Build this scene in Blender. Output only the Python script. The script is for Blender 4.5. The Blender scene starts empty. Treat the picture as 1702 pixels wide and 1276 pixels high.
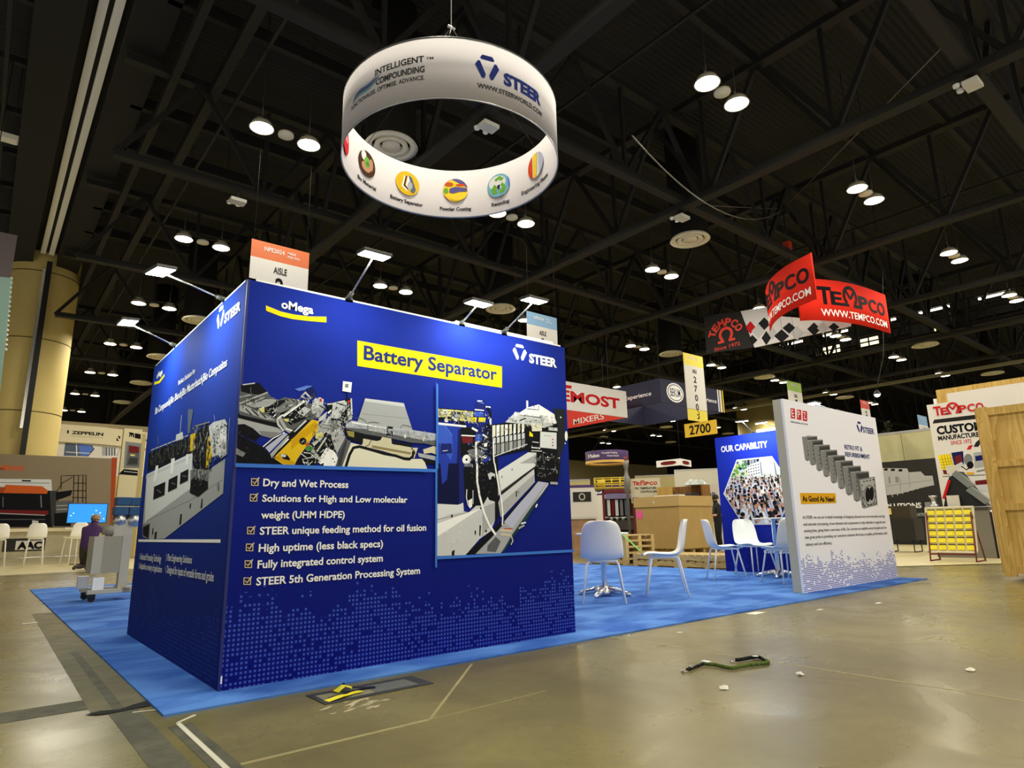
import bpy, bmesh, math, random
from mathutils import Vector, Matrix

# ------------------------------------------------------------------ camera, world, exposure
S = bpy.context.scene
COL = S.collection
cam = bpy.data.cameras.new('camera')
cam_ob = bpy.data.objects.new('camera', cam)
COL.objects.link(cam_ob)
cam.sensor_width = 36.0
cam.lens = 36.0 * 1067.0 / 1702.0
cam.clip_end = 300
_R = Vector((0.77493383, -0.63171413, -0.020367)); _U = Vector((-0.12120314, -0.1801535, 0.97614267)); _F = Vector((0.62031231, 0.75397743, 0.21617278))
_m = Matrix((_R, _U, -_F)).transposed().to_4x4()
_m.translation = Vector((-1.14994, -4.01733, 0.87322))
cam_ob.matrix_world = _m
S.camera = cam_ob
S.view_settings.view_transform = 'Standard'
S.view_settings.look = 'None'
S.view_settings.gamma = 1.0
S.view_settings.use_curve_mapping = False
S.view_settings.exposure = 0.22
W = bpy.data.worlds.new('hall_air'); S.world = W; W.use_nodes = True
W.node_tree.nodes['Background'].inputs[0].default_value = (1.0, 0.93, 0.78, 1)   # light from the rest of the hall, beyond what is built
W.node_tree.nodes['Background'].inputs[1].default_value = 0.58
LAMP_W = 84.0            # each hall downlight, watts
LAMP_RGB = (1.0, 0.92, 0.74)
ARM_W = 5.5             # each clip-on arm spotlight
ARM_RGB = (0.90, 1.0, 0.90)
rnd = random.Random(7)
PI = math.pi

# ------------------------------------------------------------------ materials
def lin(c):
    return tuple(((v / 255) / 12.92 if v / 255 <= 0.04045 else ((v / 255 + 0.055) / 1.055) ** 2.4) for v in c)
_mats = {}
def M(name, rgb=(128, 128, 128), rough=0.6, metal=0.0, spec=0.4, bump=0.0, bscale=40.0, vary=0.0, vscale=3.0, emit=None, estr=0.0, stretch=None):
    if name in _mats: return _mats[name]
    m = bpy.data.materials.new(name); m.use_nodes = True
    nt = m.node_tree; b = nt.nodes['Principled BSDF']
    c = lin(rgb)
    b.inputs['Base Color'].default_value = (*c, 1); b.inputs['Roughness'].default_value = rough
    b.inputs['Metallic'].default_value = metal; b.inputs['Specular IOR Level'].default_value = spec
    m.diffuse_color = (*c, 1)
    if emit:
        b.inputs['Emission Color'].default_value = (*emit, 1); b.inputs['Emission Strength'].default_value = estr
    if bump or vary:
        tc = nt.nodes.new('ShaderNodeTexCoord'); mp = nt.nodes.new('ShaderNodeMapping')
        nt.links.new(tc.outputs['Object'], mp.inputs[0])
        if stretch: mp.inputs['Scale'].default_value = stretch
    if vary:
        n = nt.nodes.new('ShaderNodeTexNoise'); n.inputs['Scale'].default_value = vscale; n.inputs['Detail'].default_value = 5
        nt.links.new(mp.outputs[0], n.inputs['Vector'])
        r = nt.nodes.new('ShaderNodeValToRGB'); r.color_ramp.elements[0].position = .3; r.color_ramp.elements[1].position = .7
        r.color_ramp.elements[0].color = (*[max(0, v * (1 - vary)) for v in c], 1); r.color_ramp.elements[1].color = (*[min(1, v * (1 + vary)) for v in c], 1)
        nt.links.new(n.outputs[0], r.inputs[0]); nt.links.new(r.outputs[0], b.inputs['Base Color'])
    if bump:
        n2 = nt.nodes.new('ShaderNodeTexNoise'); n2.inputs['Scale'].default_value = bscale; n2.inputs['Detail'].default_value = 3
        bp = nt.nodes.new('ShaderNodeBump'); bp.inputs['Strength'].default_value = bump; bp.inputs['Distance'].default_value = .02
        nt.links.new(mp.outputs[0], n2.inputs['Vector']); nt.links.new(n2.outputs[0], bp.inputs['Height']); nt.links.new(bp.outputs[0], b.inputs['Normal'])
    _mats[name] = m
    return m

# printing inks used for everything printed on panels, banners and signs
INK = dict(white=(246, 246, 246), black=(12, 12, 14), ink=(20, 21, 26), ink2=(38, 40, 42), navy=(24, 32, 92), navy2=(28, 38, 110), navy3=(16, 20, 62), navyprint=(36, 50, 120),
    blue2=(92, 124, 214), blue3=(40, 62, 170), blue4=(60, 92, 200), sky=(64, 120, 214), lilac=(182, 186, 212), slate=(92, 104, 128), tealdark=(30, 62, 66),
    grey1=(58, 60, 62), grey2=(92, 94, 97), grey3=(128, 130, 132), grey4=(170, 172, 174), grey4b=(166, 168, 176), grey5=(204, 206, 208), grey5b=(178, 182, 192), pale=(222, 224, 226),
    cream=(206, 198, 168), cream2=(224, 220, 200), paleyellow=(222, 214, 128), olive=(150, 140, 70), olive2=(140, 128, 88), yellow=(252, 224, 22), yellow2=(206, 160, 20), yellow3=(226, 186, 34), amber=(224, 168, 28),
    orange=(196, 92, 40), orange2=(160, 70, 40), red=(200, 50, 40), red2=(200, 34, 40), maroon=(110, 34, 36), green=(70, 130, 70), tick_pale=(216, 196, 160), tick_dark=(30, 30, 52),
    skin=(190, 140, 110), pink=(232, 150, 150), sea=(120, 180, 200), leaf=(110, 170, 60), violet=(96, 90, 150), brown=(70, 44, 26), banana=(250, 214, 60), tomato=(214, 74, 40), purple=(66, 44, 104))
def ink(k): return M('ink_' + k, INK[k], rough=0.7, spec=0.08)

# ------------------------------------------------------------------ mesh building
class MB:
    def __init__(self, *mats):
        self.bm = bmesh.new(); self.mats = list(mats); self.k = 0
    def use(self, mat):
        if mat not in self.mats: self.mats.append(mat)
        self.k = self.mats.index(mat); return self
    def _f(self, vs, smooth=False):
        try:
            f = self.bm.faces.new(vs); f.material_index = self.k; f.smooth = smooth; return f
        except ValueError: return None
    def v(self, p): return self.bm.verts.new(p)
    def box(self, x0, y0, z0, x1, y1, z1, mat=None):
        v = [self.v(p) for p in ((x0, y0, z0), (x1, y0, z0), (x1, y1, z0), (x0, y1, z0), (x0, y0, z1), (x1, y0, z1), (x1, y1, z1), (x0, y1, z1))]
        for q in ((0, 3, 2, 1), (4, 5, 6, 7), (0, 1, 5, 4), (1, 2, 6, 5), (2, 3, 7, 6), (3, 0, 4, 7)): self._f([v[i] for i in q])
        if mat is not None:
            for p in v: p.co = mat @ p.co
        return self
    def bar(self, a, b, w, h=None, up=(0, 0, 1)):       # rectangular bar from a to b
        a = Vector(a); b = Vector(b); d = b - a; L = d.length; d.normalize(); h = h or w
        u = Vector(up)
        if abs(d.dot(u)) > .98: u = Vector((1, 0, 0))
        s = d.cross(u).normalized(); u = s.cross(d)
        m = Matrix((s, d, u)).transposed().to_4x4(); m.translation = a
        return self.box(-w / 2, 0, -h / 2, w / 2, L, h / 2, m)
    def tube(self, pts, r, n=10, cap=True, closed=False):
        P = [Vector(p) for p in pts]; R = r if isinstance(r, (list, tuple)) else [r] * len(P); rings = []
        prev = None
        for i, p in enumerate(P):
            a = P[max(i - 1, 0)]; b = P[min(i + 1, len(P) - 1)]
            d = (b - a).normalized()
            if prev is None:
                u = Vector((0, 0, 1)) if abs(d.z) < .9 else Vector((1, 0, 0))
                u = (u - d * u.dot(d)).normalized()
            else:
                u = prev - d * prev.dot(d)
                u = u.normalized() if u.length > 1e-6 else prev
            prev = u; s = d.cross(u)
            rings.append([self.v(p + (u * math.cos(2 * PI * k / n) + s * math.sin(2 * PI * k / n)) * R[i]) for k in range(n)])
        for i in range(len(rings) - 1):
            for k in range(n): self._f([rings[i][k], rings[i][(k + 1) % n], rings[i + 1][(k + 1) % n], rings[i + 1][k]], True)
        if cap: self._f(rings[0][::-1]); self._f(rings[-1])
        return self
    def lathe(self, prof, n=24, c=(0, 0, 0), smooth=True, flipx=False):
        rings = []
        for r, z in prof:
            if r < 1e-5: rings.append([self.v((c[0], c[1], c[2] + z))])
            else: rings.append([self.v((c[0] + r * math.cos(2 * PI * k / n), c[1] + r * math.sin(2 * PI * k / n), c[2] + z)) for k in range(n)])
        for a, b in zip(rings, rings[1:]):
            for k in range(n):
                q = [a[k % len(a)], a[(k + 1) % len(a)], b[(k + 1) % len(b)], b[k % len(b)]]
                u = []
                for x in q:
                    if x not in u: u.append(x)
                if len(u) > 2: self._f(u, smooth)
        return self
    def prism(self, pts, y0, y1):           # outline in local x,z, thickness along y
        a = [self.v((x, y0, z)) for x, z in pts]; b = [self.v((x, y1, z)) for x, z in pts]
        self._f(a); self._f(b[::-1]); n = len(pts)
        for i in range(n): self._f([a[i], b[i], b[(i + 1) % n], a[(i + 1) % n]])
        return self
    def flat(self, pts, y):                 # printed shape on a panel face
        return self._f([self.v((x, y, z)) for x, z in pts])
    def stroke(self, pts, w, y):
        P = [Vector(p) for p in pts]; L = []
        for i, p in enumerate(P):
            d = (P[min(i + 1, len(P) - 1)] - P[max(i - 1, 0)]).normalized(); n_ = Vector((-d.y, d.x)) * w / 2
            L.append((self.v((p.x + n_.x, y, p.y + n_.y)), self.v((p.x - n_.x, y, p.y - n_.y))))
        for a, b in zip(L, L[1:]): self._f([a[0], a[1], b[1], b[0]])
        return self
    def grid(self, rows, smooth=True):
        R = [[self.v(p) for p in r] for r in rows]
        for a, b in zip(R, R[1:]):
            for i in range(len(a) - 1): self._f([a[i], a[i + 1], b[i + 1], b[i]], smooth)
        return self
    def build(self, name, parent=None, loc=None, rotz=0.0, recalc=True, bevel=0.0):
        if recalc: bmesh.ops.recalc_face_normals(self.bm, faces=self.bm.faces[:])
        me = bpy.data.meshes.new(name); self.bm.to_mesh(me); self.bm.free()
        for m in self.mats: me.materials.append(m)
        o = bpy.data.objects.new(name, me); COL.objects.link(o)
        if parent: o.parent = parent
        if loc: o.location = loc
        o.rotation_euler.z = rotz
        if bevel:
            b = o.modifiers.new('bevel', 'BEVEL'); b.width = bevel; b.segments = 2; b.limit_method = 'ANGLE'
        return o

def tag(o, label=None, cat=None, group=None, kind=None):
    if label: o['label'] = label
    if cat: o['category'] = cat
    if group: o['group'] = group
    if kind: o['kind'] = kind
    return o
def thing(name, label, cat, loc=(0, 0, 0), rotz=0.0, group=None):
    o = bpy.data.objects.new(name, None); COL.objects.link(o); o.empty_display_size = .1
    o.location = loc; o.rotation_euler = (0, 0, rotz)
    return tag(o, label, cat, group)
def struct(o): o['kind'] = 'structure'; return o
def dup(root, loc, rotz, label=None, group=None):
    def cp(o, par):
        c = o.copy(); COL.objects.link(c); c.parent = par
        for ch in o.children: cp(ch, c)
        return c
    r = cp(root, None); r.location = loc; r.rotation_euler = (0, 0, rotz)
    if label: r['label'] = label
    if group: r['group'] = group
    return r

# ------------------------------------------------------------------ lettering: words set as flat glyph meshes
_cap = {}
def glyphs(s, bold=0.0):
    cu = bpy.data.curves.new('words', 'FONT'); cu.body = s; cu.size = 1.0; cu.offset = bold; cu.resolution_u = 3
    ob = bpy.data.objects.new('words', cu); COL.objects.link(ob)
    me = bpy.data.meshes.new_from_object(ob.evaluated_get(bpy.context.evaluated_depsgraph_get()))
    bpy.data.objects.remove(ob); bpy.data.curves.remove(cu)
    V = [(v.co.x, v.co.y) for v in me.vertices]; F = [tuple(p.vertices) for p in me.polygons]
    bpy.data.meshes.remove(me)
    return V, F
def capheight(bold):
    if bold not in _cap:
        V, F = glyphs('H', bold); _cap[bold] = max(y for x, y in V)
    return _cap[bold]
def words(mb, rows, y=-.004, bold=0.0, place=None, vertical=False):
    """rows: (text, x_left, x_right, z_baseline, cap_height)"""
    for s, x0, x1, z, cap in rows:
        V, F = glyphs(s, bold)
        if not V: continue
        lo = min(p[0] for p in V); hi = max(p[0] for p in V); sx = (x1 - x0) / (hi - lo); sz = cap / capheight(bold)
        P = [(x0 + (p[0] - lo) * sx, y, z + p[1] * sz) for p in V]
        if place: P = [place(*p) for p in P]
        vs = [mb.v(p) for p in P]
        for f in F: mb._f([vs[i] for i in f])
    return mb
def lettering(name, parent, rows, mat, bold=0.0, y=-.004, place=None):
    for r in rows: o = words(MB(mat), [r], y, bold, place).build(name, parent, recalc=False)     # each line of writing by itself
    return o
def picture(name, parent, *keys, y=-.002, step=.00004):
    mb = MB(); k = 0
    for key in keys:
        for c, w, pts in ART[key]:
            mb.use(ink(c)); k += 1
            if w: mb.stroke(pts, w, y - k * step)
            else: mb.flat(pts, y - k * step)
    return mb.build(name, parent, recalc=False)
def ellipse(cx, cz, rx, rz=None, n=24, a0=0.0, a1=2 * PI):
    rz = rz or rx
    full = abs(a1 - a0 - 2 * PI) < 1e-6
    return [(cx + rx * math.cos(a0 + (a1 - a0) * i / (n if full else n - 1)), cz + rz * math.sin(a0 + (a1 - a0) * i / (n if full else n - 1))) for i in range(n)]
def omega(mb, cx, cz, r, y):      # the trade mark's omega with an M inside
    o = ellipse(cx, cz, r, r * 1.05, 22, -.9, PI + .9); i = ellipse(cx, cz, r * .68, r * .72, 22, -.9, PI + .9)
    for a in range(21): mb.flat([o[a], o[a + 1], i[a + 1], i[a]], y)
    for s in (-1, 1):
        mb.flat([(cx + s * r * .35, cz - r * .75), (cx + s * r * 1.15, cz - r * .75), (cx + s * r * 1.15, cz - r * 1.05), (cx + s * r * .3, cz - r * 1.05)], y)
        mb.stroke([(cx + s * r * .62, cz + r * .62), (cx, cz - r * .25)], r * .26, y - .0004)
    return mb
def panel(name, w, h, t, mat, parent=None, loc=None, rotz=0.0, z0=0.0, x0=0.0):
    return MB(mat).box(x0, 0, z0, x0 + w, t, z0 + h).build(name, parent, loc, rotz)

# ------------------------------------------------------------------ printed artwork, in metres on its panel (x right, z up): (ink, line width or 0 for a filled shape, points)
ART = {
 'checkbox': [
  ('tick_pale', 0, ((0.102,1.188), (0.146,1.188), (0.148,1.143), (0.104,1.144))),
  ('tick_dark', 0, ((0.107,1.183), (0.141,1.183), (0.142,1.148), (0.108,1.149))),
  ('tick_pale', 0.007, ((0.113,1.168), (0.123,1.155), (0.149,1.194))),
  ('tick_pale', 0, ((0.101,1.094), (0.144,1.094), (0.146,1.05), (0.102,1.051))),
  ('tick_dark', 0, ((0.106,1.089), (0.14,1.089), (0.141,1.055), (0.107,1.056))),
  ('tick_pale', 0.007, ((0.112,1.075), (0.121,1.062), (0.148,1.1))),
  ('tick_pale', 0, ((0.098,0.902), (0.141,0.9), (0.142,0.857), (0.099,0.859))),
  ('tick_dark', 0, ((0.103,0.897), (0.136,0.895), (0.137,0.862), (0.104,0.864))),
  ('tick_pale', 0.007, ((0.109,0.882), (0.118,0.87), (0.144,0.906))),
  ('tick_pale', 0, ((0.097,0.805), (0.14,0.803), (0.141,0.76), (0.098,0.763))),
  ('tick_dark', 0, ((0.102,0.8), (0.135,0.798), (0.136,0.765), (0.103,0.767))),
  ('tick_pale', 0.007, ((0.108,0.785), (0.117,0.773), (0.143,0.809))),
  ('tick_pale', 0, ((0.096,0.71), (0.139,0.707), (0.14,0.664), (0.098,0.668))),
  ('tick_dark', 0, ((0.101,0.705), (0.134,0.702), (0.135,0.669), (0.102,0.672))),
  ('tick_pale', 0.007, ((0.107,0.69), (0.116,0.678), (0.142,0.713))),
  ('tick_pale', 0, ((0.096,0.614), (0.139,0.61), (0.14,0.569), (0.098,0.573))),
  ('tick_dark', 0, ((0.102,0.609), (0.134,0.606), (0.135,0.574), (0.102,0.577))),
  ('tick_pale', 0.007, ((0.107,0.595), (0.117,0.582), (0.142,0.616))),
 ],
 'banner': [
  ('yellow', 0, ((0.761,2.164), (2.05,2.159), (2.047,1.98), (0.767,1.981))),
 ],
 'swoosh': [
  ('yellow', 0, ((0.121,2.289), (0.215,2.268), (0.299,2.264), (0.4,2.27), (0.528,2.292), (0.53,2.252), (0.401,2.238), (0.301,2.231), (0.217,2.235), (0.125,2.254))),
 ],
 'markfront': [
  ('white', 0, ((2.213,2.38), (2.279,2.38), (2.293,2.361), (2.286,2.353), (2.207,2.353), (2.199,2.361))),
  ('white', 0, ((2.168,2.318), (2.185,2.342), (2.199,2.342), (2.235,2.268), (2.227,2.245), (2.211,2.245))),
  ('white', 0, ((2.325,2.318), (2.308,2.342), (2.293,2.342), (2.257,2.268), (2.266,2.245), (2.282,2.245))),
 ],
 'strips': [
  ('sky', 0, ((0.001,1.273), (1.408,1.292), (1.408,1.27), (0.002,1.25))),
  ('sky', 0, ((1.405,1.943), (1.424,1.926), (1.428,1.296), (1.41,1.295))),
  ('sky', 0, ((1.403,1.379), (1.42,1.379), (1.421,0.599), (1.405,0.6))),
  ('sky', 0, ((1.423,0.673), (2.784,0.672), (2.785,0.65), (1.423,0.654))),
 ],
 'machine_a': [
  ('ink', 0, ((0.003,1.507), (0.04,1.515), (0.099,1.485), (0.145,1.449), (0.108,1.412), (0.184,1.362), (0.227,1.31), (0.309,1.269), (0.01,1.273), (0.007,1.381))),
  ('navy', 0, ((-0.003,1.453), (0.016,1.45), (0.108,1.412), (0.179,1.367), (0.195,1.343), (0.159,1.376))),
  ('grey4', 0, ((0,1.546), (0.214,1.525), (0.276,1.484), (0.204,1.438), (0.139,1.454), (0.094,1.49), (0.04,1.513), (0.003,1.507))),
  ('grey3', 0, ((0.128,1.478), (0.257,1.477), (0.204,1.438), (0.149,1.449))),
  ('ink', 0, ((-0.002,1.575), (0.233,1.542), (0.276,1.489), (0.24,1.506), (0,1.546))),
  ('grey2', 0, ((0.002,1.725), (0.167,1.724), (0.199,1.687), (0.244,1.686), (0.274,1.705), (0.368,1.7), (0.477,1.674), (0.535,1.594), (0.449,1.576), (0.328,1.472), (0.233,1.536), (0.008,1.567), (-0.001,1.635))),
  ('ink', 0, ((0.005,1.75), (0.109,1.779), (0.162,1.729), (0.133,1.705), (0.065,1.702), (0.007,1.711))),
  ('grey5', 0.007, ((0.014,1.754), (0.085,1.773))),
  ('grey4', 0.01, ((0.003,1.635), (0.167,1.724))),
  ('grey4', 0.009, ((0.046,1.63), (0.149,1.691))),
  ('grey4', 0.008, ((0.001,1.675), (0.066,1.697))),
  ('grey4', 0, ((0.145,1.676), (0.189,1.685), (0.234,1.683), (0.177,1.633), (0.095,1.62), (0.051,1.628))),
  ('ink', 0, ((0.095,1.62), (0.158,1.626), (0.206,1.651), (0.245,1.681), (0.295,1.692), (0.218,1.622), (0.231,1.567), (0.17,1.592), (0.135,1.609))),
  ('grey3', 0, ((0.213,1.616), (0.306,1.685), (0.384,1.691), (0.29,1.603), (0.249,1.604))),
  ('ink', 0, ((0.275,1.648), (0.299,1.666), (0.305,1.656), (0.283,1.639))),
  ('grey4', 0, ((0.004,1.625), (0.032,1.628), (0.232,1.552), (0.172,1.551), (0.006,1.591))),
  ('ink', 0.007, ((0.038,1.609), (0.079,1.573))),
  ('ink', 0.007, ((0.076,1.608), (0.122,1.567))),
  ('ink', 0.007, ((0.115,1.607), (0.167,1.561))),
  ('paleyellow', 0, ((0.119,1.617), (0.153,1.626), (0.155,1.595), (0.136,1.593))),
  ('ink', 0, ((0.249,1.599), (0.401,1.677), (0.423,1.658), (0.362,1.61), (0.427,1.584), (0.325,1.529), (0.272,1.57))),
  ('grey5', 0.017, ((0.271,1.581), (0.406,1.696))),
  ('white', 0.01, ((0.276,1.584), (0.406,1.693))),
  ('grey5', 0.013, ((0.236,1.562), (0.244,1.527), (0.281,1.489))),
  ('grey4', 0.02, ((0.251,1.569), (0.296,1.501), (0.328,1.483))),
  ('white', 0.009, ((0.236,1.562), (0.27,1.591))),
  ('white', 0.008, ((0.295,1.506), (0.337,1.494))),
  ('paleyellow', 0, ((0.272,1.565), (0.312,1.571), (0.309,1.548), (0.288,1.551))),
  ('blue2', 0, ((0.336,1.765), (0.416,1.798), (0.457,1.801), (0.472,1.765), (0.434,1.776), (0.365,1.755))),
  ('navy', 0, ((0.407,1.773), (0.457,1.801), (0.484,1.739), (0.458,1.72), (0.436,1.728))),
  ('grey5', 0.013, ((0.383,1.717), (0.408,1.752), (0.448,1.714))),
  ('grey4', 0.012, ((0.383,1.722), (0.432,1.707), (0.418,1.668))),
  ('ink', 0.005, ((0.393,1.734), (0.427,1.701))),
  ('grey5', 0, ((0.362,1.615), (0.407,1.656), (0.451,1.645), (0.405,1.593))),
  ('ink', 0, ((0.388,1.617), (0.399,1.621), (0.402,1.608), (0.391,1.607))),
  ('grey4', 0, ((0.45,1.661), (0.519,1.711), (0.549,1.66), (0.502,1.591), (0.458,1.619))),
  ('grey5', 0, ((0.459,1.704), (0.507,1.731), (0.535,1.718), (0.531,1.679), (0.457,1.64))),
  ('ink', 0.007, ((0.504,1.677), (0.566,1.645))),
  ('red', 0, ((0.507,1.72), (0.521,1.722), (0.522,1.7), (0.508,1.699))),
  ('grey5', 0, ((0.508,1.591), (0.561,1.639), (0.552,1.59), (0.504,1.565))),
  ('ink', 0, ((0.26,1.427), (0.428,1.574), (0.449,1.571), (0.236,1.32), (0.205,1.339), (0.289,1.434))),
  ('white', 0.008, ((0.255,1.374), (0.315,1.441))),
  ('grey5', 0.011, ((0.348,1.489), (0.423,1.568))),
  ('ink', 0.004, ((0.348,1.494), (0.402,1.561))),
  ('lilac', 0, ((0.173,1.377), (0.287,1.477), (0.308,1.471), (0.2,1.348))),
  ('white', 0.006, ((0.159,1.381), (0.219,1.439), (0.287,1.48))),
  ('ink', 0.006, ((0.169,1.376), (0.224,1.43), (0.277,1.471))),
  ('grey4', 0, ((0.205,1.339), (0.308,1.461), (0.319,1.456), (0.216,1.314))),
  ('grey3', 0, ((0.001,1.366), (0.059,1.336), (0.044,1.313), (0.001,1.328))),
  ('grey4', 0, ((0.495,1.522), (0.546,1.59), (0.634,1.592), (0.638,1.495), (0.568,1.485), (0.53,1.456), (0.487,1.463))),
  ('grey3', 0.007, ((0.532,1.551), (0.604,1.546))),
  ('grey3', 0.007, ((0.527,1.529), (0.599,1.524))),
  ('grey3', 0.007, ((0.536,1.567), (0.609,1.568))),
  ('grey2', 0.005, ((0.617,1.494), (0.596,1.471), (0.642,1.389))),
  ('grey5', 0.014, ((0.554,1.553), (0.63,1.679))),
  ('ink', 0, ((0.553,1.693), (0.629,1.717), (0.631,1.646), (0.566,1.645))),
  ('grey5', 0.01, ((0.559,1.688), (0.609,1.698))),
  ('white', 0.011, ((0.567,1.629), (0.61,1.671))),
  ('ink', 0, ((0.467,1.436), (0.556,1.5), (0.638,1.474), (0.642,1.378), (0.561,1.394), (0.495,1.282), (0.401,1.273), (0.369,1.292), (0.427,1.376))),
  ('paleyellow', 0, ((0.485,1.489), (0.539,1.498), (0.546,1.472), (0.498,1.448))),
  ('grey5', 0.013, ((0.478,1.41), (0.541,1.472))),
  ('grey5', 0.011, ((0.502,1.37), (0.563,1.468))),
  ('grey4', 0.01, ((0.467,1.42), (0.514,1.449))),
  ('yellow3', 0, ((0.226,1.315), (0.46,1.577), (0.509,1.57), (0.501,1.506), (0.471,1.462), (0.416,1.376), (0.378,1.317), (0.359,1.276), (0.309,1.266))),
  ('yellow2', 0, ((0.33,1.437), (0.482,1.568), (0.5,1.527), (0.423,1.459), (0.334,1.371))),
  ('yellow2', 0, ((0.236,1.318), (0.264,1.342), (0.369,1.292), (0.357,1.276), (0.309,1.274))),
  ('ink', 0, ((0.431,1.433), (0.43,1.424), (0.425,1.416), (0.417,1.411), (0.408,1.409), (0.399,1.41), (0.392,1.414), (0.386,1.421), (0.384,1.43), (0.385,1.439), (0.39,1.447), (0.397,1.452), (0.406,1.455), (0.415,1.454), (0.423,1.449), (0.429,1.442))),
  ('grey4', 0.006, ((0.398,1.421), (0.416,1.44))),
  ('orange', 0, ((0.425,1.422), (0.451,1.429), (0.447,1.403), (0.426,1.402))),
  ('green', 0, ((0.482,1.39), (0.48,1.382), (0.474,1.376), (0.465,1.371), (0.454,1.369), (0.443,1.37), (0.433,1.374), (0.426,1.379), (0.424,1.386), (0.426,1.393), (0.432,1.4), (0.441,1.405), (0.452,1.407), (0.463,1.406), (0.473,1.402), (0.48,1.397))),
  ('ink', 0, ((0.264,1.342), (0.305,1.344), (0.332,1.315), (0.327,1.305), (0.286,1.313))),
  ('grey5', 0, ((0.269,1.342), (0.305,1.341), (0.301,1.324), (0.273,1.325))),
  ('grey5', 0.006, ((0.397,1.354), (0.44,1.325), (0.482,1.333))),
  ('grey5', 0.006, ((0.41,1.298), (0.452,1.295), (0.443,1.274))),
  ('grey5', 0.007, ((0.417,1.36), (0.46,1.357), (0.498,1.328))),
  ('grey5', 0.005, ((0.443,1.274), (0.478,1.307))),
  ('grey4', 0.021, ((0.469,1.379), (0.526,1.319))),
  ('white', 0, ((0.525,1.33), (0.566,1.4), (0.643,1.373), (0.645,1.304), (0.627,1.272), (0.555,1.269), (0.516,1.303))),
  ('grey4', 0, ((0.624,1.34), (0.643,1.367), (0.645,1.309), (0.629,1.277))),
  ('ink', 0, ((0.527,1.288), (0.554,1.3), (0.55,1.274), (0.533,1.273))),
  ('ink', 0, ((0.619,1.334), (0.617,1.329), (0.613,1.327), (0.609,1.329), (0.607,1.334), (0.609,1.339), (0.613,1.341), (0.617,1.339))),
  ('ink', 0, ((0.63,1.316), (0.629,1.312), (0.625,1.309), (0.622,1.311), (0.62,1.316), (0.621,1.321), (0.625,1.323), (0.628,1.321))),
  ('white', 0, ((0.665,1.859), (0.73,1.859), (0.725,1.787), (0.662,1.79))),
  ('grey3', 0, ((0.681,1.843), (0.706,1.844), (0.704,1.817), (0.679,1.817))),
  ('ink', 0.009, ((0.693,1.783), (0.704,1.731))),
  ('grey4', 0, ((0.832,1.758), (1.136,1.756), (1.213,1.561), (0.775,1.574))),
  ('grey5', 0, ((0.832,1.758), (1.136,1.756), (1.147,1.729), (0.826,1.738))),
  ('grey3', 0.003, ((0.81,1.647), (1.17,1.647))),
  ('ink', 0, ((0.588,1.684), (0.652,1.726), (0.728,1.746), (0.748,1.618), (0.683,1.566), (0.686,1.474), (0.637,1.358), (0.599,1.418))),
  ('grey5', 0, ((0.599,1.702), (0.682,1.729), (0.703,1.684), (0.639,1.597), (0.591,1.598))),
  ('ink', 0.007, ((0.623,1.705), (0.696,1.689))),
  ('grey5', 0.011, ((0.728,1.746), (0.739,1.617))),
  ('red', 0, ((0.707,1.731), (0.722,1.733), (0.72,1.712), (0.706,1.713))),
  ('grey5', 0, ((0.703,1.661), (0.729,1.646), (0.739,1.606), (0.712,1.592))),
  ('grey4', 0, ((0.592,1.581), (0.651,1.587), (0.695,1.475), (0.642,1.364), (0.598,1.446))),
  ('grey3', 0, ((0.592,1.581), (0.627,1.584), (0.653,1.541), (0.595,1.502))),
  ('grey5', 0.011, ((0.607,1.503), (0.66,1.53))),
  ('ink', 0, ((0.597,1.468), (0.636,1.369), (0.6,1.39))),
  ('white', 0, ((0.6,1.39), (0.65,1.337), (0.628,1.274), (0.605,1.273))),
  ('ink', 0, ((0.619,1.329), (0.618,1.325), (0.615,1.324), (0.612,1.325), (0.61,1.329), (0.611,1.333), (0.614,1.335), (0.617,1.333))),
  ('ink', 0, ((0.63,1.31), (0.629,1.306), (0.626,1.305), (0.623,1.306), (0.622,1.31), (0.623,1.314), (0.625,1.316), (0.628,1.314))),
  ('grey2', 0, ((0.649,1.359), (0.692,1.469), (0.736,1.455), (0.688,1.271), (0.64,1.269))),
  ('grey1', 0, ((0.66,1.365), (0.699,1.464), (0.711,1.459), (0.67,1.281), (0.646,1.28))),
  ('ink', 0, ((0.69,1.544), (0.827,1.525), (0.969,1.506), (0.944,1.475), (0.841,1.474), (0.817,1.443), (0.754,1.456), (0.704,1.476))),
  ('olive', 0, ((0.703,1.522), (0.758,1.52), (0.759,1.48), (0.716,1.488))),
  ('cream', 0, ((0.822,1.478), (1.215,1.438), (1.257,1.44), (1.23,1.365), (1.147,1.367), (0.933,1.409), (0.817,1.431))),
  ('ink', 0, ((0.827,1.508), (0.969,1.5), (0.963,1.479), (0.841,1.48))),
  ('ink', 0, ((1.043,1.481), (1.215,1.462), (1.208,1.443), (1.057,1.452))),
  ('cream', 0, ((0.969,1.5), (1.009,1.509), (1.039,1.499), (1.047,1.44), (0.945,1.451), (0.931,1.468), (0.957,1.476))),
  ('olive2', 0, ((0.893,1.436), (1.202,1.403), (1.195,1.388), (0.894,1.419))),
  ('ink', 0, ((0.742,1.438), (0.855,1.422), (0.86,1.272), (0.682,1.265))),
  ('cream2', 0, ((0.736,1.444), (0.862,1.423), (1.038,1.379), (1.195,1.357), (1.308,1.363), (1.345,1.269), (0.676,1.268))),
  ('ink', 0.02, ((0.703,1.269), (0.73,1.363), (0.756,1.41), (0.799,1.421), (0.881,1.406), (0.986,1.383), (1.079,1.373), (1.147,1.355), (1.188,1.354), (1.216,1.377), (1.219,1.413))),
  ('ink', 0.007, ((0.824,1.519), (0.82,1.443))),
  ('ink', 0.005, ((0.889,1.477), (0.868,1.435), (0.843,1.424))),
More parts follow.
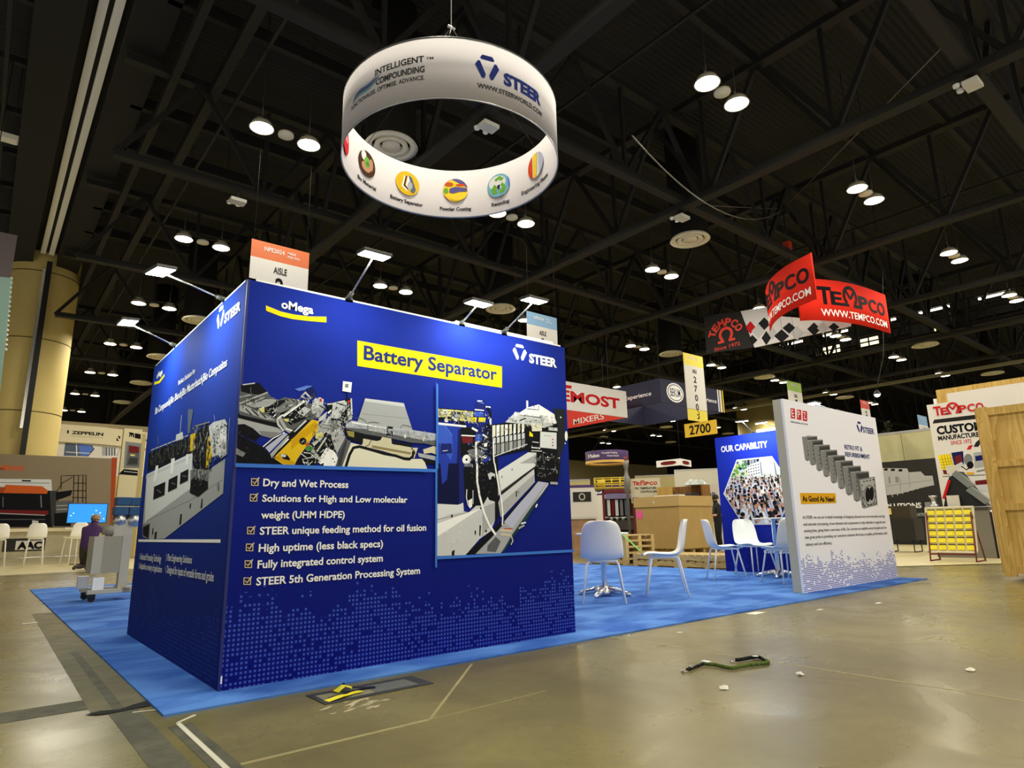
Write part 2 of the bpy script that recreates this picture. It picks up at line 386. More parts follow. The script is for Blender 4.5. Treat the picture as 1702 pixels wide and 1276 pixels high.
  ('ink', 0.007, ((1.201,1.437), (1.233,1.408), (1.23,1.39))),
  ('ink', 0.006, ((1.3,1.455), (1.244,1.397))),
  ('grey2', 0, ((0.695,1.567), (0.737,1.594), (1.416,1.551), (1.413,1.462), (1.314,1.475), (1.207,1.474), (1.036,1.493), (0.84,1.509), (0.696,1.533))),
  ('grey5b', 0, ((0.695,1.567), (0.737,1.594), (1.416,1.554), (1.415,1.506), (1.314,1.5), (1.035,1.523), (0.839,1.544), (0.696,1.544))),
  ('white', 0.008, ((0.737,1.582), (0.994,1.562))),
  ('grey4', 0.029, ((0.858,1.551), (0.995,1.538))),
  ('grey4', 0.027, ((1.069,1.538), (1.299,1.52))),
  ('grey2', 0.006, ((1.175,1.558), (1.176,1.496))),
  ('grey3', 0.006, ((1.328,1.557), (1.321,1.481))),
  ('grey2', 0.006, ((0.857,1.575), (0.856,1.516))),
  ('ink', 0, ((1.004,1.578), (1.053,1.576), (1.049,1.503), (1.002,1.506))),
  ('grey4', 0.016, ((1.011,1.554), (1.049,1.553))),
  ('grey3', 0.007, ((1.009,1.509), (1.046,1.507))),
  ('white', 0, ((1.144,1.531), (1.158,1.531), (1.155,1.504), (1.143,1.505))),
  ('white', 0, ((1.299,1.517), (1.314,1.517), (1.31,1.493), (1.298,1.492))),
  ('grey2', 0.004, ((0.844,1.579), (0.837,1.603), (0.798,1.617), (0.761,1.613))),
  ('grey2', 0.004, ((0.941,1.594), (0.901,1.599), (0.85,1.586))),
  ('grey2', 0.004, ((1.109,1.571), (1.129,1.597), (1.171,1.594), (1.206,1.585))),
  ('cream', 0, ((1.3,1.43), (1.387,1.46), (1.413,1.456), (1.413,1.399), (1.373,1.41), (1.308,1.4))),
  ('grey4b', 0, ((1.258,1.403), (1.409,1.387), (1.41,1.355), (1.265,1.376))),
  ('ink', 0, ((1.287,1.368), (1.41,1.349), (1.41,1.324), (1.323,1.333))),
 ],
 'machine_b': [
  ('paleyellow', 0, ((1.43,1.747), (1.781,1.756), (1.78,1.678), (1.431,1.661))),
  ('cream2', 0, ((1.456,1.743), (1.521,1.747), (1.518,1.699), (1.456,1.694))),
  ('olive', 0, ((1.441,1.745), (1.463,1.747), (1.456,1.694), (1.441,1.692))),
  ('grey3', 0, ((1.536,1.726), (1.641,1.73), (1.626,1.684), (1.544,1.683))),
  ('ink', 0.007, ((1.434,1.749), (1.781,1.759))),
  ('ink', 0.019, ((1.551,1.728), (1.656,1.731), (1.687,1.683))),
  ('ink', 0.025, ((1.42,1.666), (1.544,1.683), (1.679,1.644))),
  ('white', 0, ((1.488,1.672), (1.521,1.675), (1.518,1.649), (1.489,1.65))),
  ('white', 0.019, ((1.558,1.69), (1.603,1.669))),
  ('grey4', 0, ((1.672,1.745), (1.749,1.74), (1.733,1.713), (1.679,1.714))),
  ('blue3', 0, ((1.417,1.623), (1.679,1.619), (1.633,1.59), (1.632,1.254), (1.419,1.247))),
  ('blue4', 0, ((1.417,1.623), (1.492,1.623), (1.558,1.554), (1.562,1.412), (1.544,1.363), (1.417,1.513))),
  ('navy', 0, ((1.611,1.613), (1.644,1.591), (1.624,1.254), (1.595,1.253))),
  ('navy2', 0, ((1.457,1.485), (1.551,1.491), (1.558,1.418), (1.457,1.407))),
  ('white', 0.004, ((1.471,1.429), (1.518,1.437))),
  ('blue2', 0.005, ((1.492,1.623), (1.558,1.554))),
  ('pale', 0, ((1.416,1.641), (1.687,1.639), (1.686,1.623), (1.417,1.623))),
  ('white', 0.01, ((1.427,1.636), (1.686,1.632))),
  ('ink', 0, ((1.633,1.615), (1.779,1.64), (1.924,1.677), (1.92,1.444), (1.992,1.422), (1.989,1.266), (1.776,1.259), (1.655,1.368), (1.633,1.428))),
  ('maroon', 0, ((1.641,1.559), (1.748,1.567), (1.747,1.51), (1.655,1.498))),
  ('white', 0.009, ((1.641,1.559), (1.779,1.563))),
  ('grey3', 0, ((1.693,1.444), (1.778,1.468), (1.872,1.442), (1.777,1.373), (1.731,1.396))),
  ('white', 0, ((1.728,1.377), (1.725,1.363), (1.716,1.35), (1.704,1.341), (1.688,1.337), (1.673,1.339), (1.661,1.347), (1.652,1.359), (1.649,1.374), (1.653,1.388), (1.661,1.401), (1.674,1.41), (1.689,1.414), (1.704,1.412), (1.717,1.404), (1.725,1.392))),
  ('ink', 0, ((1.699,1.376), (1.696,1.369), (1.689,1.366), (1.681,1.368), (1.678,1.375), (1.681,1.382), (1.689,1.385), (1.696,1.383))),
  ('navy', 0, ((1.655,1.331), (1.73,1.334), (1.737,1.258), (1.662,1.255))),
  ('ink', 0, ((1.909,1.781), (1.925,1.783), (1.944,1.666), (2.141,1.709), (2.298,1.695), (2.367,1.605), (2.363,1.496), (1.935,1.407), (1.905,1.508))),
  ('white', 0.011, ((1.877,1.804), (1.926,1.806))),
  ('ink', 0.02, ((1.893,1.799), (1.925,1.77), (1.919,1.638))),
  ('grey5', 0.02, ((1.924,1.717), (1.923,1.665))),
  ('navy2', 0, ((1.782,1.847), (1.87,1.856), (1.877,1.818), (1.864,1.764), (1.892,1.727), (1.875,1.687), (1.866,1.608), (1.841,1.529), (1.763,1.511), (1.779,1.601), (1.748,1.65), (1.757,1.754), (1.781,1.769))),
  ('blue4', 0, ((1.769,1.755), (1.852,1.756), (1.86,1.724), (1.764,1.716))),
  ('blue2', 0.008, ((1.789,1.841), (1.861,1.829))),
  ('white', 0.007, ((1.797,1.845), (1.845,1.847))),
  ('white', 0.009, ((1.769,1.771), (1.86,1.773))),
  ('yellow', 0, ((1.733,1.706), (1.788,1.711), (1.78,1.672), (1.733,1.668))),
  ('yellow', 0, ((1.808,1.713), (1.876,1.716), (1.867,1.679), (1.803,1.677))),
  ('white', 0.017, ((1.74,1.624), (1.795,1.603))),
  ('blue4', 0, ((1.779,1.576), (1.842,1.58), (1.833,1.528), (1.77,1.524))),
  ('white', 0.013, ((1.842,1.58), (1.889,1.558))),
  ('white', 0, ((1.857,1.511), (1.889,1.519), (1.884,1.487), (1.853,1.485))),
  ('grey4', 0.01, ((1.809,1.482), (1.872,1.461))),
  ('white', 0.014, ((1.808,1.407), (1.879,1.397))),
  ('blue3', 0.025, ((1.839,1.37), (1.919,1.399))),
  ('white', 0.015, ((1.815,1.344), (1.839,1.357))),
  ('grey5', 0, ((2.073,1.697), (2.151,1.764), (2.213,1.797), (2.23,1.772), (2.503,1.797), (2.655,1.789), (2.641,1.717), (2.497,1.67), (2.316,1.697))),
  ('white', 0, ((2.217,1.784), (2.312,1.841), (2.441,1.882), (2.617,1.815), (2.645,1.788), (2.642,1.738), (2.5,1.726), (2.483,1.774), (2.239,1.772))),
  ('white', 0.021, ((2.314,1.901), (2.312,1.834))),
  ('ink', 0.006, ((2.312,1.831), (2.402,1.833), (2.439,1.833), (2.441,1.875))),
  ('ink', 0.006, ((2.386,1.884), (2.389,1.849))),
  ('ink', 0.006, ((2.239,1.772), (2.464,1.769), (2.485,1.697))),
  ('white', 0.03, ((2.174,1.787), (2.195,1.761))),
  ('ink', 0.01, ((2.22,1.723), (2.3,1.75))),
  ('grey4', 0.02, ((2.108,1.733), (2.193,1.714))),
  ('ink', 0, ((2.298,1.695), (2.498,1.684), (2.652,1.739), (2.657,1.64), (2.641,1.512), (2.649,1.287), (2.364,1.278), (2.309,1.479))),
  ('cream2', 0, ((2.353,1.714), (2.471,1.71), (2.469,1.654), (2.359,1.645))),
  ('yellow', 0, ((2.332,1.643), (2.367,1.619), (2.366,1.598), (2.326,1.602))),
  ('cream2', 0, ((1.94,1.659), (1.972,1.665), (1.971,1.577), (1.938,1.561))),
  ('white', 0, ((1.982,1.665), (2.014,1.671), (2.012,1.585), (1.98,1.57))),
  ('cream2', 0, ((2.026,1.67), (2.056,1.676), (2.054,1.593), (2.024,1.578))),
  ('white', 0, ((2.069,1.676), (2.098,1.682), (2.096,1.602), (2.067,1.586))),
  ('cream2', 0, ((2.113,1.681), (2.141,1.687), (2.139,1.61), (2.111,1.595))),
  ('white', 0, ((2.158,1.687), (2.184,1.693), (2.182,1.619), (2.156,1.603))),
  ('cream2', 0, ((2.203,1.693), (2.228,1.698), (2.226,1.627), (2.201,1.612))),
  ('white', 0, ((2.249,1.699), (2.272,1.704), (2.27,1.636), (2.246,1.621))),
  ('grey5', 0, ((1.942,1.558), (1.971,1.565), (1.97,1.518), (1.941,1.51))),
  ('grey5', 0, ((1.984,1.567), (2.013,1.573), (2.012,1.527), (1.983,1.518))),
  ('grey5', 0, ((2.026,1.575), (2.055,1.581), (2.054,1.535), (2.025,1.527))),
  ('grey5', 0, ((2.069,1.583), (2.098,1.59), (2.097,1.544), (2.068,1.536))),
  ('grey5', 0, ((2.112,1.591), (2.142,1.598), (2.141,1.553), (2.111,1.544))),
  ('grey5', 0, ((2.156,1.6), (2.186,1.607), (2.185,1.562), (2.154,1.553))),
  ('grey5', 0, ((2.2,1.609), (2.231,1.615), (2.229,1.571), (2.199,1.562))),
  ('grey5', 0, ((2.244,1.617), (2.276,1.624), (2.274,1.58), (2.243,1.571))),
  ('grey4', 0, ((1.941,1.503), (1.974,1.512), (1.972,1.434), (1.94,1.416))),
  ('grey3', 0, ((1.983,1.512), (2.016,1.52), (2.014,1.445), (1.981,1.427))),
  ('grey4', 0, ((2.025,1.52), (2.058,1.529), (2.057,1.456), (2.023,1.438))),
  ('grey3', 0, ((2.067,1.529), (2.101,1.538), (2.1,1.467), (2.066,1.448))),
  ('grey4', 0, ((2.111,1.538), (2.145,1.547), (2.143,1.478), (2.109,1.459))),
  ('grey3', 0, ((2.154,1.546), (2.189,1.556), (2.187,1.489), (2.152,1.47))),
  ('grey4', 0, ((2.198,1.555), (2.233,1.565), (2.231,1.5), (2.196,1.481))),
  ('grey3', 0, ((2.243,1.565), (2.278,1.574), (2.276,1.512), (2.241,1.493))),
  ('white', 0.005, ((1.943,1.41), (2.302,1.533))),
  ('ink', 0, ((2.312,1.56), (2.438,1.569), (2.434,1.473), (2.344,1.481))),
  ('white', 0.005, ((2.356,1.556), (2.428,1.554))),
  ('white', 0.009, ((2.345,1.508), (2.445,1.507))),
  ('grey5', 0.008, ((2.344,1.481), (2.462,1.484))),
  ('pale', 0, ((2.45,1.649), (2.638,1.653), (2.631,1.511), (2.44,1.514))),
  ('grey4', 0.006, ((2.486,1.62), (2.57,1.619))),
  ('red', 0, ((2.597,1.593), (2.595,1.588), (2.589,1.586), (2.584,1.587), (2.582,1.592), (2.584,1.597), (2.59,1.6), (2.595,1.598))),
  ('red', 0, ((2.596,1.565), (2.594,1.56), (2.588,1.558), (2.583,1.559), (2.581,1.564), (2.583,1.569), (2.589,1.572), (2.594,1.57))),
  ('ink', 0, ((2.595,1.539), (2.592,1.534), (2.587,1.531), (2.582,1.533), (2.58,1.538), (2.582,1.543), (2.587,1.545), (2.593,1.543))),
  ('ink2', 0, ((2.615,1.864), (2.746,1.867), (2.736,1.674), (2.764,1.648), (2.721,1.559), (2.677,1.458), (2.659,1.288), (2.63,1.287), (2.651,1.725), (2.625,1.78))),
  ('white', 0, ((2.702,1.794), (2.7,1.788), (2.693,1.785), (2.687,1.787), (2.685,1.792), (2.688,1.798), (2.694,1.801), (2.7,1.799))),
  ('white', 0, ((2.77,1.634), (2.767,1.617), (2.763,1.602), (2.756,1.592), (2.749,1.588), (2.743,1.591), (2.738,1.6), (2.735,1.614), (2.734,1.631), (2.736,1.648), (2.741,1.663), (2.747,1.673), (2.754,1.677), (2.761,1.674), (2.766,1.665), (2.769,1.651))),
  ('grey5', 0.028, ((2.545,1.681), (2.649,1.682))),
  ('ink', 0.009, ((2.594,1.73), (2.65,1.696))),
  ('white', 0, ((2.744,1.568), (2.741,1.563), (2.735,1.561), (2.73,1.562), (2.728,1.567), (2.73,1.571), (2.736,1.574), (2.741,1.572))),
  ('grey4', 0, ((1.99,1.288), (2.308,1.466), (2.398,1.467), (2.394,1.376), (1.981,1.266), (1.982,1.281))),
  ('pale', 0, ((1.982,1.294), (2.308,1.466), (2.398,1.467), (2.388,1.45), (2.098,1.317), (1.989,1.268))),
  ('white', 0.019, ((1.778,1.518), (1.777,1.436), (1.783,1.259))),
  ('white', 0.014, ((1.778,1.512), (1.81,1.521))),
  ('white', 0.012, ((1.946,1.53), (1.947,1.407), (1.965,1.265))),
  ('white', 0, ((2.534,1.437), (2.531,1.431), (2.524,1.428), (2.518,1.43), (2.515,1.436), (2.518,1.442), (2.525,1.444), (2.531,1.442))),
  ('grey4', 0.006, ((2.505,1.415), (2.542,1.417))),
  ('grey3', 0.006, ((2.396,1.423), (2.45,1.422))),
  ('white', 0, ((2.665,1.436), (2.662,1.432), (2.656,1.43), (2.65,1.431), (2.648,1.435), (2.651,1.44), (2.657,1.442), (2.663,1.441))),
  ('grey3', 0.005, ((2.471,1.475), (2.474,1.339))),
  ('grey3', 0.005, ((2.558,1.342), (2.614,1.341))),
  ('navy3', 0, ((1.422,1.335), (1.625,1.344), (1.753,1.35), (1.743,1.091), (1.616,1.039), (1.423,1.044))),
  ('blue3', 0, ((1.45,1.337), (1.522,1.34), (1.508,1.219), (1.465,1.182))),
  ('navy2', 0, ((1.617,1.344), (1.67,1.346), (1.668,1.06), (1.616,1.039))),
  ('ink', 0, ((1.654,1.309), (1.776,1.351), (1.991,1.361), (1.987,1.151), (1.959,0.932), (1.882,1.043), (1.773,1.006), (1.668,1.102))),
  ('grey3', 0, ((1.662,1.346), (1.73,1.349), (1.746,1.325), (1.669,1.322))),
  ('grey5', 0, ((1.42,1.044), (1.616,1.036), (1.653,1.054), (1.66,0.988), (1.705,0.982), (1.773,1.031), (1.835,1.031), (1.883,1.099), (1.898,1.074), (1.953,1.062), (1.951,0.92), (1.91,0.841), (1.801,0.784), (1.673,0.673), (1.422,0.676))),
  ('pale', 0, ((1.423,1.041), (1.602,1.036), (1.653,1.051), (1.657,0.988), (1.508,0.965), (1.431,0.931))),
  ('white', 0, ((1.424,0.902), (1.683,0.976), (1.835,1.019), (1.58,0.889), (1.425,0.811))),
  ('grey4', 0, ((1.835,1.019), (1.953,1.056), (1.951,0.92), (1.84,0.825))),
  ('grey3', 0.004, ((1.838,1.006), (1.832,0.801))),
  ('grey3', 0.004, ((1.424,0.931), (1.551,0.953), (1.698,0.982))),
  ('ink', 0, ((1.544,0.965), (1.56,0.965), (1.558,0.945), (1.544,0.945))),
  ('white', 0.007, ((1.687,1.151), (1.683,1.091), (1.698,1.036), (1.72,1.012))),
  ('grey5', 0.007, ((1.744,1.146), (1.743,1.043))),
  ('white', 0, ((1.698,1.067), (1.736,1.085), (1.735,1.024), (1.713,1.012))),
  ('ink', 0, ((1.769,0.832), (1.768,0.825), (1.767,0.82), (1.765,0.816), (1.762,0.814), (1.76,0.816), (1.757,0.82), (1.756,0.826), (1.756,0.832), (1.756,0.839), (1.758,0.845), (1.76,0.849), (1.762,0.85), (1.765,0.849), (1.767,0.845), (1.769,0.839))),
  ('ink', 0, ((1.802,0.885), (1.817,0.885), (1.81,0.807), (1.799,0.807))),
  ('ink', 0, ((1.872,0.842), (1.869,0.835), (1.863,0.833), (1.857,0.835), (1.855,0.842), (1.857,0.849), (1.863,0.852), (1.869,0.849))),
  ('ink', 0, ((1.551,0.704), (1.576,0.715), (1.572,0.675), (1.55,0.675))),
  ('ink', 0, ((1.822,1.012), (1.82,1.006), (1.815,1.004), (1.81,1.006), (1.808,1.012), (1.81,1.018), (1.815,1.021), (1.82,1.018))),
  ('ink', 0, ((1.673,0.676), (1.902,0.835), (2.039,0.932), (2.398,1.231), (2.425,1.238), (2.424,1.205), (2.055,0.894), (1.77,0.677))),
  ('ink', 0, ((1.962,1.081), (2.011,1.119), (1.983,0.932), (1.958,0.895))),
  ('grey4', 0, ((1.981,1.277), (2.394,1.378), (2.394,1.372), (2.011,1.132), (1.986,1.107))),
  ('pale', 0, ((1.99,1.277), (2.098,1.32), (2.183,1.369), (2.394,1.378), (2.385,1.358), (2.019,1.151))),
  ('ink2', 0, ((2.011,1.138), (2.385,1.358), (2.384,1.338), (2.019,1.116))),
  ('grey4', 0, ((2.019,1.113), (2.366,1.33), (2.371,1.224), (2.04,0.957), (2.007,0.944), (1.985,1.056))),
  ('grey5', 0, ((2.019,1.113), (2.366,1.33), (2.369,1.29), (2.026,1.057))),
  ('grey1', 0, ((2.165,1.147), (2.177,1.147), (2.176,1.103), (2.163,1.102))),
  ('grey2', 0, ((2.186,1.148), (2.196,1.148), (2.194,1.129), (2.185,1.128))),
  ('grey2', 0, ((2.031,1.256), (2.029,1.249), (2.026,1.246), (2.022,1.249), (2.021,1.256), (2.022,1.263), (2.026,1.266), (2.03,1.264))),
  ('grey2', 0, ((2.136,1.318), (2.135,1.311), (2.131,1.307), (2.127,1.31), (2.126,1.318), (2.128,1.325), (2.131,1.328), (2.135,1.325))),
  ('ink', 0, ((2.385,1.378), (2.664,1.39), (2.627,1.224), (2.516,1.234), (2.389,1.238))),
  ('grey3', 0.005, ((2.429,1.339), (2.483,1.335))),
  ('grey3', 0.007, ((2.548,1.337), (2.623,1.333))),
  ('grey3', 0.006, ((2.435,1.272), (2.462,1.27))),
  ('grey4b', 0, ((2.407,1.231), (2.524,1.221), (2.514,1.2), (2.16,0.836), (2.001,0.672), (1.762,0.677), (1.909,0.787), (2.063,0.913))),
  ('lilac', 0, ((2.416,1.228), (2.497,1.22), (2.119,0.856), (2.039,0.907), (2.209,1.058))),
  ('grey2', 0, ((1.877,0.734), (1.956,0.797), (2.003,0.76), (1.954,0.682), (1.869,0.692))),
  ('grey5', 0.008, ((2.515,1.214), (2.118,0.793))),
  ('tealdark', 0, ((2.523,1.201), (2.419,1.092), (2.273,0.923), (2.134,0.793), (2.034,0.682), (2.009,0.674), (2.11,0.8), (2.328,1.026))),
  ('grey4', 0.02, ((2.543,1.221), (2.627,1.22))),
  ('white', 0.013, ((2.372,1.02), (2.391,1.046))),
  ('white', 0.011, ((2.212,0.892), (2.263,0.901))),
  ('grey4', 0.014, ((2.186,0.855), (2.246,0.879))),
  ('cream', 0.018, ((1.997,0.846), (2.119,0.837))),
  ('cream', 0.016, ((2.004,0.815), (2.101,0.806))),
  ('red', 0.007, ((2.038,0.857), (2.123,0.853))),
  ('cream', 0.01, ((2.106,0.806), (2.125,0.762), (2.104,0.732))),
  ('grey5', 0, ((1.885,1.274), (1.917,1.288), (1.957,1.276), (1.957,1.244), (1.9,1.23))),
  ('ink', 0, ((1.954,1.244), (1.951,1.235), (1.942,1.228), (1.931,1.228), (1.922,1.234), (1.919,1.243), (1.922,1.253), (1.931,1.259), (1.942,1.26), (1.951,1.254))),
  ('white', 0.019, ((1.784,1.351), (1.783,1.214), (1.805,1.104), (1.849,0.97), (1.895,0.884), (1.956,0.81))),
  ('white', 0.013, ((1.955,1.359), (1.988,1.195), (2.018,1.069), (2.028,0.969), (2.022,0.882))),
 ],
 'markside': [
  ('white', 0, ((2.205,2.422), (2.282,2.422), (2.299,2.4), (2.289,2.39), (2.198,2.39), (2.189,2.4))),
  ('white', 0, ((2.152,2.35), (2.173,2.378), (2.189,2.378), (2.231,2.293), (2.221,2.266), (2.203,2.266))),
  ('white', 0, ((2.335,2.35), (2.315,2.378), (2.299,2.378), (2.257,2.293), (2.267,2.266), (2.285,2.266))),
 ],
 'swooshside': [
  ('yellow', 0, ((0.082,2.281), (0.308,2.249), (0.518,2.274), (0.529,2.248), (0.346,2.223), (0.097,2.249))),
 ],
 'sidestrip': [
  ('white', 0, ((0.093,0.826), (2.65,0.832), (2.656,0.812), (0.104,0.805))),
 ],
 'sidefootbars': [
  ('white', 0.006, ((0.222,0.707), (0.249,0.657))),
  ('white', 0.005, ((1.259,0.72), (1.28,0.67))),
  ('white', 0.006, ((0.227,0.627), (0.255,0.576))),
  ('white', 0.005, ((1.267,0.633), (1.288,0.585))),
 ],
 'machine_side': [
  ('grey4', 0, ((0.178,1.402), (1.793,1.44), (1.834,1.32), (2.249,1.277), (2.62,1.318), (2.631,1.105), (1.143,0.834), (0.585,0.829), (0.228,0.936))),
  ('pale', 0, ((0.178,1.402), (1.793,1.44), (1.822,1.181), (0.304,0.972))),
  ('grey3', 0, ((0.218,0.955), (0.549,0.962), (0.556,0.829), (0.273,0.85))),
  ('ink', 0, ((0.25,0.93), (0.523,0.956), (0.543,0.833), (0.285,0.863))),
  ('grey5', 0, ((0.152,1.391), (1.761,1.418), (1.766,1.402), (0.166,1.364))),
  ('grey3', 0.005, ((0.36,0.983), (1.87,1.1), (2.594,1.189))),
  ('ink', 0, ((0.198,1.426), (0.177,1.595), (1.709,1.568), (2.153,1.603), (2.245,1.523), (2.249,1.277), (1.874,1.317), (1.795,1.435), (1.501,1.442), (1.137,1.432), (0.677,1.413), (0.321,1.429))),
  ('grey2', 0.012, ((0.307,1.582), (0.352,1.464))),
  ('grey2', 0.012, ((0.487,1.579), (0.528,1.466))),
  ('grey2', 0.011, ((0.659,1.576), (0.696,1.469))),
  ('grey2', 0.011, ((0.823,1.574), (0.857,1.471))),
  ('grey2', 0.011, ((0.98,1.571), (1.011,1.473))),
  ('grey2', 0.011, ((1.13,1.569), (1.158,1.475))),
  ('grey2', 0.011, ((1.274,1.567), (1.299,1.477))),
  ('grey2', 0.01, ((1.412,1.564), (1.435,1.479))),
  ('grey2', 0.01, ((1.544,1.562), (1.565,1.481))),
  ('grey2', 0.01, ((1.671,1.56), (1.69,1.483))),
  ('grey4', 0.011, ((0.262,1.612), (0.414,1.609))),
  ('grey4', 0.011, ((0.444,1.609), (0.59,1.606))),
  ('grey4', 0.01, ((0.618,1.605), (0.757,1.602))),
  ('grey4', 0.01, ((0.784,1.602), (0.917,1.599))),
  ('grey4', 0.01, ((0.943,1.599), (1.07,1.596))),
  ('grey4', 0.01, ((1.095,1.596), (1.216,1.593))),
  ('grey4', 0.009, ((1.24,1.593), (1.357,1.59))),
  ('grey4', 0.009, ((1.38,1.59), (1.491,1.588))),
  ('grey4', 0.009, ((1.513,1.587), (1.621,1.585))),
  ('white', 0, ((0.548,1.448), (0.663,1.444), (0.613,1.31), (0.509,1.31))),
  ('white', 0, ((1.127,1.456), (1.249,1.45), (1.236,1.329), (1.139,1.331))),
  ('white', 0, ((1.608,1.443), (1.692,1.44), (1.692,1.357), (1.626,1.357))),
  ('grey5', 0, ((1.223,1.638), (1.43,1.635), (1.474,1.575), (1.219,1.587))),
  ('white', 0.008, ((1.34,1.78), (1.35,1.633))),
  ('grey3', 0.011, ((0.513,1.711), (0.567,1.63))),
  ('slate', 0, ((1.538,1.795), (1.702,1.77), (1.659,1.595), (1.589,1.604))),
  ('yellow3', 0, ((1.684,1.582), (1.833,1.579), (1.851,1.454), (1.716,1.455))),
  ('yellow3', 0, ((2.18,1.512), (2.29,1.508), (2.321,1.401), (2.293,1.302), (2.192,1.296), (2.169,1.407))),
  ('ink', 0, ((2.27,1.449), (2.265,1.438), (2.244,1.435), (2.22,1.442), (2.207,1.456), (2.212,1.467), (2.233,1.47), (2.257,1.462))),
  ('grey3', 0.011, ((1.809,1.629), (2.186,1.608))),
  ('grey4', 0.009, ((1.944,1.57), (2.053,1.458))),
  ('grey2', 0.009, ((2.012,1.592), (2.164,1.446))),
  ('grey4', 0.008, ((1.879,1.416), (1.853,1.379))),
  ('grey5', 0, ((2.177,1.58), (2.293,1.593), (2.553,1.576), (2.607,1.541), (2.643,1.342), (2.527,1.327), (2.455,1.36), (2.328,1.354))),
  ('white', 0, ((2.444,1.517), (2.599,1.516), (2.621,1.371), (2.453,1.37))),
  ('ink', 0.009, ((2.378,1.526), (2.563,1.538), (2.629,1.516))),
  ('grey3', 0.006, ((2.327,1.532), (2.356,1.37))),
  ('ink', 0.013, ((2.372,1.313), (2.553,1.342))),
  ('grey4', 0.006, ((2.66,1.57), (2.658,1.341))),
  ('grey3', 0, ((1.776,1.314), (2.249,1.277), (2.286,1.155), (2.011,1.132), (1.829,1.161))),
  ('ink', 0, ((1.933,1.253), (2.272,1.201), (2.286,1.155), (2.054,1.111), (1.813,1.152), (1.821,1.241))),
  ('grey5', 0.014, ((1.991,1.307), (2.054,1.225))),
  ('grey4', 0.016, ((2.109,1.279), (2.127,1.22))),
  ('ink', 0, ((0.564,1.267), (0.99,1.283), (1.005,1.177), (0.582,1.156))),
  ('ink', 0, ((1.107,1.291), (1.397,1.306), (1.412,1.21), (1.118,1.193))),
  ('ink', 0, ((1.487,1.316), (1.719,1.327), (1.732,1.245), (1.493,1.229))),
  ('grey2', 0.012, ((0.704,1.233), (0.881,1.2))),
  ('grey2', 0.01, ((1.206,1.26), (1.355,1.24))),
  ('grey2', 0.009, ((1.557,1.29), (1.689,1.275))),
  ('ink', 0, ((1.598,1.008), (1.644,1.009), (1.638,0.934), (1.592,0.934))),
  ('ink', 0, ((0.673,0.919), (0.705,0.921), (0.717,0.873), (0.671,0.864))),
  ('ink', 0, ((0.778,0.884), (0.85,0.892), (0.845,0.833), (0.781,0.831))),
  ('ink', 0, ((2.15,1.092), (2.173,1.096), (2.178,1.036), (2.144,1.032))),
  ('ink', 0, ((1.848,1.071), (1.877,1.078), (1.874,1.041), (1.851,1.042))),
  ('grey3', 0, ((2.543,1.153), (2.542,1.138), (2.532,1.129), (2.517,1.13), (2.502,1.14), (2.493,1.156), (2.493,1.172), (2.503,1.181), (2.519,1.18), (2.534,1.169))),
 ],
 'epztiles': [
  ('red2', 0, ((0.179,2.298), (0.293,2.303), (0.272,2.166), (0.159,2.163))),
  ('red2', 0, ((0.341,2.296), (0.457,2.301), (0.433,2.163), (0.318,2.162))),
  ('red2', 0, ((0.495,2.295), (0.617,2.298), (0.589,2.16), (0.468,2.158))),
 ],
 'markepz': [
  ('navyprint', 0, ((2.155,2.294), (2.241,2.294), (2.259,2.271), (2.249,2.261), (2.147,2.261), (2.137,2.271))),
  ('navyprint', 0, ((2.096,2.219), (2.119,2.248), (2.137,2.248), (2.184,2.159), (2.173,2.132), (2.152,2.132))),
  ('navyprint', 0, ((2.3,2.219), (2.278,2.248), (2.259,2.248), (2.212,2.159), (2.224,2.132), (2.244,2.132))),
 ],
 'epztag': [
  ('amber', 0, ((0.167,1.21), (1.138,1.221), (1.132,1.089), (0.168,1.07))),
 ],
 'epzbarrels': [
  ('grey2', 0, ((0.393,1.936), (0.567,1.965), (0.813,1.977), (0.806,1.892), (0.58,1.849), (0.543,1.642), (0.455,1.624), (0.405,1.642))),
  ('grey3', 0, ((0.393,1.936), (0.532,1.937), (0.537,1.639), (0.41,1.641))),
  ('grey1', 0, ((0.526,1.915), (0.809,1.96), (0.806,1.892), (0.58,1.849))),
  ('grey4', 0.011, ((0.393,1.936), (0.813,1.977))),
  ('grey4', 0.008, ((0.4,1.92), (0.415,1.641))),
  ('ink', 0, ((0.544,1.875), (0.535,1.866), (0.521,1.865), (0.516,1.873), (0.525,1.882), (0.539,1.883))),
  ('ink', 0, ((0.536,1.819), (0.527,1.81), (0.512,1.81), (0.507,1.817), (0.517,1.826), (0.531,1.827))),
  ('ink', 0, ((0.527,1.764), (0.518,1.755), (0.504,1.754), (0.499,1.762), (0.508,1.771), (0.522,1.772))),
  ('ink', 0, ((0.519,1.709), (0.51,1.7), (0.495,1.699), (0.49,1.707), (0.5,1.716), (0.514,1.717))),
  ('grey2', 0, ((0.522,1.897), (0.704,1.926), (0.963,1.938), (0.956,1.852), (0.719,1.81), (0.678,1.591), (0.586,1.573), (0.533,1.592))),
  ('grey3', 0, ((0.522,1.897), (0.663,1.898), (0.672,1.588), (0.538,1.591))),
  ('grey1', 0, ((0.658,1.875), (0.959,1.92), (0.956,1.852), (0.719,1.81))),
  ('grey4', 0.011, ((0.522,1.897), (0.963,1.938))),
  ('grey4', 0.008, ((0.529,1.881), (0.544,1.591))),
  ('ink', 0, ((0.676,1.835), (0.667,1.826), (0.652,1.825), (0.647,1.833), (0.656,1.842), (0.671,1.843))),
  ('ink', 0, ((0.667,1.779), (0.658,1.77), (0.643,1.769), (0.638,1.777), (0.647,1.786), (0.662,1.787))),
  ('ink', 0, ((0.658,1.723), (0.649,1.714), (0.634,1.714), (0.629,1.722), (0.639,1.73), (0.653,1.731))),
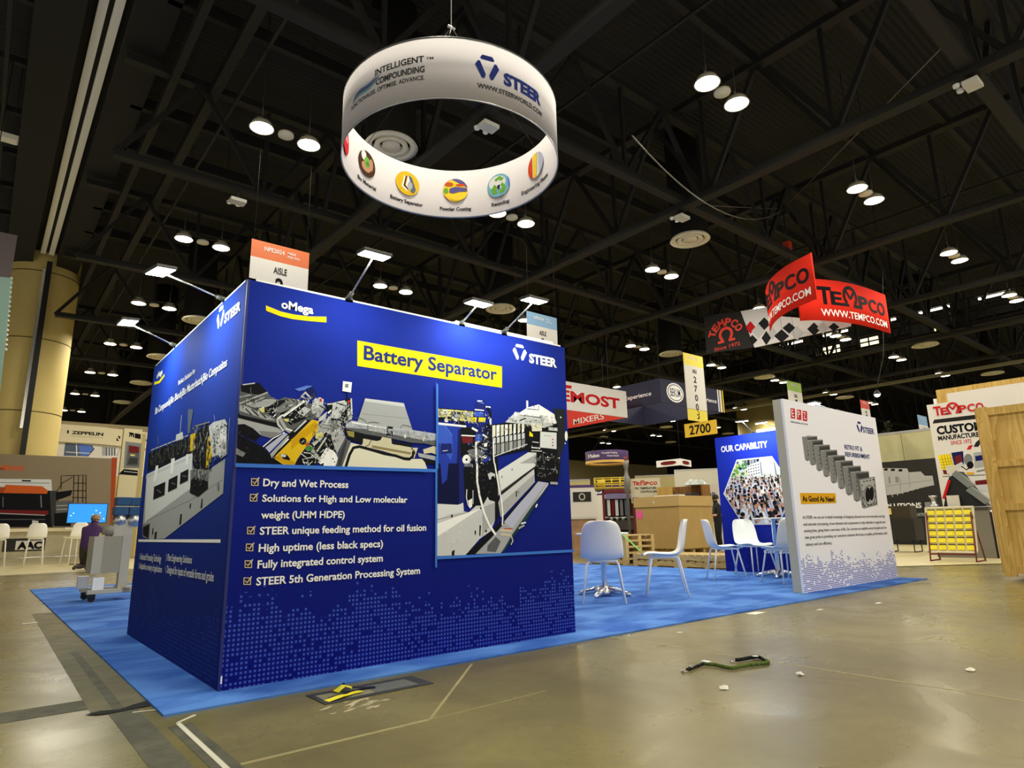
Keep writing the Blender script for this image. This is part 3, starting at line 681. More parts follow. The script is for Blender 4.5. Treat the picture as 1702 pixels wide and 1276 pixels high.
  ('ink', 0, ((0.649,1.668), (0.64,1.659), (0.626,1.658), (0.621,1.666), (0.63,1.675), (0.644,1.676))),
  ('grey2', 0, ((0.683,1.841), (0.875,1.869), (1.148,1.881), (1.141,1.795), (0.891,1.752), (0.847,1.522), (0.75,1.504), (0.694,1.524))),
  ('grey3', 0, ((0.683,1.841), (0.828,1.841), (0.84,1.519), (0.699,1.522))),
  ('grey1', 0, ((0.822,1.819), (1.144,1.863), (1.141,1.795), (0.891,1.752))),
  ('grey4', 0.011, ((0.683,1.841), (1.148,1.881))),
  ('grey4', 0.008, ((0.691,1.825), (0.706,1.523))),
  ('ink', 0, ((0.841,1.778), (0.831,1.769), (0.816,1.768), (0.811,1.776), (0.821,1.785), (0.836,1.786))),
  ('ink', 0, ((0.831,1.721), (0.822,1.712), (0.807,1.712), (0.802,1.72), (0.811,1.729), (0.826,1.729))),
  ('ink', 0, ((0.822,1.665), (0.812,1.656), (0.798,1.655), (0.792,1.664), (0.802,1.673), (0.817,1.673))),
  ('ink', 0, ((0.813,1.609), (0.803,1.6), (0.788,1.6), (0.783,1.608), (0.793,1.617), (0.807,1.617))),
  ('grey2', 0, ((0.859,1.781), (1.062,1.81), (1.35,1.821), (1.343,1.734), (1.079,1.692), (1.03,1.45), (0.927,1.431), (0.869,1.452))),
  ('grey3', 0, ((0.859,1.781), (1.008,1.781), (1.022,1.446), (0.875,1.451))),
  ('grey1', 0, ((1.001,1.758), (1.345,1.803), (1.343,1.734), (1.079,1.692))),
  ('grey4', 0.011, ((0.859,1.781), (1.35,1.821))),
  ('grey4', 0.009, ((0.867,1.765), (0.881,1.451))),
  ('ink', 0, ((1.02,1.717), (1.01,1.708), (0.995,1.707), (0.99,1.715), (1,1.724), (1.015,1.725))),
  ('ink', 0, ((1.01,1.66), (1,1.651), (0.985,1.65), (0.98,1.659), (0.99,1.668), (1.005,1.668))),
  ('ink', 0, ((1.001,1.603), (0.991,1.595), (0.976,1.594), (0.97,1.602), (0.98,1.611), (0.995,1.612))),
  ('ink', 0, ((0.991,1.547), (0.981,1.538), (0.966,1.538), (0.961,1.546), (0.971,1.555), (0.986,1.555))),
  ('grey2', 0, ((1.051,1.719), (1.264,1.747), (1.569,1.757), (1.561,1.669), (1.283,1.627), (1.229,1.373), (1.121,1.354), (1.059,1.376))),
  ('grey3', 0, ((1.051,1.719), (1.203,1.718), (1.221,1.369), (1.065,1.375))),
  ('grey1', 0, ((1.196,1.695), (1.564,1.739), (1.561,1.669), (1.283,1.627))),
  ('grey4', 0.011, ((1.051,1.719), (1.569,1.757))),
  ('grey4', 0.009, ((1.058,1.702), (1.072,1.375))),
  ('ink', 0, ((1.216,1.653), (1.205,1.644), (1.19,1.643), (1.185,1.651), (1.195,1.66), (1.21,1.661))),
  ('ink', 0, ((1.205,1.595), (1.195,1.586), (1.179,1.585), (1.174,1.594), (1.184,1.603), (1.2,1.604))),
  ('ink', 0, ((1.195,1.538), (1.185,1.529), (1.169,1.528), (1.164,1.537), (1.174,1.546), (1.19,1.546))),
  ('ink', 0, ((1.185,1.481), (1.174,1.472), (1.159,1.472), (1.154,1.48), (1.164,1.489), (1.179,1.489))),
  ('grey2', 0, ((1.254,1.657), (1.479,1.685), (1.802,1.695), (1.794,1.605), (1.499,1.564), (1.44,1.297), (1.326,1.279), (1.261,1.302))),
  ('grey3', 0, ((1.254,1.657), (1.41,1.656), (1.432,1.294), (1.268,1.3))),
  ('grey1', 0, ((1.404,1.633), (1.796,1.677), (1.794,1.605), (1.499,1.564))),
  ('grey4', 0.012, ((1.254,1.657), (1.802,1.695))),
  ('grey4', 0.009, ((1.262,1.641), (1.275,1.3))),
  ('ink', 0, ((1.423,1.59), (1.413,1.581), (1.397,1.58), (1.391,1.589), (1.402,1.598), (1.418,1.599))),
  ('ink', 0, ((1.412,1.532), (1.402,1.523), (1.386,1.522), (1.38,1.531), (1.391,1.54), (1.407,1.54))),
  ('ink', 0, ((1.401,1.474), (1.391,1.465), (1.375,1.464), (1.369,1.473), (1.38,1.482), (1.396,1.483))),
  ('ink', 0, ((1.39,1.417), (1.38,1.408), (1.364,1.407), (1.359,1.416), (1.369,1.425), (1.385,1.425))),
  ('grey2', 0, ((1.462,1.592), (1.699,1.619), (2.04,1.627), (2.032,1.537), (1.721,1.496), (1.656,1.217), (1.535,1.198), (1.467,1.222))),
  ('grey3', 0, ((1.462,1.592), (1.622,1.589), (1.647,1.213), (1.474,1.221))),
  ('grey1', 0, ((1.615,1.566), (2.034,1.609), (2.032,1.537), (1.721,1.496))),
  ('grey4', 0.012, ((1.462,1.592), (2.04,1.627))),
  ('grey4', 0.009, ((1.47,1.575), (1.482,1.221))),
  ('ink', 0, ((1.635,1.523), (1.624,1.513), (1.608,1.513), (1.602,1.522), (1.613,1.531), (1.63,1.531))),
  ('ink', 0, ((1.624,1.464), (1.613,1.455), (1.596,1.454), (1.591,1.463), (1.602,1.472), (1.618,1.473))),
  ('ink', 0, ((1.612,1.406), (1.601,1.397), (1.585,1.396), (1.579,1.405), (1.59,1.414), (1.607,1.414))),
  ('ink', 0, ((1.601,1.347), (1.59,1.338), (1.573,1.338), (1.568,1.347), (1.579,1.356), (1.595,1.356))),
  ('grey2', 0, ((1.681,1.523), (1.932,1.55), (2.292,1.557), (2.284,1.465), (1.955,1.425), (1.884,1.133), (1.756,1.114), (1.685,1.139))),
  ('grey3', 0, ((1.681,1.523), (1.846,1.52), (1.874,1.129), (1.692,1.138))),
  ('grey1', 0, ((1.839,1.496), (2.286,1.538), (2.284,1.465), (1.955,1.425))),
  ('grey4', 0.012, ((1.681,1.523), (2.292,1.557))),
  ('grey4', 0.009, ((1.689,1.506), (1.7,1.138))),
  ('ink', 0, ((1.859,1.452), (1.848,1.443), (1.831,1.442), (1.825,1.451), (1.837,1.46), (1.853,1.461))),
  ('ink', 0, ((1.847,1.393), (1.836,1.384), (1.819,1.383), (1.813,1.392), (1.824,1.401), (1.841,1.402))),
  ('ink', 0, ((1.835,1.334), (1.824,1.325), (1.807,1.324), (1.801,1.333), (1.812,1.342), (1.829,1.343))),
  ('ink', 0, ((1.823,1.275), (1.812,1.266), (1.795,1.266), (1.789,1.274), (1.8,1.284), (1.817,1.284))),
  ('grey3', 0, ((1.917,1.432), (2.48,1.487), (2.443,1.074), (1.975,1.021), (1.911,1.036))),
  ('grey4', 0, ((1.957,1.418), (2.438,1.47), (2.401,1.089), (1.997,1.039))),
  ('grey2', 0, ((2.424,1.21), (2.388,1.152), (2.325,1.103), (2.244,1.07), (2.16,1.058), (2.083,1.069), (2.026,1.101), (1.997,1.148), (1.999,1.205), (2.033,1.262), (2.094,1.311), (2.172,1.345), (2.258,1.359), (2.337,1.349), (2.396,1.317), (2.427,1.268))),
  ('grey4b', 0, ((2.395,1.21), (2.363,1.158), (2.308,1.113), (2.238,1.084), (2.164,1.073), (2.098,1.083), (2.049,1.111), (2.024,1.154), (2.027,1.205), (2.057,1.256), (2.11,1.301), (2.179,1.331), (2.253,1.343), (2.321,1.334), (2.372,1.306), (2.398,1.262))),
  ('black', 0, ((2.232,1.215), (2.212,1.174), (2.182,1.139), (2.147,1.115), (2.113,1.107), (2.083,1.115), (2.064,1.138), (2.057,1.172), (2.064,1.213), (2.083,1.254), (2.112,1.289), (2.147,1.313), (2.183,1.322), (2.212,1.315), (2.232,1.292), (2.239,1.257))),
  ('black', 0, ((2.366,1.232), (2.347,1.194), (2.317,1.161), (2.282,1.139), (2.247,1.132), (2.217,1.139), (2.197,1.16), (2.189,1.192), (2.195,1.23), (2.213,1.268), (2.243,1.3), (2.277,1.323), (2.313,1.331), (2.344,1.324), (2.365,1.303), (2.372,1.27))),
  ('ink', 0, ((2.104,1.404), (2.088,1.392), (2.064,1.391), (2.055,1.403), (2.071,1.415), (2.096,1.416))),
  ('ink', 0, ((2.213,1.416), (2.197,1.404), (2.172,1.403), (2.163,1.415), (2.18,1.427), (2.204,1.428))),
  ('ink', 0, ((2.324,1.428), (2.307,1.416), (2.282,1.415), (2.273,1.427), (2.29,1.439), (2.315,1.44))),
  ('ink', 0, ((2.436,1.441), (2.419,1.428), (2.393,1.428), (2.385,1.439), (2.401,1.452), (2.427,1.452))),
  ('ink', 0, ((2.028,1.058), (2.012,1.046), (1.988,1.046), (1.98,1.058), (1.995,1.069), (2.019,1.069))),
  ('ink', 0, ((2.135,1.067), (2.119,1.056), (2.094,1.055), (2.086,1.067), (2.102,1.078), (2.126,1.079))),
  ('ink', 0, ((2.243,1.077), (2.227,1.065), (2.202,1.065), (2.194,1.076), (2.21,1.088), (2.235,1.088))),
  ('ink', 0, ((2.353,1.086), (2.337,1.074), (2.312,1.074), (2.303,1.086), (2.319,1.097), (2.345,1.098))),
  ('ink', 0, ((2.027,1.346), (2.014,1.333), (1.997,1.332), (1.992,1.345), (2.005,1.358), (2.022,1.358))),
  ('ink', 0, ((2.009,1.256), (1.996,1.243), (1.979,1.243), (1.974,1.256), (1.987,1.269), (2.004,1.269))),
  ('ink', 0, ((1.991,1.168), (1.978,1.155), (1.961,1.155), (1.956,1.167), (1.969,1.18), (1.986,1.18))),
  ('ink', 0, ((1.973,1.08), (1.96,1.067), (1.943,1.067), (1.939,1.079), (1.951,1.092), (1.968,1.092))),
  ('ink', 0, ((2.447,1.355), (2.434,1.342), (2.415,1.341), (2.411,1.355), (2.424,1.368), (2.443,1.368))),
  ('ink', 0, ((2.433,1.271), (2.42,1.258), (2.402,1.258), (2.397,1.27), (2.411,1.284), (2.429,1.284))),
  ('ink', 0, ((2.42,1.188), (2.406,1.174), (2.388,1.174), (2.384,1.187), (2.397,1.2), (2.415,1.201))),
  ('ink', 0, ((2.406,1.104), (2.393,1.091), (2.375,1.091), (2.37,1.104), (2.384,1.117), (2.402,1.117))),
 ],
 'ming': [
  ('orange2', 0, ((3.74,3.579), (3.917,3.588), (4.001,1.161), (3.923,1.162))),
  ('ink', 0, ((0.604,2.342), (2.08,2.47), (2.267,1.163), (0.743,1.188))),
  ('grey5', 0, ((0.557,2.731), (2.05,2.749), (2.113,2.369), (0.587,2.488))),
  ('grey3', 0.024, ((0.688,2.612), (2.022,2.621))),
  ('ink', 0, ((1.25,2.711), (1.494,2.708), (1.5,2.658), (1.256,2.662))),
  ('orange', 0, ((0.853,2.543), (1.825,2.515), (2.008,2.367), (1.977,2.266), (0.806,2.273), (0.753,2.394))),
  ('orange2', 0, ((0.593,2.439), (0.864,2.445), (0.806,2.273), (0.613,2.269))),
  ('ink', 0, ((0.735,2.223), (2.025,2.216), (2.028,1.814), (0.781,1.835))),
  ('grey2', 0.029, ((0.821,2.151), (0.861,1.812))),
  ('grey3', 0.03, ((1.817,2.213), (1.883,1.813))),
  ('maroon', 0, ((0.677,1.739), (2.082,1.704), (2.097,1.564), (0.691,1.619))),
  ('grey4', 0.029, ((0.807,1.619), (2.015,1.554))),
  ('grey2', 0.024, ((0.83,1.426), (2.031,1.415))),
  ('grey5', 0, ((1.685,1.393), (1.851,1.367), (1.853,1.17), (1.69,1.173))),
  ('grey1', 0, ((2.05,2.368), (2.282,2.372), (2.451,1.21), (2.219,1.214))),
  ('ink', 0, ((2.224,2.32), (2.687,2.405), (2.663,2.224), (2.376,2.093), (2.251,2.067))),
  ('ink', 0.026, ((2.361,2.425), (2.311,2.886), (2.635,2.896), (3.028,2.935), (3.133,1.919))),
  ('ink', 0.026, ((2.678,2.897), (2.755,1.969))),
  ('ink', 0.026, ((2.807,2.928), (2.886,1.97))),
  ('ink', 0.026, ((2.939,2.932), (3.031,1.97))),
  ('ink', 0.026, ((2.706,2.638), (3.058,2.647))),
  ('ink', 0.026, ((2.733,2.38), (3.085,2.386))),
  ('ink', 0.026, ((2.714,2.148), (3.109,2.152))),
  ('ink', 0.025, ((2.26,2.372), (2.36,2.63), (2.64,2.844))),
  ('grey2', 0, ((2.257,2.016), (2.725,2.046), (2.723,1.662), (2.301,1.613))),
  ('grey4', 0.025, ((2.295,1.865), (2.741,1.892))),
  ('grey4', 0.025, ((2.308,1.739), (2.755,1.764))),
  ('ink', 0, ((2.259,1.613), (2.723,1.662), (2.774,1.18), (2.306,1.187))),
 ],
 'tempcoprint': [
  ('ink2', 0, ((0.113,3.179), (1.117,3.177), (1.134,3.075), (0.064,3.09))),
  ('ink2', 0, ((0.873,2.546), (0.974,2.624), (1.032,2.617), (0.906,2.436), (0.814,2.446))),
  ('red2', 0, ((0.73,2.486), (0.809,2.497), (0.75,2.393), (0.666,2.398))),
  ('yellow', 0, ((0.069,2.321), (0.33,2.336), (0.363,1.974), (0.101,1.975))),
  ('navy', 0, ((0.35,2.354), (0.594,2.37), (0.564,2.056), (0.372,2.033))),
  ('maroon', 0, ((0.407,2.269), (0.548,2.295), (0.536,2.098), (0.398,2.09))),
  ('grey3', 0, ((0.751,2.158), (0.737,2.108), (0.712,2.067), (0.68,2.041), (0.645,2.034), (0.614,2.047), (0.59,2.078), (0.577,2.122), (0.578,2.173), (0.592,2.224), (0.618,2.265), (0.65,2.291), (0.685,2.297), (0.716,2.284), (0.74,2.253), (0.752,2.208))),
  ('ink', 0, ((0.752,2.033), (0.743,2.001), (0.724,1.974), (0.7,1.958), (0.674,1.953), (0.649,1.962), (0.63,1.982), (0.62,2.011), (0.62,2.044), (0.63,2.076), (0.648,2.102), (0.673,2.119), (0.699,2.123), (0.723,2.115), (0.742,2.094), (0.752,2.065))),
  ('grey4', 0, ((0.787,2.311), (1.021,2.326), (0.985,1.982), (0.768,1.961))),
  ('navy', 0, ((0.809,2.231), (1.009,2.25), (0.998,2.135), (0.808,2.114))),
  ('grey5', 0.102, ((0.292,1.96), (0.55,2.077))),
  ('maroon', 0, ((0.118,1.974), (0.254,1.943), (0.241,1.852), (0.121,1.873))),
  ('ink', 0.023, ((0.508,2.022), (0.597,1.936), (0.708,2.005))),
  ('amber', 0, ((0.588,1.878), (0.738,1.867), (0.73,1.817), (0.581,1.827))),
  ('grey3', 0.038, ((0.79,1.882), (0.958,1.907))),
  ('grey3', 0.024, ((0.095,1.815), (0.94,1.794))),
  ('maroon', 0, ((0.725,1.674), (1.022,1.692), (1.011,1.579), (0.727,1.577))),
  ('grey5', 0.152, ((0.699,1.502), (0.961,1.506))),
  ('olive', 0.012, ((0.14,2.323), (0.168,1.974))),
  ('olive', 0.012, ((0.198,2.325), (0.224,1.973))),
  ('olive', 0.012, ((0.255,2.328), (0.28,1.973))),
  ('olive', 0.012, ((0.311,2.33), (0.335,1.972))),
  ('olive', 0.012, ((0.078,2.215), (0.349,2.23))),
  ('olive', 0.012, ((0.087,2.15), (0.357,2.166))),
  ('olive', 0.012, ((0.095,2.084), (0.365,2.101))),
  ('olive', 0.012, ((0.103,2.019), (0.373,2.037))),
 ],
 'building': [
  ('grey4', 0, ((0.712,2.581), (1.481,2.507), (1.515,2.373), (1.875,2.374), (1.98,2.226), (2.203,2.21), (2.208,1.906), (1.85,1.845), (1.156,1.685), (0.722,1.65))),
  ('ink', 0, ((0.765,2.565), (0.873,2.556), (0.863,2.481), (0.754,2.489))),
  ('ink', 0, ((0.979,2.536), (1.102,2.526), (1.092,2.451), (0.969,2.461))),
  ('ink', 0, ((1.217,2.505), (1.332,2.496), (1.321,2.417), (1.206,2.425))),
  ('grey3', 0, ((0.862,2.277), (0.916,2.274), (0.895,2.044), (0.842,2.047))),
  ('grey3', 0, ((1.076,2.262), (1.182,2.255), (1.165,2.055), (1.059,2.062))),
  ('grey3', 0.017, ((1.511,2.345), (1.485,1.866))),
  ('grey3', 0.017, ((1.227,2.194), (1.164,1.742))),
  ('grey3', 0.017, ((0.765,1.965), (2.183,2.073))),
  ('grey4', 0.029, ((0.895,1.727), (0.902,1.584))),
  ('grey4', 0.028, ((1.06,1.759), (1.069,1.627))),
  ('grey4', 0.028, ((1.224,1.79), (1.233,1.67))),
  ('grey4', 0.028, ((1.385,1.821), (1.396,1.713))),
  ('grey4', 0.028, ((1.545,1.851), (1.557,1.755))),
  ('grey4', 0.028, ((1.703,1.881), (1.717,1.796))),
  ('grey4', 0.028, ((1.86,1.911), (1.875,1.837))),
  ('grey4', 0.027, ((2.015,1.94), (2.031,1.878))),
  ('grey4', 0.027, ((2.168,1.969), (2.186,1.919))),
 ],
 'zeppic': [
  ('slate', 0, ((0.325,4.964), (1.337,4.925), (1.457,4.758), (1.244,4.399), (0.331,4.386))),
  ('blue2', 0, ((0.809,4.961), (1.308,4.923), (1.426,4.774), (1.27,4.435), (0.981,4.42))),
  ('white', 0.034, ((0.756,4.923), (0.824,4.412))),
  ('white', 0.027, ((0.396,4.559), (1.347,4.543))),
  ('ink', 0.028, ((1.322,4.924), (1.457,4.758), (1.244,4.399))),
  ('grey4', 0, ((1.757,4.881), (1.907,4.883), (1.948,4.471), (1.799,4.463))),
  ('slate', 0, ((1.908,4.873), (1.968,4.869), (2.008,4.474), (1.948,4.471))),
  ('slate', 0, ((2.016,4.872), (2.077,4.869), (2.116,4.479), (2.056,4.476))),
  ('slate', 0, ((2.126,4.872), (2.187,4.868), (2.224,4.485), (2.164,4.482))),
  ('slate', 0, ((2.235,4.871), (2.297,4.868), (2.333,4.491), (2.273,4.487))),
  ('ink', 0.018, ((2.489,4.854), (2.389,4.458))),
 ],
 'zepmark': [
  ('ink', 0, ((2.327,5.408), (2.429,5.401), (2.428,5.351), (2.326,5.351))),
  ('ink', 0, ((2.374,5.397), (2.429,5.401), (2.424,5.272), (2.374,5.276))),
  ('ink', 0, ((2.279,5.305), (2.328,5.301), (2.333,5.184), (2.284,5.187))),
  ('ink', 0, ((2.286,5.227), (2.385,5.219), (2.384,5.169), (2.286,5.17))),
  ('ink', 0, ((0.326,5.53), (0.391,5.528), (0.401,5.381), (0.336,5.383))),
 ],
 'mbanner': [
  ('ink', 0, ((0.166,4.616), (0.278,4.613), (0.356,4.579), (0.37,4.431), (0.32,4.433), (0.314,4.547), (0.275,4.43), (0.235,4.541), (0.233,4.433), (0.2,4.436), (0.203,4.567))),
  ('ink', 0, ((0.379,4.595), (0.578,4.566), (0.588,4.38), (0.384,4.409))),
  ('grey3', 0, ((0.101,4.261), (0.64,4.225), (0.651,3.286), (0.135,3.266))),
  ('grey2', 0, ((0.199,4.14), (0.577,4.092), (0.621,3.342), (0.2,3.352))),
  ('maroon', 0, ((0.238,4.114), (0.565,4.077), (0.579,3.85), (0.25,3.86))),
  ('grey1', 0, ((0.293,3.665), (0.566,3.665), (0.564,3.424), (0.244,3.41))),
  ('paleyellow', 0, ((0.306,3.793), (0.455,3.787), (0.455,3.73), (0.306,3.736))),
  ('ink', 0, ((0.15,3.239), (0.609,3.2), (0.615,3.003), (-0.012,3.038))),
  ('grey5', 0.022, ((0.158,3.155), (0.605,3.115))),
 ],
 'checks': [
  ('white', 0, ((1.151,7.989), (2.137,7.875), (2.508,7.439), (4.692,6.656), (4.676,6.535), (1.522,6.595))),
  ('red2', 0, ((1.479,7.541), (1.656,7.269), (1.431,7.101), (1.251,7.373))),
  ('ink2', 0, ((1.991,7.538), (2.187,7.263), (1.942,7.105), (1.741,7.38))),
  ('grey5', 0, ((1.756,7.383), (1.966,7.064), (1.698,6.867), (1.485,7.186))),
  ('ink2', 0, ((1.499,7.048), (1.665,6.826), (1.46,6.693), (1.291,6.916))),
  ('ink2', 0, ((2.008,7.061), (2.146,6.779), (1.953,6.578), (1.813,6.859))),
  ('grey5', 0, ((2.239,7.16), (2.362,6.896), (2.187,6.707), (2.062,6.971))),
  ('ink2', 0, ((2.537,6.981), (2.761,6.695), (2.485,6.534), (2.255,6.82))),
  ('ink2', 0, ((2.814,7.139), (3.012,6.9), (2.77,6.774), (2.568,7.014))),
  ('grey5', 0, ((3.059,6.961), (3.259,6.671), (3.003,6.497), (2.799,6.787))),
  ('ink2', 0, ((3.29,6.71), (3.301,6.694), (3.287,6.684), (3.276,6.7))),
  ('ink2', 0, ((3.606,6.936), (3.786,6.669), (3.553,6.507), (3.369,6.775))),
  ('grey5', 0, ((3.88,6.871), (4.035,6.637), (3.833,6.496), (3.675,6.729))),
  ('ink2', 0, ((4.203,6.766), (4.348,6.588), (4.168,6.495), (4.021,6.673))),
 ],
 'blackpanel': [
  ('ink2', 0, ((-0.299,8.204), (1.126,7.975), (1.501,6.6), (-0.305,6.795))),
 ],
}
TEXT = {
 'bullets': [
  ('Dry and Wet Process', 0.174, 0.730, 1.143, 0.0447),
  ('Solutions for High and Low molecular', 0.174, 1.178, 1.050, 0.0417),
  ('weight (UHM HDPE)', 0.174, 0.712, 0.950, 0.0427),
  ('STEER unique feeding method for oil fusion', 0.172, 1.334, 0.855, 0.0447),
  ('High uptime (less black specs)', 0.172, 0.995, 0.755, 0.0454),
  ('Fully integrated control system', 0.171, 0.996, 0.661, 0.0450),
  ('STEER 5th Generation Processing System', 0.170, 1.287, 0.564, 0.0446),
 ],
 'headline': [
  ('Battery Separator', 0.812, 1.997, 2.037, 0.1012),
 ],
 'steerfront': [
  ('STEER', 2.348, 2.671, 2.239, 0.0793),
 ],
 'omega': [
  ('oMega', 0.219, 0.435, 2.283, 0.0446),
 ],
 'steerside': [
  ('STEER', 2.358, 2.711, 2.264, 0.0680),
 ],
 'sidehead': [
  ('Perfect Solution for', 1.125, 1.661, 2.057, 0.0405),
  ('Bio Compounds|Bio Blends|Bio Masterbatch|Bio Composites', 0.288, 2.502, 1.937, 0.0613),
 ],
 'omegaside': [
  ('oMega', 0.188, 0.434, 2.292, 0.0514),
 ],
 'sidefoot': [
  ('Advanced Processing Technology', 0.282, 1.110, 0.657, 0.0533),
  ('Plant Engineering Solutions', 1.317, 2.034, 0.674, 0.0490),
  ('Adaptable to variety of applications', 0.293, 1.167, 0.581, 0.0490),
  ('Designed for inputs of versatile forms and grades', 1.335, 2.578, 0.586, 0.0543),
 ],
 'epzletters': [
  ('E', 0.182, 0.253, 2.173, 0.1159),
  ('P', 0.344, 0.417, 2.174, 0.1146),
  ('Z', 0.490, 0.569, 2.170, 0.1143),
 ],
 'epzsub': [
  ('PRODUCTS', 0.141, 0.588, 2.108, 0.0179),
 ],
 'steerepz': [
  ('STEER', 2.296, 2.693, 2.140, 0.0838),
 ],
 'epzhead': [
  ('RETRO FIT &', 1.604, 2.177, 1.850, 0.0633),
  ('REFURBISHMENT', 1.595, 2.405, 1.746, 0.0629),
 ],
 'epztagtext': [
  ('As Good As New!', 0.207, 1.087, 1.107, 0.0687),
 ],
 'epzpara': [
  ('At STEER, we use our in-depth knowledge of designing advanced twin screw extruders and high', 0.163, 2.642, 0.890, 0.0364),
  ('end extruder processing, screw elements and components to help refurbish or upgrade your', 0.161, 2.642, 0.806, 0.0362),
  ('existing lines, giving them a new lease of life. Our services are available across the globe and we', 0.160, 2.647, 0.726, 0.0360),
  ('take great pride in providing our customers solutions that focus on quality, performance, yield,', 0.158, 2.648, 0.646, 0.0357),
  ('delivery and cost efficiency.', 0.160, 0.862, 0.560, 0.0355),
 ],
 'capability': [
  ('OUR CAPABILITY', 0.116, 1.037, 2.127, 0.1088),
 ],
 'capfoot': [
  ('Advanced', 0.254, 0.596, 0.445, 0.0464),
  ('Capabilities', 0.762, 1.211, 0.338, 0.0552),
 ],
 'solutions': [
  ('SOLUTIONS', 0.618, 1.741, 1.193, 0.1713),
 ],
 'industry': [
  ('INDUSTRY', 1.442, 1.820, 0.930, 0.0939),
 ],
 'ming': [
  ('FORMING', 0.103, 1.253, 3.022, 0.1547),
 ],
 'zep': [
  ('ZEPPELIN', 0.506, 1.733, 5.372, 0.1439),
 ],
 'zepsub': [
  ('WE CREATE SOLUTIONS', 0.507, 1.735, 5.259, 0.0342),
 ],
 'zep2': [
  ('ZEPPELIN', 2.512, 3.592, 5.231, 0.1426),
 ],
}
# ------------------------------------------------------------------ surfaces that need their own node trees
def node(nt, t, **kw):
    n = nt.nodes.new('ShaderNode' + t)
    for k, v in kw.items(): setattr(n, k, v)
    return n
def math_(nt, op, a, b=None, c=None):
    n = node(nt, 'Math', operation=op)
    for i, x in enumerate((a, b, c)):
        if x is None: continue
        if isinstance(x, (int, float)): n.inputs[i].default_value = x
        else: nt.links.new(x, n.inputs[i])
    return n.outputs[0]
def mixc(nt, f, a, b):
    n = node(nt, 'Mix', data_type='RGBA')
    for sock, x in ((n.inputs[0], f), (n.inputs[6], a), (n.inputs[7], b)):
        if isinstance(x, tuple): sock.default_value = (*x, 1)
        elif isinstance(x, (int, float)): sock.default_value = x
        else: nt.links.new(x, sock)
    return n.outputs[2]
def print_material(name, base, dot, cell, lo, hi, dash=1.0, rough=.75, top=None, height=2.44):
    """printed fabric: flat colour with a skyline of little squares rising from the bottom edge"""
    m = bpy.data.materials.new(name); m.use_nodes = True; nt = m.node_tree; b = nt.nodes['Principled BSDF']
    tc = node(nt, 'TexCoord'); sp = node(nt, 'SeparateXYZ'); nt.links.new(tc.outputs['Object'], sp.inputs[0])
    u = math_(nt, 'DIVIDE', sp.outputs[0], cell * dash); v = math_(nt, 'DIVIDE', sp.outputs[2], cell)
    fu = math_(nt, 'FRACT', u); fv = math_(nt, 'FRACT', v); iu = math_(nt, 'FLOOR', u); iv = math_(nt, 'FLOOR', v)
    cb = node(nt, 'CombineXYZ'); nt.links.new(iu, cb.inputs[0]); nt.links.new(iv, cb.inputs[1])
    wn = node(nt, 'TexWhiteNoise', noise_dimensions='2D'); nt.links.new(cb.outputs[0], wn.inputs['Vector'])
    wc = node(nt, 'TexWhiteNoise', noise_dimensions='1D'); nt.links.new(math_(nt, 'ADD', iu, 17.3), wc.inputs['W'])
    sk = node(nt, 'TexNoise', noise_dimensions='1D'); nt.links.new(math_(nt, 'MULTIPLY', sp.outputs[0], 1.7), sk.inputs['W']); sk.inputs['Scale'].default_value = 1.0; sk.inputs['Detail'].default_value = 2
    edge = math_(nt, 'ADD', math_(nt, 'ADD', math_(nt, 'MULTIPLY', sk.outputs[0], hi - lo), lo), math_(nt, 'MULTIPLY', wc.outputs[0], .10))
    dens = math_(nt, 'MULTIPLY', math_(nt, 'SUBTRACT', edge, sp.outputs[2]), 5.0)
    dens = math_(nt, 'MINIMUM', math_(nt, 'MAXIMUM', dens, 0.0), .9)
    on = math_(nt, 'LESS_THAN', wn.outputs[0], dens)
    sq = math_(nt, 'MULTIPLY', math_(nt, 'LESS_THAN', math_(nt, 'ABSOLUTE', math_(nt, 'SUBTRACT', fu, .5)), .27 if dash == 1 else .42), math_(nt, 'LESS_THAN', math_(nt, 'ABSOLUTE', math_(nt, 'SUBTRACT', fv, .5)), .27 if dash == 1 else .3))
    if top:     # brightening under the arm lights, painted in as a lighter blue upward
        g = math_(nt, 'DIVIDE', sp.outputs[2], height); base = mixc(nt, g, lin(base), lin(top))
    else: base = lin(base)
    nt.links.new(mixc(nt, math_(nt, 'MULTIPLY', on, sq), base, lin(dot)), b.inputs['Base Color'])
    b.inputs['Roughness'].default_value = rough; b.inputs['Specular IOR Level'].default_value = .08
    return m

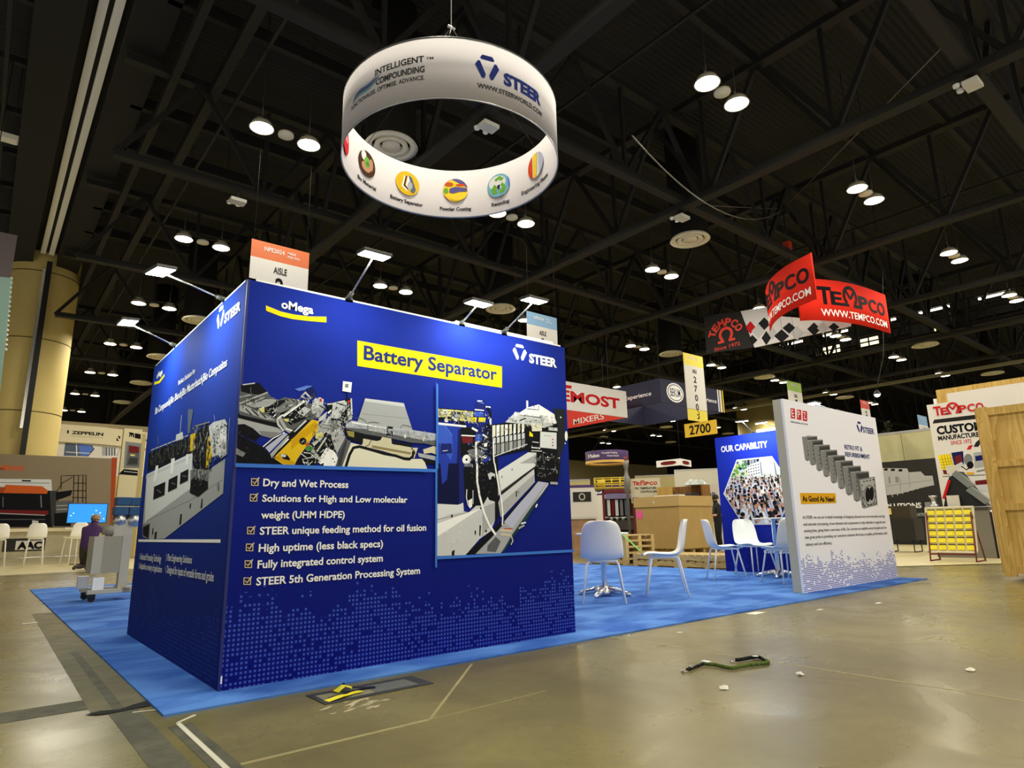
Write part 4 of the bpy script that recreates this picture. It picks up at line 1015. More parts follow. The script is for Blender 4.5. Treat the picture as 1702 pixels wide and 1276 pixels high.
def floor_material():
    m = bpy.data.materials.new('polished_concrete'); m.use_nodes = True; nt = m.node_tree; b = nt.nodes['Principled BSDF']
    tc = node(nt, 'TexCoord')
    def noise(sc, det, stretch=None, dist=0):
        n = node(nt, 'TexNoise'); n.inputs['Scale'].default_value = sc; n.inputs['Detail'].default_value = det; n.inputs['Distortion'].default_value = dist
        if stretch:
            mp = node(nt, 'Mapping'); mp.inputs['Scale'].default_value = stretch; nt.links.new(tc.outputs['Object'], mp.inputs[0]); nt.links.new(mp.outputs[0], n.inputs['Vector'])
        else: nt.links.new(tc.outputs['Object'], n.inputs['Vector'])
        return n.outputs[0]
    def ramp(x, a, b_):
        r = node(nt, 'MapRange'); r.inputs[1].default_value = a; r.inputs[2].default_value = b_; nt.links.new(x, r.inputs[0]); return r.outputs[0]
    big = ramp(noise(.35, 4, dist=.6), .35, .68); mid = ramp(noise(1.6, 6, dist=1.0), .3, .75); fine = ramp(noise(14, 6), .3, .75); scuff = ramp(noise(2.2, 8, (1, 5, 1), 1.5), .60, .74)
    c = mixc(nt, big, lin((104, 95, 56)), lin((144, 134, 80)))
    c = mixc(nt, math_(nt, 'MULTIPLY', mid, .6), c, lin((98, 86, 60)))
    c = mixc(nt, math_(nt, 'MULTIPLY', fine, .18), c, lin((76, 70, 54)))
    c = mixc(nt, math_(nt, 'MULTIPLY', scuff, .14), c, lin((176, 166, 128)))
    nt.links.new(c, b.inputs['Base Color'])
    rr = node(nt, 'MapRange'); rr.inputs[3].default_value = .22; rr.inputs[4].default_value = .40; nt.links.new(mid, rr.inputs[0]); nt.links.new(rr.outputs[0], b.inputs['Roughness'])
    b.inputs['Specular IOR Level'].default_value = .20
    bp = node(nt, 'Bump'); bp.inputs['Strength'].default_value = .012; bp.inputs['Distance'].default_value = .01; nt.links.new(noise(5, 5), bp.inputs['Height']); nt.links.new(bp.outputs[0], b.inputs['Normal'])
    return m
def carpet_material():
    m = bpy.data.materials.new('blue_carpet'); m.use_nodes = True; nt = m.node_tree; b = nt.nodes['Principled BSDF']
    tc = node(nt, 'TexCoord'); mp = node(nt, 'Mapping'); mp.inputs['Scale'].default_value = (1.0, 1.8, 1); mp.inputs['Rotation'].default_value = (0, 0, .6); nt.links.new(tc.outputs['Object'], mp.inputs[0])
    n = node(nt, 'TexNoise'); n.inputs['Scale'].default_value = 1.5; n.inputs['Detail'].default_value = 5; n.inputs['Distortion'].default_value = .7; nt.links.new(mp.outputs[0], n.inputs['Vector'])
    r = node(nt, 'MapRange'); r.inputs[1].default_value = .38; r.inputs[2].default_value = .62; nt.links.new(n.outputs[0], r.inputs[0])
    f = node(nt, 'TexNoise'); f.inputs['Scale'].default_value = 300; f.inputs['Detail'].default_value = 2; nt.links.new(tc.outputs['Object'], f.inputs['Vector'])
    c = mixc(nt, r.outputs[0], lin((66, 108, 192)), lin((104, 154, 230)))
    c = mixc(nt, math_(nt, 'MULTIPLY', f.outputs[0], .35), c, lin((34, 70, 150)))
    nt.links.new(c, b.inputs['Base Color']); b.inputs['Roughness'].default_value = .95; b.inputs['Specular IOR Level'].default_value = .08
    bp = node(nt, 'Bump'); bp.inputs['Strength'].default_value = .5; bp.inputs['Distance'].default_value = .006; nt.links.new(f.outputs[0], bp.inputs['Height']); nt.links.new(bp.outputs[0], b.inputs['Normal'])
    return m
def wood_material(name, a, b_, scale=6.0, axis=(1, 1, .12)):
    m = bpy.data.materials.new(name); m.use_nodes = True; nt = m.node_tree; b = nt.nodes['Principled BSDF']
    tc = node(nt, 'TexCoord'); mp = node(nt, 'Mapping'); mp.inputs['Scale'].default_value = axis; nt.links.new(tc.outputs['Object'], mp.inputs[0])
    n = node(nt, 'TexNoise'); n.inputs['Scale'].default_value = scale; n.inputs['Detail'].default_value = 3; n.inputs['Distortion'].default_value = 1.4; nt.links.new(mp.outputs[0], n.inputs['Vector'])
    w = math_(nt, 'FRACT', math_(nt, 'MULTIPLY', n.outputs[0], 5.0))
    nt.links.new(mixc(nt, w, lin(a), lin(b_)), b.inputs['Base Color']); b.inputs['Roughness'].default_value = .65; b.inputs['Specular IOR Level'].default_value = .25
    return m
def deck_material():
    m = bpy.data.materials.new('black_ribbed_deck'); m.use_nodes = True; nt = m.node_tree; b = nt.nodes['Principled BSDF']
    b.inputs['Base Color'].default_value = (*lin((22, 21, 18)), 1); b.inputs['Roughness'].default_value = .8
    tc = node(nt, 'TexCoord'); wv = node(nt, 'TexWave', bands_direction='Y'); wv.inputs['Scale'].default_value = 2.2; nt.links.new(tc.outputs['Object'], wv.inputs['Vector'])
    bp = node(nt, 'Bump'); bp.inputs['Strength'].default_value = .6; bp.inputs['Distance'].default_value = .05; nt.links.new(wv.outputs[0], bp.inputs['Height']); nt.links.new(bp.outputs[0], b.inputs['Normal'])
    return m
STEEL = M('black_painted_steel', (32, 31, 27), .65, spec=.3)
STEEL2 = M('dark_beam_paint', (26, 25, 23), .7, spec=.3)
ALU = M('aluminium', (190, 192, 194), .32, metal=.9)
CHROME = M('chrome', (232, 232, 230), .16, metal=.9)
WHITEP = M('white_plastic', (250, 250, 246), .38, spec=.5)
WHITEM = M('white_powder_coat', (250, 250, 246), .4, spec=.5)
BLACKP = M('black_plastic', (24, 24, 26), .5)
WHITEF = M('white_fabric', (232, 230, 232), .8, spec=.2)
CREAMW = M('cream_panel', (214, 206, 178), .6)
PLY = wood_material('plywood', (188, 152, 76), (218, 186, 112), 4.0)
PINE = wood_material('pine_batten', (182, 146, 72), (212, 178, 104), 9.0)
PALLET = wood_material('pallet_wood', (176, 150, 98), (214, 190, 136), 8.0, (.15, 1, 1))
LENS = M('lamp_lens', (255, 250, 235), .4, emit=(1.0, .93, .74), estr=14.0)
LEDLENS = M('led_lens', (255, 255, 250), .4, emit=(.92, 1.0, .92), estr=30.0)
TUBE = M('fluorescent_tube', (255, 250, 235), .4, emit=(1.0, .90, .62), estr=8.0)
VENTW = M('painted_vent', (236, 230, 204), .5)
CARPET = carpet_material()
BLUEPRINT = print_material('blue_panel_print', (9, 17, 112), (60, 84, 190), .026, .02, .80, top=(26, 46, 150))
SIDEPRINT = print_material('blue_side_print', (14, 30, 104), (30, 60, 140), .026, .02, .70, top=(30, 62, 168))
EPZPRINT = print_material('white_panel_print', (238, 240, 254), (108, 112, 190), .022, .05, .66, dash=1.9)
BLUEPLAIN = print_material('blue_wall_print', (18, 28, 120), (30, 44, 150), .03, .0, .35, top=(34, 54, 190))

# ------------------------------------------------------------------ the setting
FL = floor_material()
struct(MB(FL).box(-6, -7, -.3, 71, 51, 0).build('floor'))
struct(MB(deck_material()).box(-14, -12, 11.7, 71, 51, 12.0).build('ceiling'))
HALLW = M('hall_wall_paint', (170, 156, 112), .8, vary=.06, vscale=.4)
struct(MB(HALLW).box(-14, 50, 0, 70, 50.4, 8.3).use(STEEL2).box(-14, 50, 8.3, 70, 50.4, 11.7).build('wall_back'))
struct(MB(HALLW).box(70, -12, 0, 70.4, 50, 6.0).use(STEEL2).box(70, -12, 6.0, 70.4, 50, 11.7).build('wall_right'))
struct(MB(HALLW).box(-14, 6, 0, -13.6, 50, 5.0).use(STEEL2).box(-14, 6, 5.0, -13.6, 50, 11.7).build('wall_light_block'))  # unseen wall added to keep bright world light out of the floor's reflections
# floor markings
JOINT = M('floor_joint_filler', (158, 146, 100), .5)
struct(MB(JOINT).box(2.862, -7, .0, 2.876, -.31, .0012).build('floor_joint'))
struct(MB(JOINT).box(-.45, -1.245, .0, .6, -1.22, .0012).build('floor_joint'))
struct(MB(JOINT).bar((.6, -1.235, .0006), (1.47, -.36, .0006), .016, .0012).build('floor_joint'))
struct(MB(JOINT).bar((.6, -1.235, .0006), (1.35, -1.215, .0006), .006, .0012).build('floor_joint'))
PATCH = M('asphalt_patch', (110, 102, 74), .7, vary=.25, vscale=6, bump=.3, bscale=30)
PATCH2 = M('dark_joint_rubber', (84, 80, 62), .7, vary=.3, vscale=9, bump=.3, bscale=30)
struct(MB(PATCH).bar((-.46, .05, .0008), (-.40, 5.5, .0008), .26, .0016).build('floor_patch'))
struct(MB(PATCH2).bar((-.46, -2.4, .0007), (-.46, .05, .0007), .13, .0014).build('floor_patch'))
struct(MB(PATCH2).bar((-4.0, .26, .0007), (-.56, .26, .0007), .24, .0014).build('floor_patch'))
struct(MB(PATCH2).bar((-.47, .05, .0012), (-.45, 2.2, .0012), .05, .0014).build('floor_patch'))
struct(MB(PATCH2).bar((-.30, -2.2, .0007), (-.30, -.5, .0007), .10, .0012).build('floor_patch'))

# roof steel: deep lattice girders both ways, joists between them, all painted black
def truss(a, b, ztop, zbot, bays, w=.26, chord=.16):
    a = Vector(a); b = Vector(b); mb = MB(STEEL)
    A0 = Vector((a.x, a.y, zbot)); B0 = Vector((b.x, b.y, zbot)); A1 = Vector((a.x, a.y, ztop)); B1 = Vector((b.x, b.y, ztop))
    mb.bar(A0, B0, w, chord); mb.bar(A1, B1, w, chord)
    for i in range(bays):
        p = A0.lerp(B0, i / bays); q = A1.lerp(B1, (i + .5) / bays); r = A0.lerp(B0, (i + 1) / bays)
        mb.bar(p, q, .10, .10); mb.bar(q, r, .10, .10); mb.bar(r, (r.x, r.y, ztop), .08, .08)
    return struct(mb.build('roof_truss'))
for x in (5.2, 11.2, 17.3, 23.4, 29.5, 35.6): truss((x, -8, 0), (x, 49.9, 0), 10.9, 8.35, 20)
for y in (-1.62, 4.3, 10.1, 16.4, 22.6, 28.8, 35): truss((.1, y, 0), (60, y, 0), 10.7, 8.45, 20, w=.22)
for y in (-5.4, -3.3, .2, 2.1, 6.2, 8.1, 12.1, 14.2, 18.4, 20.5): struct(MB(STEEL).box(.5, y, 10.9, 60, y + .14, 11.2).build('roof_beam'))
for x in (2.2, 8.2, 14.3, 20.4): struct(MB(STEEL).box(x, -8, 10.3, x + .06, 40, 10.36).build('roof_beam'))
# the folding-partition line: two pale tracks under a deep dark beam, with a bay of dark ceiling beyond
TRACK = M('track_paint', (252, 250, 236), .5)
struct(MB(TRACK).box(-.52, -8, 11.22, -.36, 24.4, 11.32).build('trim_1')); struct(MB(TRACK).box(-.26, -8, 11.22, -.10, 24.4, 11.32).build('trim_2'))
struct(MB(STEEL2).box(-.70, -8, 11.32, .02, 24.4, 11.7).build('roof_beam'))
struct(MB(STEEL2).box(.02, -8, 10.9, .75, 49.9, 11.7).build('roof_beam')); struct(MB(STEEL2).box(-1.5, -8, 10.9, -.70, 49.9, 11.7).build('roof_beam'))
struct(MB(STEEL).box(.95, -8, 10.5, 1.10, 49.9, 10.75).build('roof_beam')); struct(MB(STEEL).box(1.75, -8, 10.5, 1.95, 49.9, 10.75).build('roof_beam'))
for i in range(9): struct(MB(STEEL).box(-6, 3.5 + i * 2.2, 11.1, -1.5, 3.62 + i * 2.2, 11.25).build('roof_beam'))
for x in (-1.9, -3.1): struct(MB(STEEL).box(x, -8, 10.95, x + .08, 30, 11.05).build('roof_beam'))
struct(MB(M('pale_track', (150, 146, 122), .5)).box(37.3, -8, 8.15, 37.5, 49.9, 8.3).build('trim_3'))
# round column clad in cream panels at the end of the track
COLP = M('column_paint', (218, 196, 124), .7, vary=.05, vscale=.8)
SEAM = M('column_seam', (110, 96, 60), .8)
cm = MB(COLP)
zs = [0, 2.6, 5.28, 8.0, 10.6, 11.7]
for a, b in zip(zs, zs[1:]): cm.use(COLP).lathe([(1.2, a + .02), (1.2, b - .02)], 56); cm.use(SEAM).lathe([(1.185, b - .02), (1.185, b + .02)], 56)
struct(cm.build('column', loc=(-.3, 25.75, 0)))
jm = MB(BLACKP).box(-.10, 0, 3.3, .07, .16, 10.9).use(CHROME).box(-.20, .02, 4.6, -.11, .14, 10.6)
struct(jm.build('door_jamb', loc=(-.18, 24.2, 0)))
struct(MB(COLP).lathe([(1.45, 0), (1.45, 10.25), (1.2, 10.25)], 40).use(STEEL2).lathe([(1.2, 10.25), (1.2, 11.7)], 40).build('column', loc=(45.8, 22.66, 0)))

# hall downlights: pairs of round lamps with a small round cover between, on the 6.1 m grid
def downlight(name='twin_downlight'):
    t = thing(name, 'l', 'ceiling light')
    MB(STEEL).box(-.62, -.03, .16, .62, .03, .22).build('mounting_bar', t)
    for s in (-1, 1):
        h = MB(M('lamp_reflector', (180, 174, 150), .35)).lathe([(.10, .16), (.17, .12), (.235, 0), (.215, 0), (.16, .10)], 28, (s * .47, 0, 0)).build('lamp_housing', t)
        MB(LENS).lathe([(.0, .012), (.205, .012), (.212, .004)], 28, (s * .47, 0, 0)).build('lamp_lens', h)
        MB(STEEL).tube([(s * .47, 0, .2), (s * .47, 0, 3.2)], .007, 6).build('hanger_rod', t)
    MB(VENTW).lathe([(0, .02), (.15, .02), (.15, .07), (0, .07)], 24).build('cover_plate', t)
    return t
def hall_lamp(x, y, z, n):
    for s in (-1, 1):
        L = bpy.data.lights.new('hall_lamp', 'AREA'); L.shape = 'DISK'; L.size = .40; L.energy = LAMP_W; L.color = LAMP_RGB
        o = bpy.data.objects.new('hall_lamp', L); COL.objects.link(o); o.location = (x + s * .47, y, z - .01)
XS = [2.68, 8.47, 14.53, 20.68, 26.75, 32.85, 38.95, 45.05]; YS = [-10.8, -4.65, 1.45, 7.54, 13.68, 19.9, 25.95, 32.0, 38.1, 44.2]
LMARK = {(0, 3): 'nearest twin downlight left of the hanging white ring', (1, 2): 'twin downlight between the white ring and the red curved sign', (0, 4): 'twin downlight above the left end of the blue front wall', (2, 2): 'twin downlight above and right of the red curved sign hoist',
         (1, 3): 'twin downlight just under the rim of the white ring', (2, 3): 'twin downlight below the round vent in mid picture', (3, 2): 'twin downlight right of the red curved sign', (4, 2): 'twin downlight by the right edge of the photo',
         (0, 5): 'twin downlight above the upper arm spotlight on the left', (1, 4): 'twin downlight just above the top of the blue front wall', (0, 6): 'twin downlight left of the blue side wall, below the lower arm spotlight'}
proto = None
for i, x in enumerate(XS):
    for j, y in enumerate(YS):
        if y < -5 and x > 22: continue
        lab = LMARK.get((i, j - 0), None)
        d0 = downlight() if proto is None else dup(proto, (0, 0, 0), 0)
        proto = proto or d0
        d0.location = (x, y, 8.5)
        if lab: d0['label'] = lab; d0['group'] = 'downlights nearest the booth'
        else: d0['label'] = 'one of many far round twin downlights hung from the dark ceiling'; d0['group'] = 'far twin downlights'
        if x < 58 and y < 46: hall_lamp(x, y, 8.5, 0)

def vent():
    t = thing('ceiling_vent', 'l', 'vent')
    MB(VENTW).lathe([(.50, .06), (.54, 0), (.40, .0), (.38, .10)], 32).build('outer_ring', t)
    MB(VENTW).lathe([(.33, .07), (.35, .0), (.24, .01), (.22, .10)], 32).build('middle_ring', t)
    MB(VENTW).lathe([(.18, .07), (.19, 0), (.0, .02)], 28).build('centre_cone', t)
    MB(STEEL).lathe([(.50, .06), (.50, 3.25), (.0, 3.25)], 24).build('duct_collar', t)
    return t
vp = None
VL = {0: 'large round vent seen through the white ring', 1: 'round ceiling vent left of the red sign hoist', 2: 'round ceiling vent above the right end of the blue front wall'}
for k, (x, y) in enumerate([(4.47, 6.53), (13.12, 5.49), (12.45, 13.07), (22.7, 13.4), (30.9, 13.46), (31.06, 5.73), (40.8, 5.72), (40.9, 13.65), (41.3, 28), (41.3, 35.06), (49.8, 34), (49.4, 27.5), (4.7, 39.2), (4.57, 33), (4.24, 26.9), (4.24, 20.56)]):
    v = vent() if vp is None else dup(vp, (0, 0, 0), 0); vp = vp or v
    v.location = (x, y, 8.45); v['label'] = VL.get(k, 'far pale round ceiling vent seen edge-on among the downlights')
    v['group'] = 'near round vents' if k in VL else 'far round ceiling vents'
ep = None
for x, y, lab in ((11.23, -1.62, 'white emergency light box on the girder near the top right corner'), (11.3, 4.45, 'white emergency light box above the round vent in mid picture'), (5.34, 4.4, 'white emergency light box seen through the white ring'), (2.53, 10.05, 'white emergency light box left of the white ring over the aisle sign')):
    if ep is None:
        ep = e = thing('emergency_light', lab, 'emergency light')
        MB(M('emergency_box', (206, 204, 192), .5)).box(-.17, -.12, 0, .17, .12, .08).build('battery_box', e, bevel=.01)
        MB(STEEL).box(-.03, -.03, .08, .03, .03, .35).build('bracket', e)
        for s in (-.12, .08): MB(M('emergency_lens', (230, 232, 230), .2)).lathe([(0, 0), (.05, .0), (.06, .05), (0, .07)], 14, (s, .2, .04)).build('lamp_head', e)
    else: e = dup(ep, (0, 0, 0), 0, lab)
    e.location = (x, y, 8.1); e['group'] = 'emergency lights on the girders'
bf_ = thing('batten_light', 'pale unlit batten fixture hanging at the far left under the dark ceiling', 'ceiling light', (-2.0, 13.4, 9.75))
MB(M('batten_paint', (226, 220, 196), .5)).box(-.55, -.12, 0, .53, .12, .13).build('housing', bf_, bevel=.01); MB(M('batten_diffuser', (236, 232, 214), .4)).box(-.52, -.09, -.02, .50, .09, 0).build('diffuser', bf_)
for x in (-.4, .4): MB(STEEL).tube([(x, 0, .13), (x, 0, 1.94)], .008, 6).build('hanger_rod', bf_)
# ------------------------------------------------------------------ the booth: carpet, printed walls, lights
cmb = MB(CARPET)
cmb.box(-.33, -.30, 0, 9.62, 9.68, .012)
tag(cmb.build('booth_carpet'), 'bright blue carpet laid under the whole booth', 'carpet')
BACK = MB(M('carpet_backing', (22, 22, 26), .9))
pts = [(-.62, .02), (-.55, .05), (-.47, .01), (-.40, .07), (-.335, .10), (-.335, -.02), (-.42, -.03), (-.50, -.045), (-.57, -.03)]
vb = [BACK.v((x, y, .004)) for x, y in pts]; BACK._f(vb); tag(BACK.build('torn_tape'), 'torn black tape scrap sticking out from the carpet corner', 'tape')

L_, W_, H_ = 2.778, 2.814, 2.44
Z0 = .0125
tower = thing('display_wall', 'large blue printed booth room, the tallest wall, with yellow Battery Separator banner', 'display wall', (0, 0, 0))
fp = MB(BLUEPRINT).box(0, 0, Z0, L_, .05, H_).build('front_panel', tower)
tag(fp, 'blue front panel with white checklist')
sp_ = MB(SIDEPRINT).box(0, 0, Z0, W_ - .05, .05, H_).build('side_panel', tower, (0, W_, 0), -PI / 2)
tag(sp_, 'blue side panel with a long grey machine')
MB(BLUEPLAIN).box(.05, W_ - .05, Z0, L_, W_, H_).build('back_panel', tower)
MB(BLUEPLAIN).box(L_ - .05, .05, Z0, L_, W_ - .05, H_).build('end_panel', tower)
fr = MB(WHITEM)
for a, b in (((0, .025, 0), (L_, .025, 0)), ((0, W_ - .025, 0), (L_, W_ - .025, 0)), ((.025, 0, 0), (.025, W_, 0)), ((L_ - .025, 0, 0), (L_ - .025, W_, 0))):
    fr.bar((a[0], a[1], H_ + .006), (b[0], b[1], H_ + .006), .05, .012)
fr.box(1.62, .04, H_, L_ - .1, .22, H_ + .045)
fr.build('top_rail', tower)
MB(WHITEP).box(.008, -.006, .05, .016, 0, .09).build('zip_pull', tower)
MB(M('edge_seam', (30, 40, 110), .5)).box(-.002, -.002, .014, .012, .012, H_).build('edge_seam', tower)
bn = picture('headline_banner', fp, 'banner', y=-.0015)
lettering('headline', fp, TEXT['headline'], ink('navyprint'), .022, -.003)
lettering('checklist', fp, TEXT['bullets'], ink('white'), .022)
picture('check_boxes', fp, 'checkbox')
picture('divider_stripes', fp, 'strips', y=-.0135)
tag(picture('machine_picture', fp, 'machine_a'), 'printed picture of an extruder with a yellow cover')
tag(picture('machine_picture', fp, 'machine_b'), 'printed picture of a long extruder bed')
def clutter(name, parent, areas, y, seed):
    """the fine fittings, cables and glints of the printed machine photographs: small slivers in a polygon area"""
    r = random.Random(seed); mb = MB(); k = 0
    for poly, n, ang, size, cols in areas:
        xs = [q[0] for q in poly]; zs_ = [q[1] for q in poly]; m = 0
        while m < n:
            x, z = r.uniform(min(xs), max(xs)), r.uniform(min(zs_), max(zs_)); ins = False
            for (ax, az), (bx_, bz) in zip(poly, poly[1:] + poly[:1]):
                if (az > z) != (bz > z) and x < (bx_ - ax) * (z - az) / (bz - az) + ax: ins = not ins
            m += 1
            if not ins: continue
            a = ang + r.choice([0, 0, PI / 2]) + r.gauss(0, .25); L = size * r.uniform(.5, 1.8); w = size * r.uniform(.12, .35); k += 1
            mb.use(ink(r.choice(cols)))
            if r.random() < .25: mb.stroke([(x + L * t * math.cos(a + t * b_), z + L * t * math.sin(a + t * b_)) for b_ in (r.uniform(-1.4, 1.4),) for t in (0, .5, 1, 1.6)], w * .4, y - k * .000002)
            else:
                c, s = math.cos(a), math.sin(a)
                mb.flat([(x + c * L * p - s * w * q, z + s * L * p + c * w * q) for p, q in ((-.5, -.5), (.5, -.5), (.45, .5), (-.55, .5))], y - k * .000002)
    return mb.build(name, parent, recalc=False)
_f1 = ['ink', 'ink', 'white', 'grey3', 'grey5', 'ink2', 'grey2']
clutter('machine_fittings', fp, [
    ([(.02, 1.70), (.17, 1.71), (.24, 1.68), (.23, 1.56), (.02, 1.59)], 90, .35, .016, _f1 + ['grey4']),
    ([(.26, 1.67), (.46, 1.75), (.55, 1.70), (.54, 1.60), (.44, 1.59), (.32, 1.53)], 250, .55, .013, _f1 + ['white']),
    ([(.50, 1.57), (.62, 1.65), (.64, 1.40), (.50, 1.29), (.40, 1.29)], 260, .9, .013, _f1 + ['white', 'grey4', 'paleyellow']),
    ([(.01, 1.49), (.13, 1.44), (.28, 1.28), (.02, 1.28)], 90, -.6, .016, ['ink2', 'grey1', 'ink', 'ink']),
    ([(.60, 1.68), (.72, 1.73), (.74, 1.62), (.68, 1.48), (.61, 1.42)], 300, 1.2, .013, _f1 + ['grey4', 'white']),
    ([(.72, 1.57), (.76, 1.58), (1.40, 1.545), (1.40, 1.49), (1.04, 1.52), (.72, 1.555)], 330, -.06, .014, ['grey5b', 'grey3', 'pale', 'grey5b', 'grey4b'])], -.0077, 3)
clutter('machine_fittings', fp, [
    ([(1.44, 1.74), (1.77, 1.75), (1.77, 1.66), (1.44, 1.67)], 260, 0, .014, _f1 + ['paleyellow']),
    ([(1.82, 1.76), (1.92, 1.74), (1.93, 1.46), (1.90, 1.33), (1.70, 1.32), (1.70, 1.50), (1.78, 1.56)], 420, 1.4, .013, _f1 + ['blue3', 'navy2', 'blue4']),
    ([(2.09, 1.71), (2.28, 1.79), (2.60, 1.79), (2.60, 1.69), (2.32, 1.68)], 230, .1, .015, ['white', 'grey4', 'ink', 'pale', 'grey3', 'cream2']),
    ([(2.34, 1.55), (2.46, 1.48), (2.66, 1.45), (2.63, 1.30), (2.40, 1.26)], 330, 1.5, .013, ['ink', 'ink2', 'grey3', 'grey5', 'ink']),
    ([(1.96, 1.655), (2.28, 1.70), (2.28, 1.64), (1.96, 1.59)], 120, 1.5, .012, ['ink', 'cream2', 'olive', 'grey3']),
    ([(1.68, 1.30), (1.90, 1.31), (1.96, 1.24), (1.90, 1.12), (1.78, 1.10)], 140, .7, .013, ['ink', 'ink2', 'grey2', 'grey1']),
    ([(1.46, 1.00), (1.66, 1.00), (1.90, .98), (1.68, .72), (1.45, .70)], 40, .6, .014, ['pale', 'grey5', 'white', 'grey4'])], -.0090, 4)
lettering('logo_lettering', fp, TEXT['steerfront'], ink('white'), .045)
picture('logo_mark', fp, 'markfront')
lettering('logo_lettering', fp, [(s, a, b, z + .010, c * 1.25) for s, a, b, z, c in TEXT['omega']], ink('white'), .03)
picture('logo_swoosh', fp, 'swoosh')
lettering('headline', sp_, TEXT['sidehead'], ink('white'), .015)
lettering('logo_lettering', sp_, TEXT['steerside'], ink('white'), .045)
picture('logo_mark', sp_, 'markside')
lettering('logo_lettering', sp_, TEXT['omegaside'], ink('white'), .03)
picture('logo_swoosh', sp_, 'swooshside')
picture('machine_picture', sp_, 'machine_side')
clutter('machine_fittings', sp_, [
    ([(.28, 1.59), (1.70, 1.56), (1.76, 1.46), (.36, 1.45)], 420, 1.5, .026, ['ink', 'ink2', 'grey3', 'grey2', 'ink', 'ink']),
    ([(1.74, 1.63), (2.16, 1.60), (2.34, 1.29), (2.26, 1.18), (1.90, 1.18), (1.82, 1.33)], 420, 1.3, .030, ['ink', 'ink', 'grey2', 'ink2', 'grey4']),
    ([(2.24, 1.57), (2.60, 1.55), (2.62, 1.35), (2.38, 1.34)], 160, 1.4, .03, ['grey5', 'white', 'ink2', 'grey4', 'pale'])], -.0050, 5)
picture('divider_stripes', sp_, 'sidestrip')
lettering('caption', sp_, TEXT['sidefoot'], ink('pale'), .012)
picture('caption_bars', sp_, 'sidefootbars')

ew = thing('display_wall', 'white printed wall on the right showing a diagonal row of grey steel blocks', 'display wall', (6.695, .047, 0))
ep_ = MB(EPZPRINT).box(0, 0, Z0, 2.818, .03, 2.405).build('front_panel', ew)
MB(M('grey_frame_edge', (186, 186, 172), .5)).box(0, .03, Z0, 2.66, .14, 2.405).build('frame', ew)
picture('logo_tiles', ep_, 'epztiles')
lettering('logo_lettering', ep_, [(s, a + .006, b - .006, z + .012, c * .82) for s, a, b, z, c in TEXT['epzletters']], ink('white'), .0)
lettering('logo_lettering', ep_, TEXT['epzsub'], ink('grey1'), .02)
lettering('logo_lettering', ep_, TEXT['steerepz'], ink('navyprint'), .02)
picture('logo_mark', ep_, 'markepz')
lettering('headline', ep_, TEXT['epzhead'], ink('navyprint'), .012)
picture('tag_banner', ep_, 'epztag')
lettering('tag_lettering', ep_, TEXT['epztagtext'], ink('ink'), .03)
lettering('paragraph', ep_, TEXT['epzpara'], ink('grey1'), .005)
tag(picture('barrel_picture', ep_, 'epzbarrels'), 'printed picture of nine grey steel barrel blocks')

bw = thing('display_wall', 'narrower blue wall headed OUR CAPABILITY with a hexagon crowd picture', 'display wall', (9.35, 2.82, 0), -PI / 2)
bp_ = MB(BLUEPLAIN).box(0, 0, Z0, 2.64, .03, 2.40).build('front_panel', bw)
MB(M('grey_frame_edge')).box(0, .03, Z0, 2.64, .14, 2.40).build('frame', bw)
lettering('headline', bp_, TEXT['capability'], ink('white'), .03)
lettering('caption', bp_, TEXT['capfoot'], ink('white'), .01)
# hexagon photo: a crowd in pale shirts with raised arms under a white building
HEX = [(.083, 1.373), (.4145, 1.962), (1.0935, 1.962), (1.425, 1.373), (1.0935, .812), (.4145, .812)]
MB(ink('white')).prism(HEX, -.004, 0).build('picture_border', bp_)
cr = MB(); hc = (.754, 1.387)
inn = [(hc[0] + (x - hc[0]) * .965, hc[1] + (z - hc[1]) * .965) for x, z in HEX]
def inhex(x, z):
    for (x0, z0), (x1, z1) in zip(inn, inn[1:] + inn[:1]):
        if (x1 - x0) * (z - z0) - (z1 - z0) * (x - x0) > 0: return False
    return True
def clip(poly):           # keep a shape inside the hexagon
    out = poly
    for (x0, z0), (x1, z1) in zip(inn, inn[1:] + inn[:1]):
        f = lambda p: -((x1 - x0) * (p[1] - z0) - (z1 - z0) * (p[0] - x0)); src = out; out = []
        for a, b in zip(src, src[1:] + src[:1]):
            fa, fb = f(a), f(b)
            if fa >= 0: out.append(a)
            if fa * fb < 0: t = fa / (fa - fb); out.append((a[0] + (b[0] - a[0]) * t, a[1] + (b[1] - a[1]) * t))
        if len(out) < 3: return []
    return out
kk = [0]
def pic(c, poly):
    q = clip(poly)
    if len(q) > 2: kk[0] += 1; cr.use(ink(c)).flat(q, -.005 - kk[0] * .000012)
pic('grey5', inn)
for i in range(46): pic(rnd.choice(['green', 'leaf', 'tealdark', 'paleyellow', 'leaf']), ellipse(rnd.uniform(.25, .62), rnd.uniform(1.62, 1.93), rnd.uniform(.02, .05), rnd.uniform(.015, .035), 7))
for i in range(5): pic(['slate', 'ink2', 'grey3', 'slate', 'ink2'][i], [(.56 + i * .06, 1.84), (.61 + i * .06, 1.84), (.61 + i * .06, 1.94), (.56 + i * .06, 1.94)])
pic('pale', [(.60, 1.62), (.86, 1.66), (.86, 1.90), (.60, 1.83)])
for r in range(4):
    for c in range(5): pic('ink2', [(.62 + c * .048, 1.66 + r * .05 + c * .006), (.645 + c * .048, 1.663 + r * .05 + c * .006), (.645 + c * .048, 1.68 + r * .05 + c * .006), (.62 + c * .048, 1.677 + r * .05 + c * .006)])
pic('slate', [(.862, 1.66), (.88, 1.66), (.88, 1.88), (.862, 1.89)]); pic('slate', [(1.13, 1.62), (1.15, 1.62), (1.13, 1.88), (1.115, 1.88)])
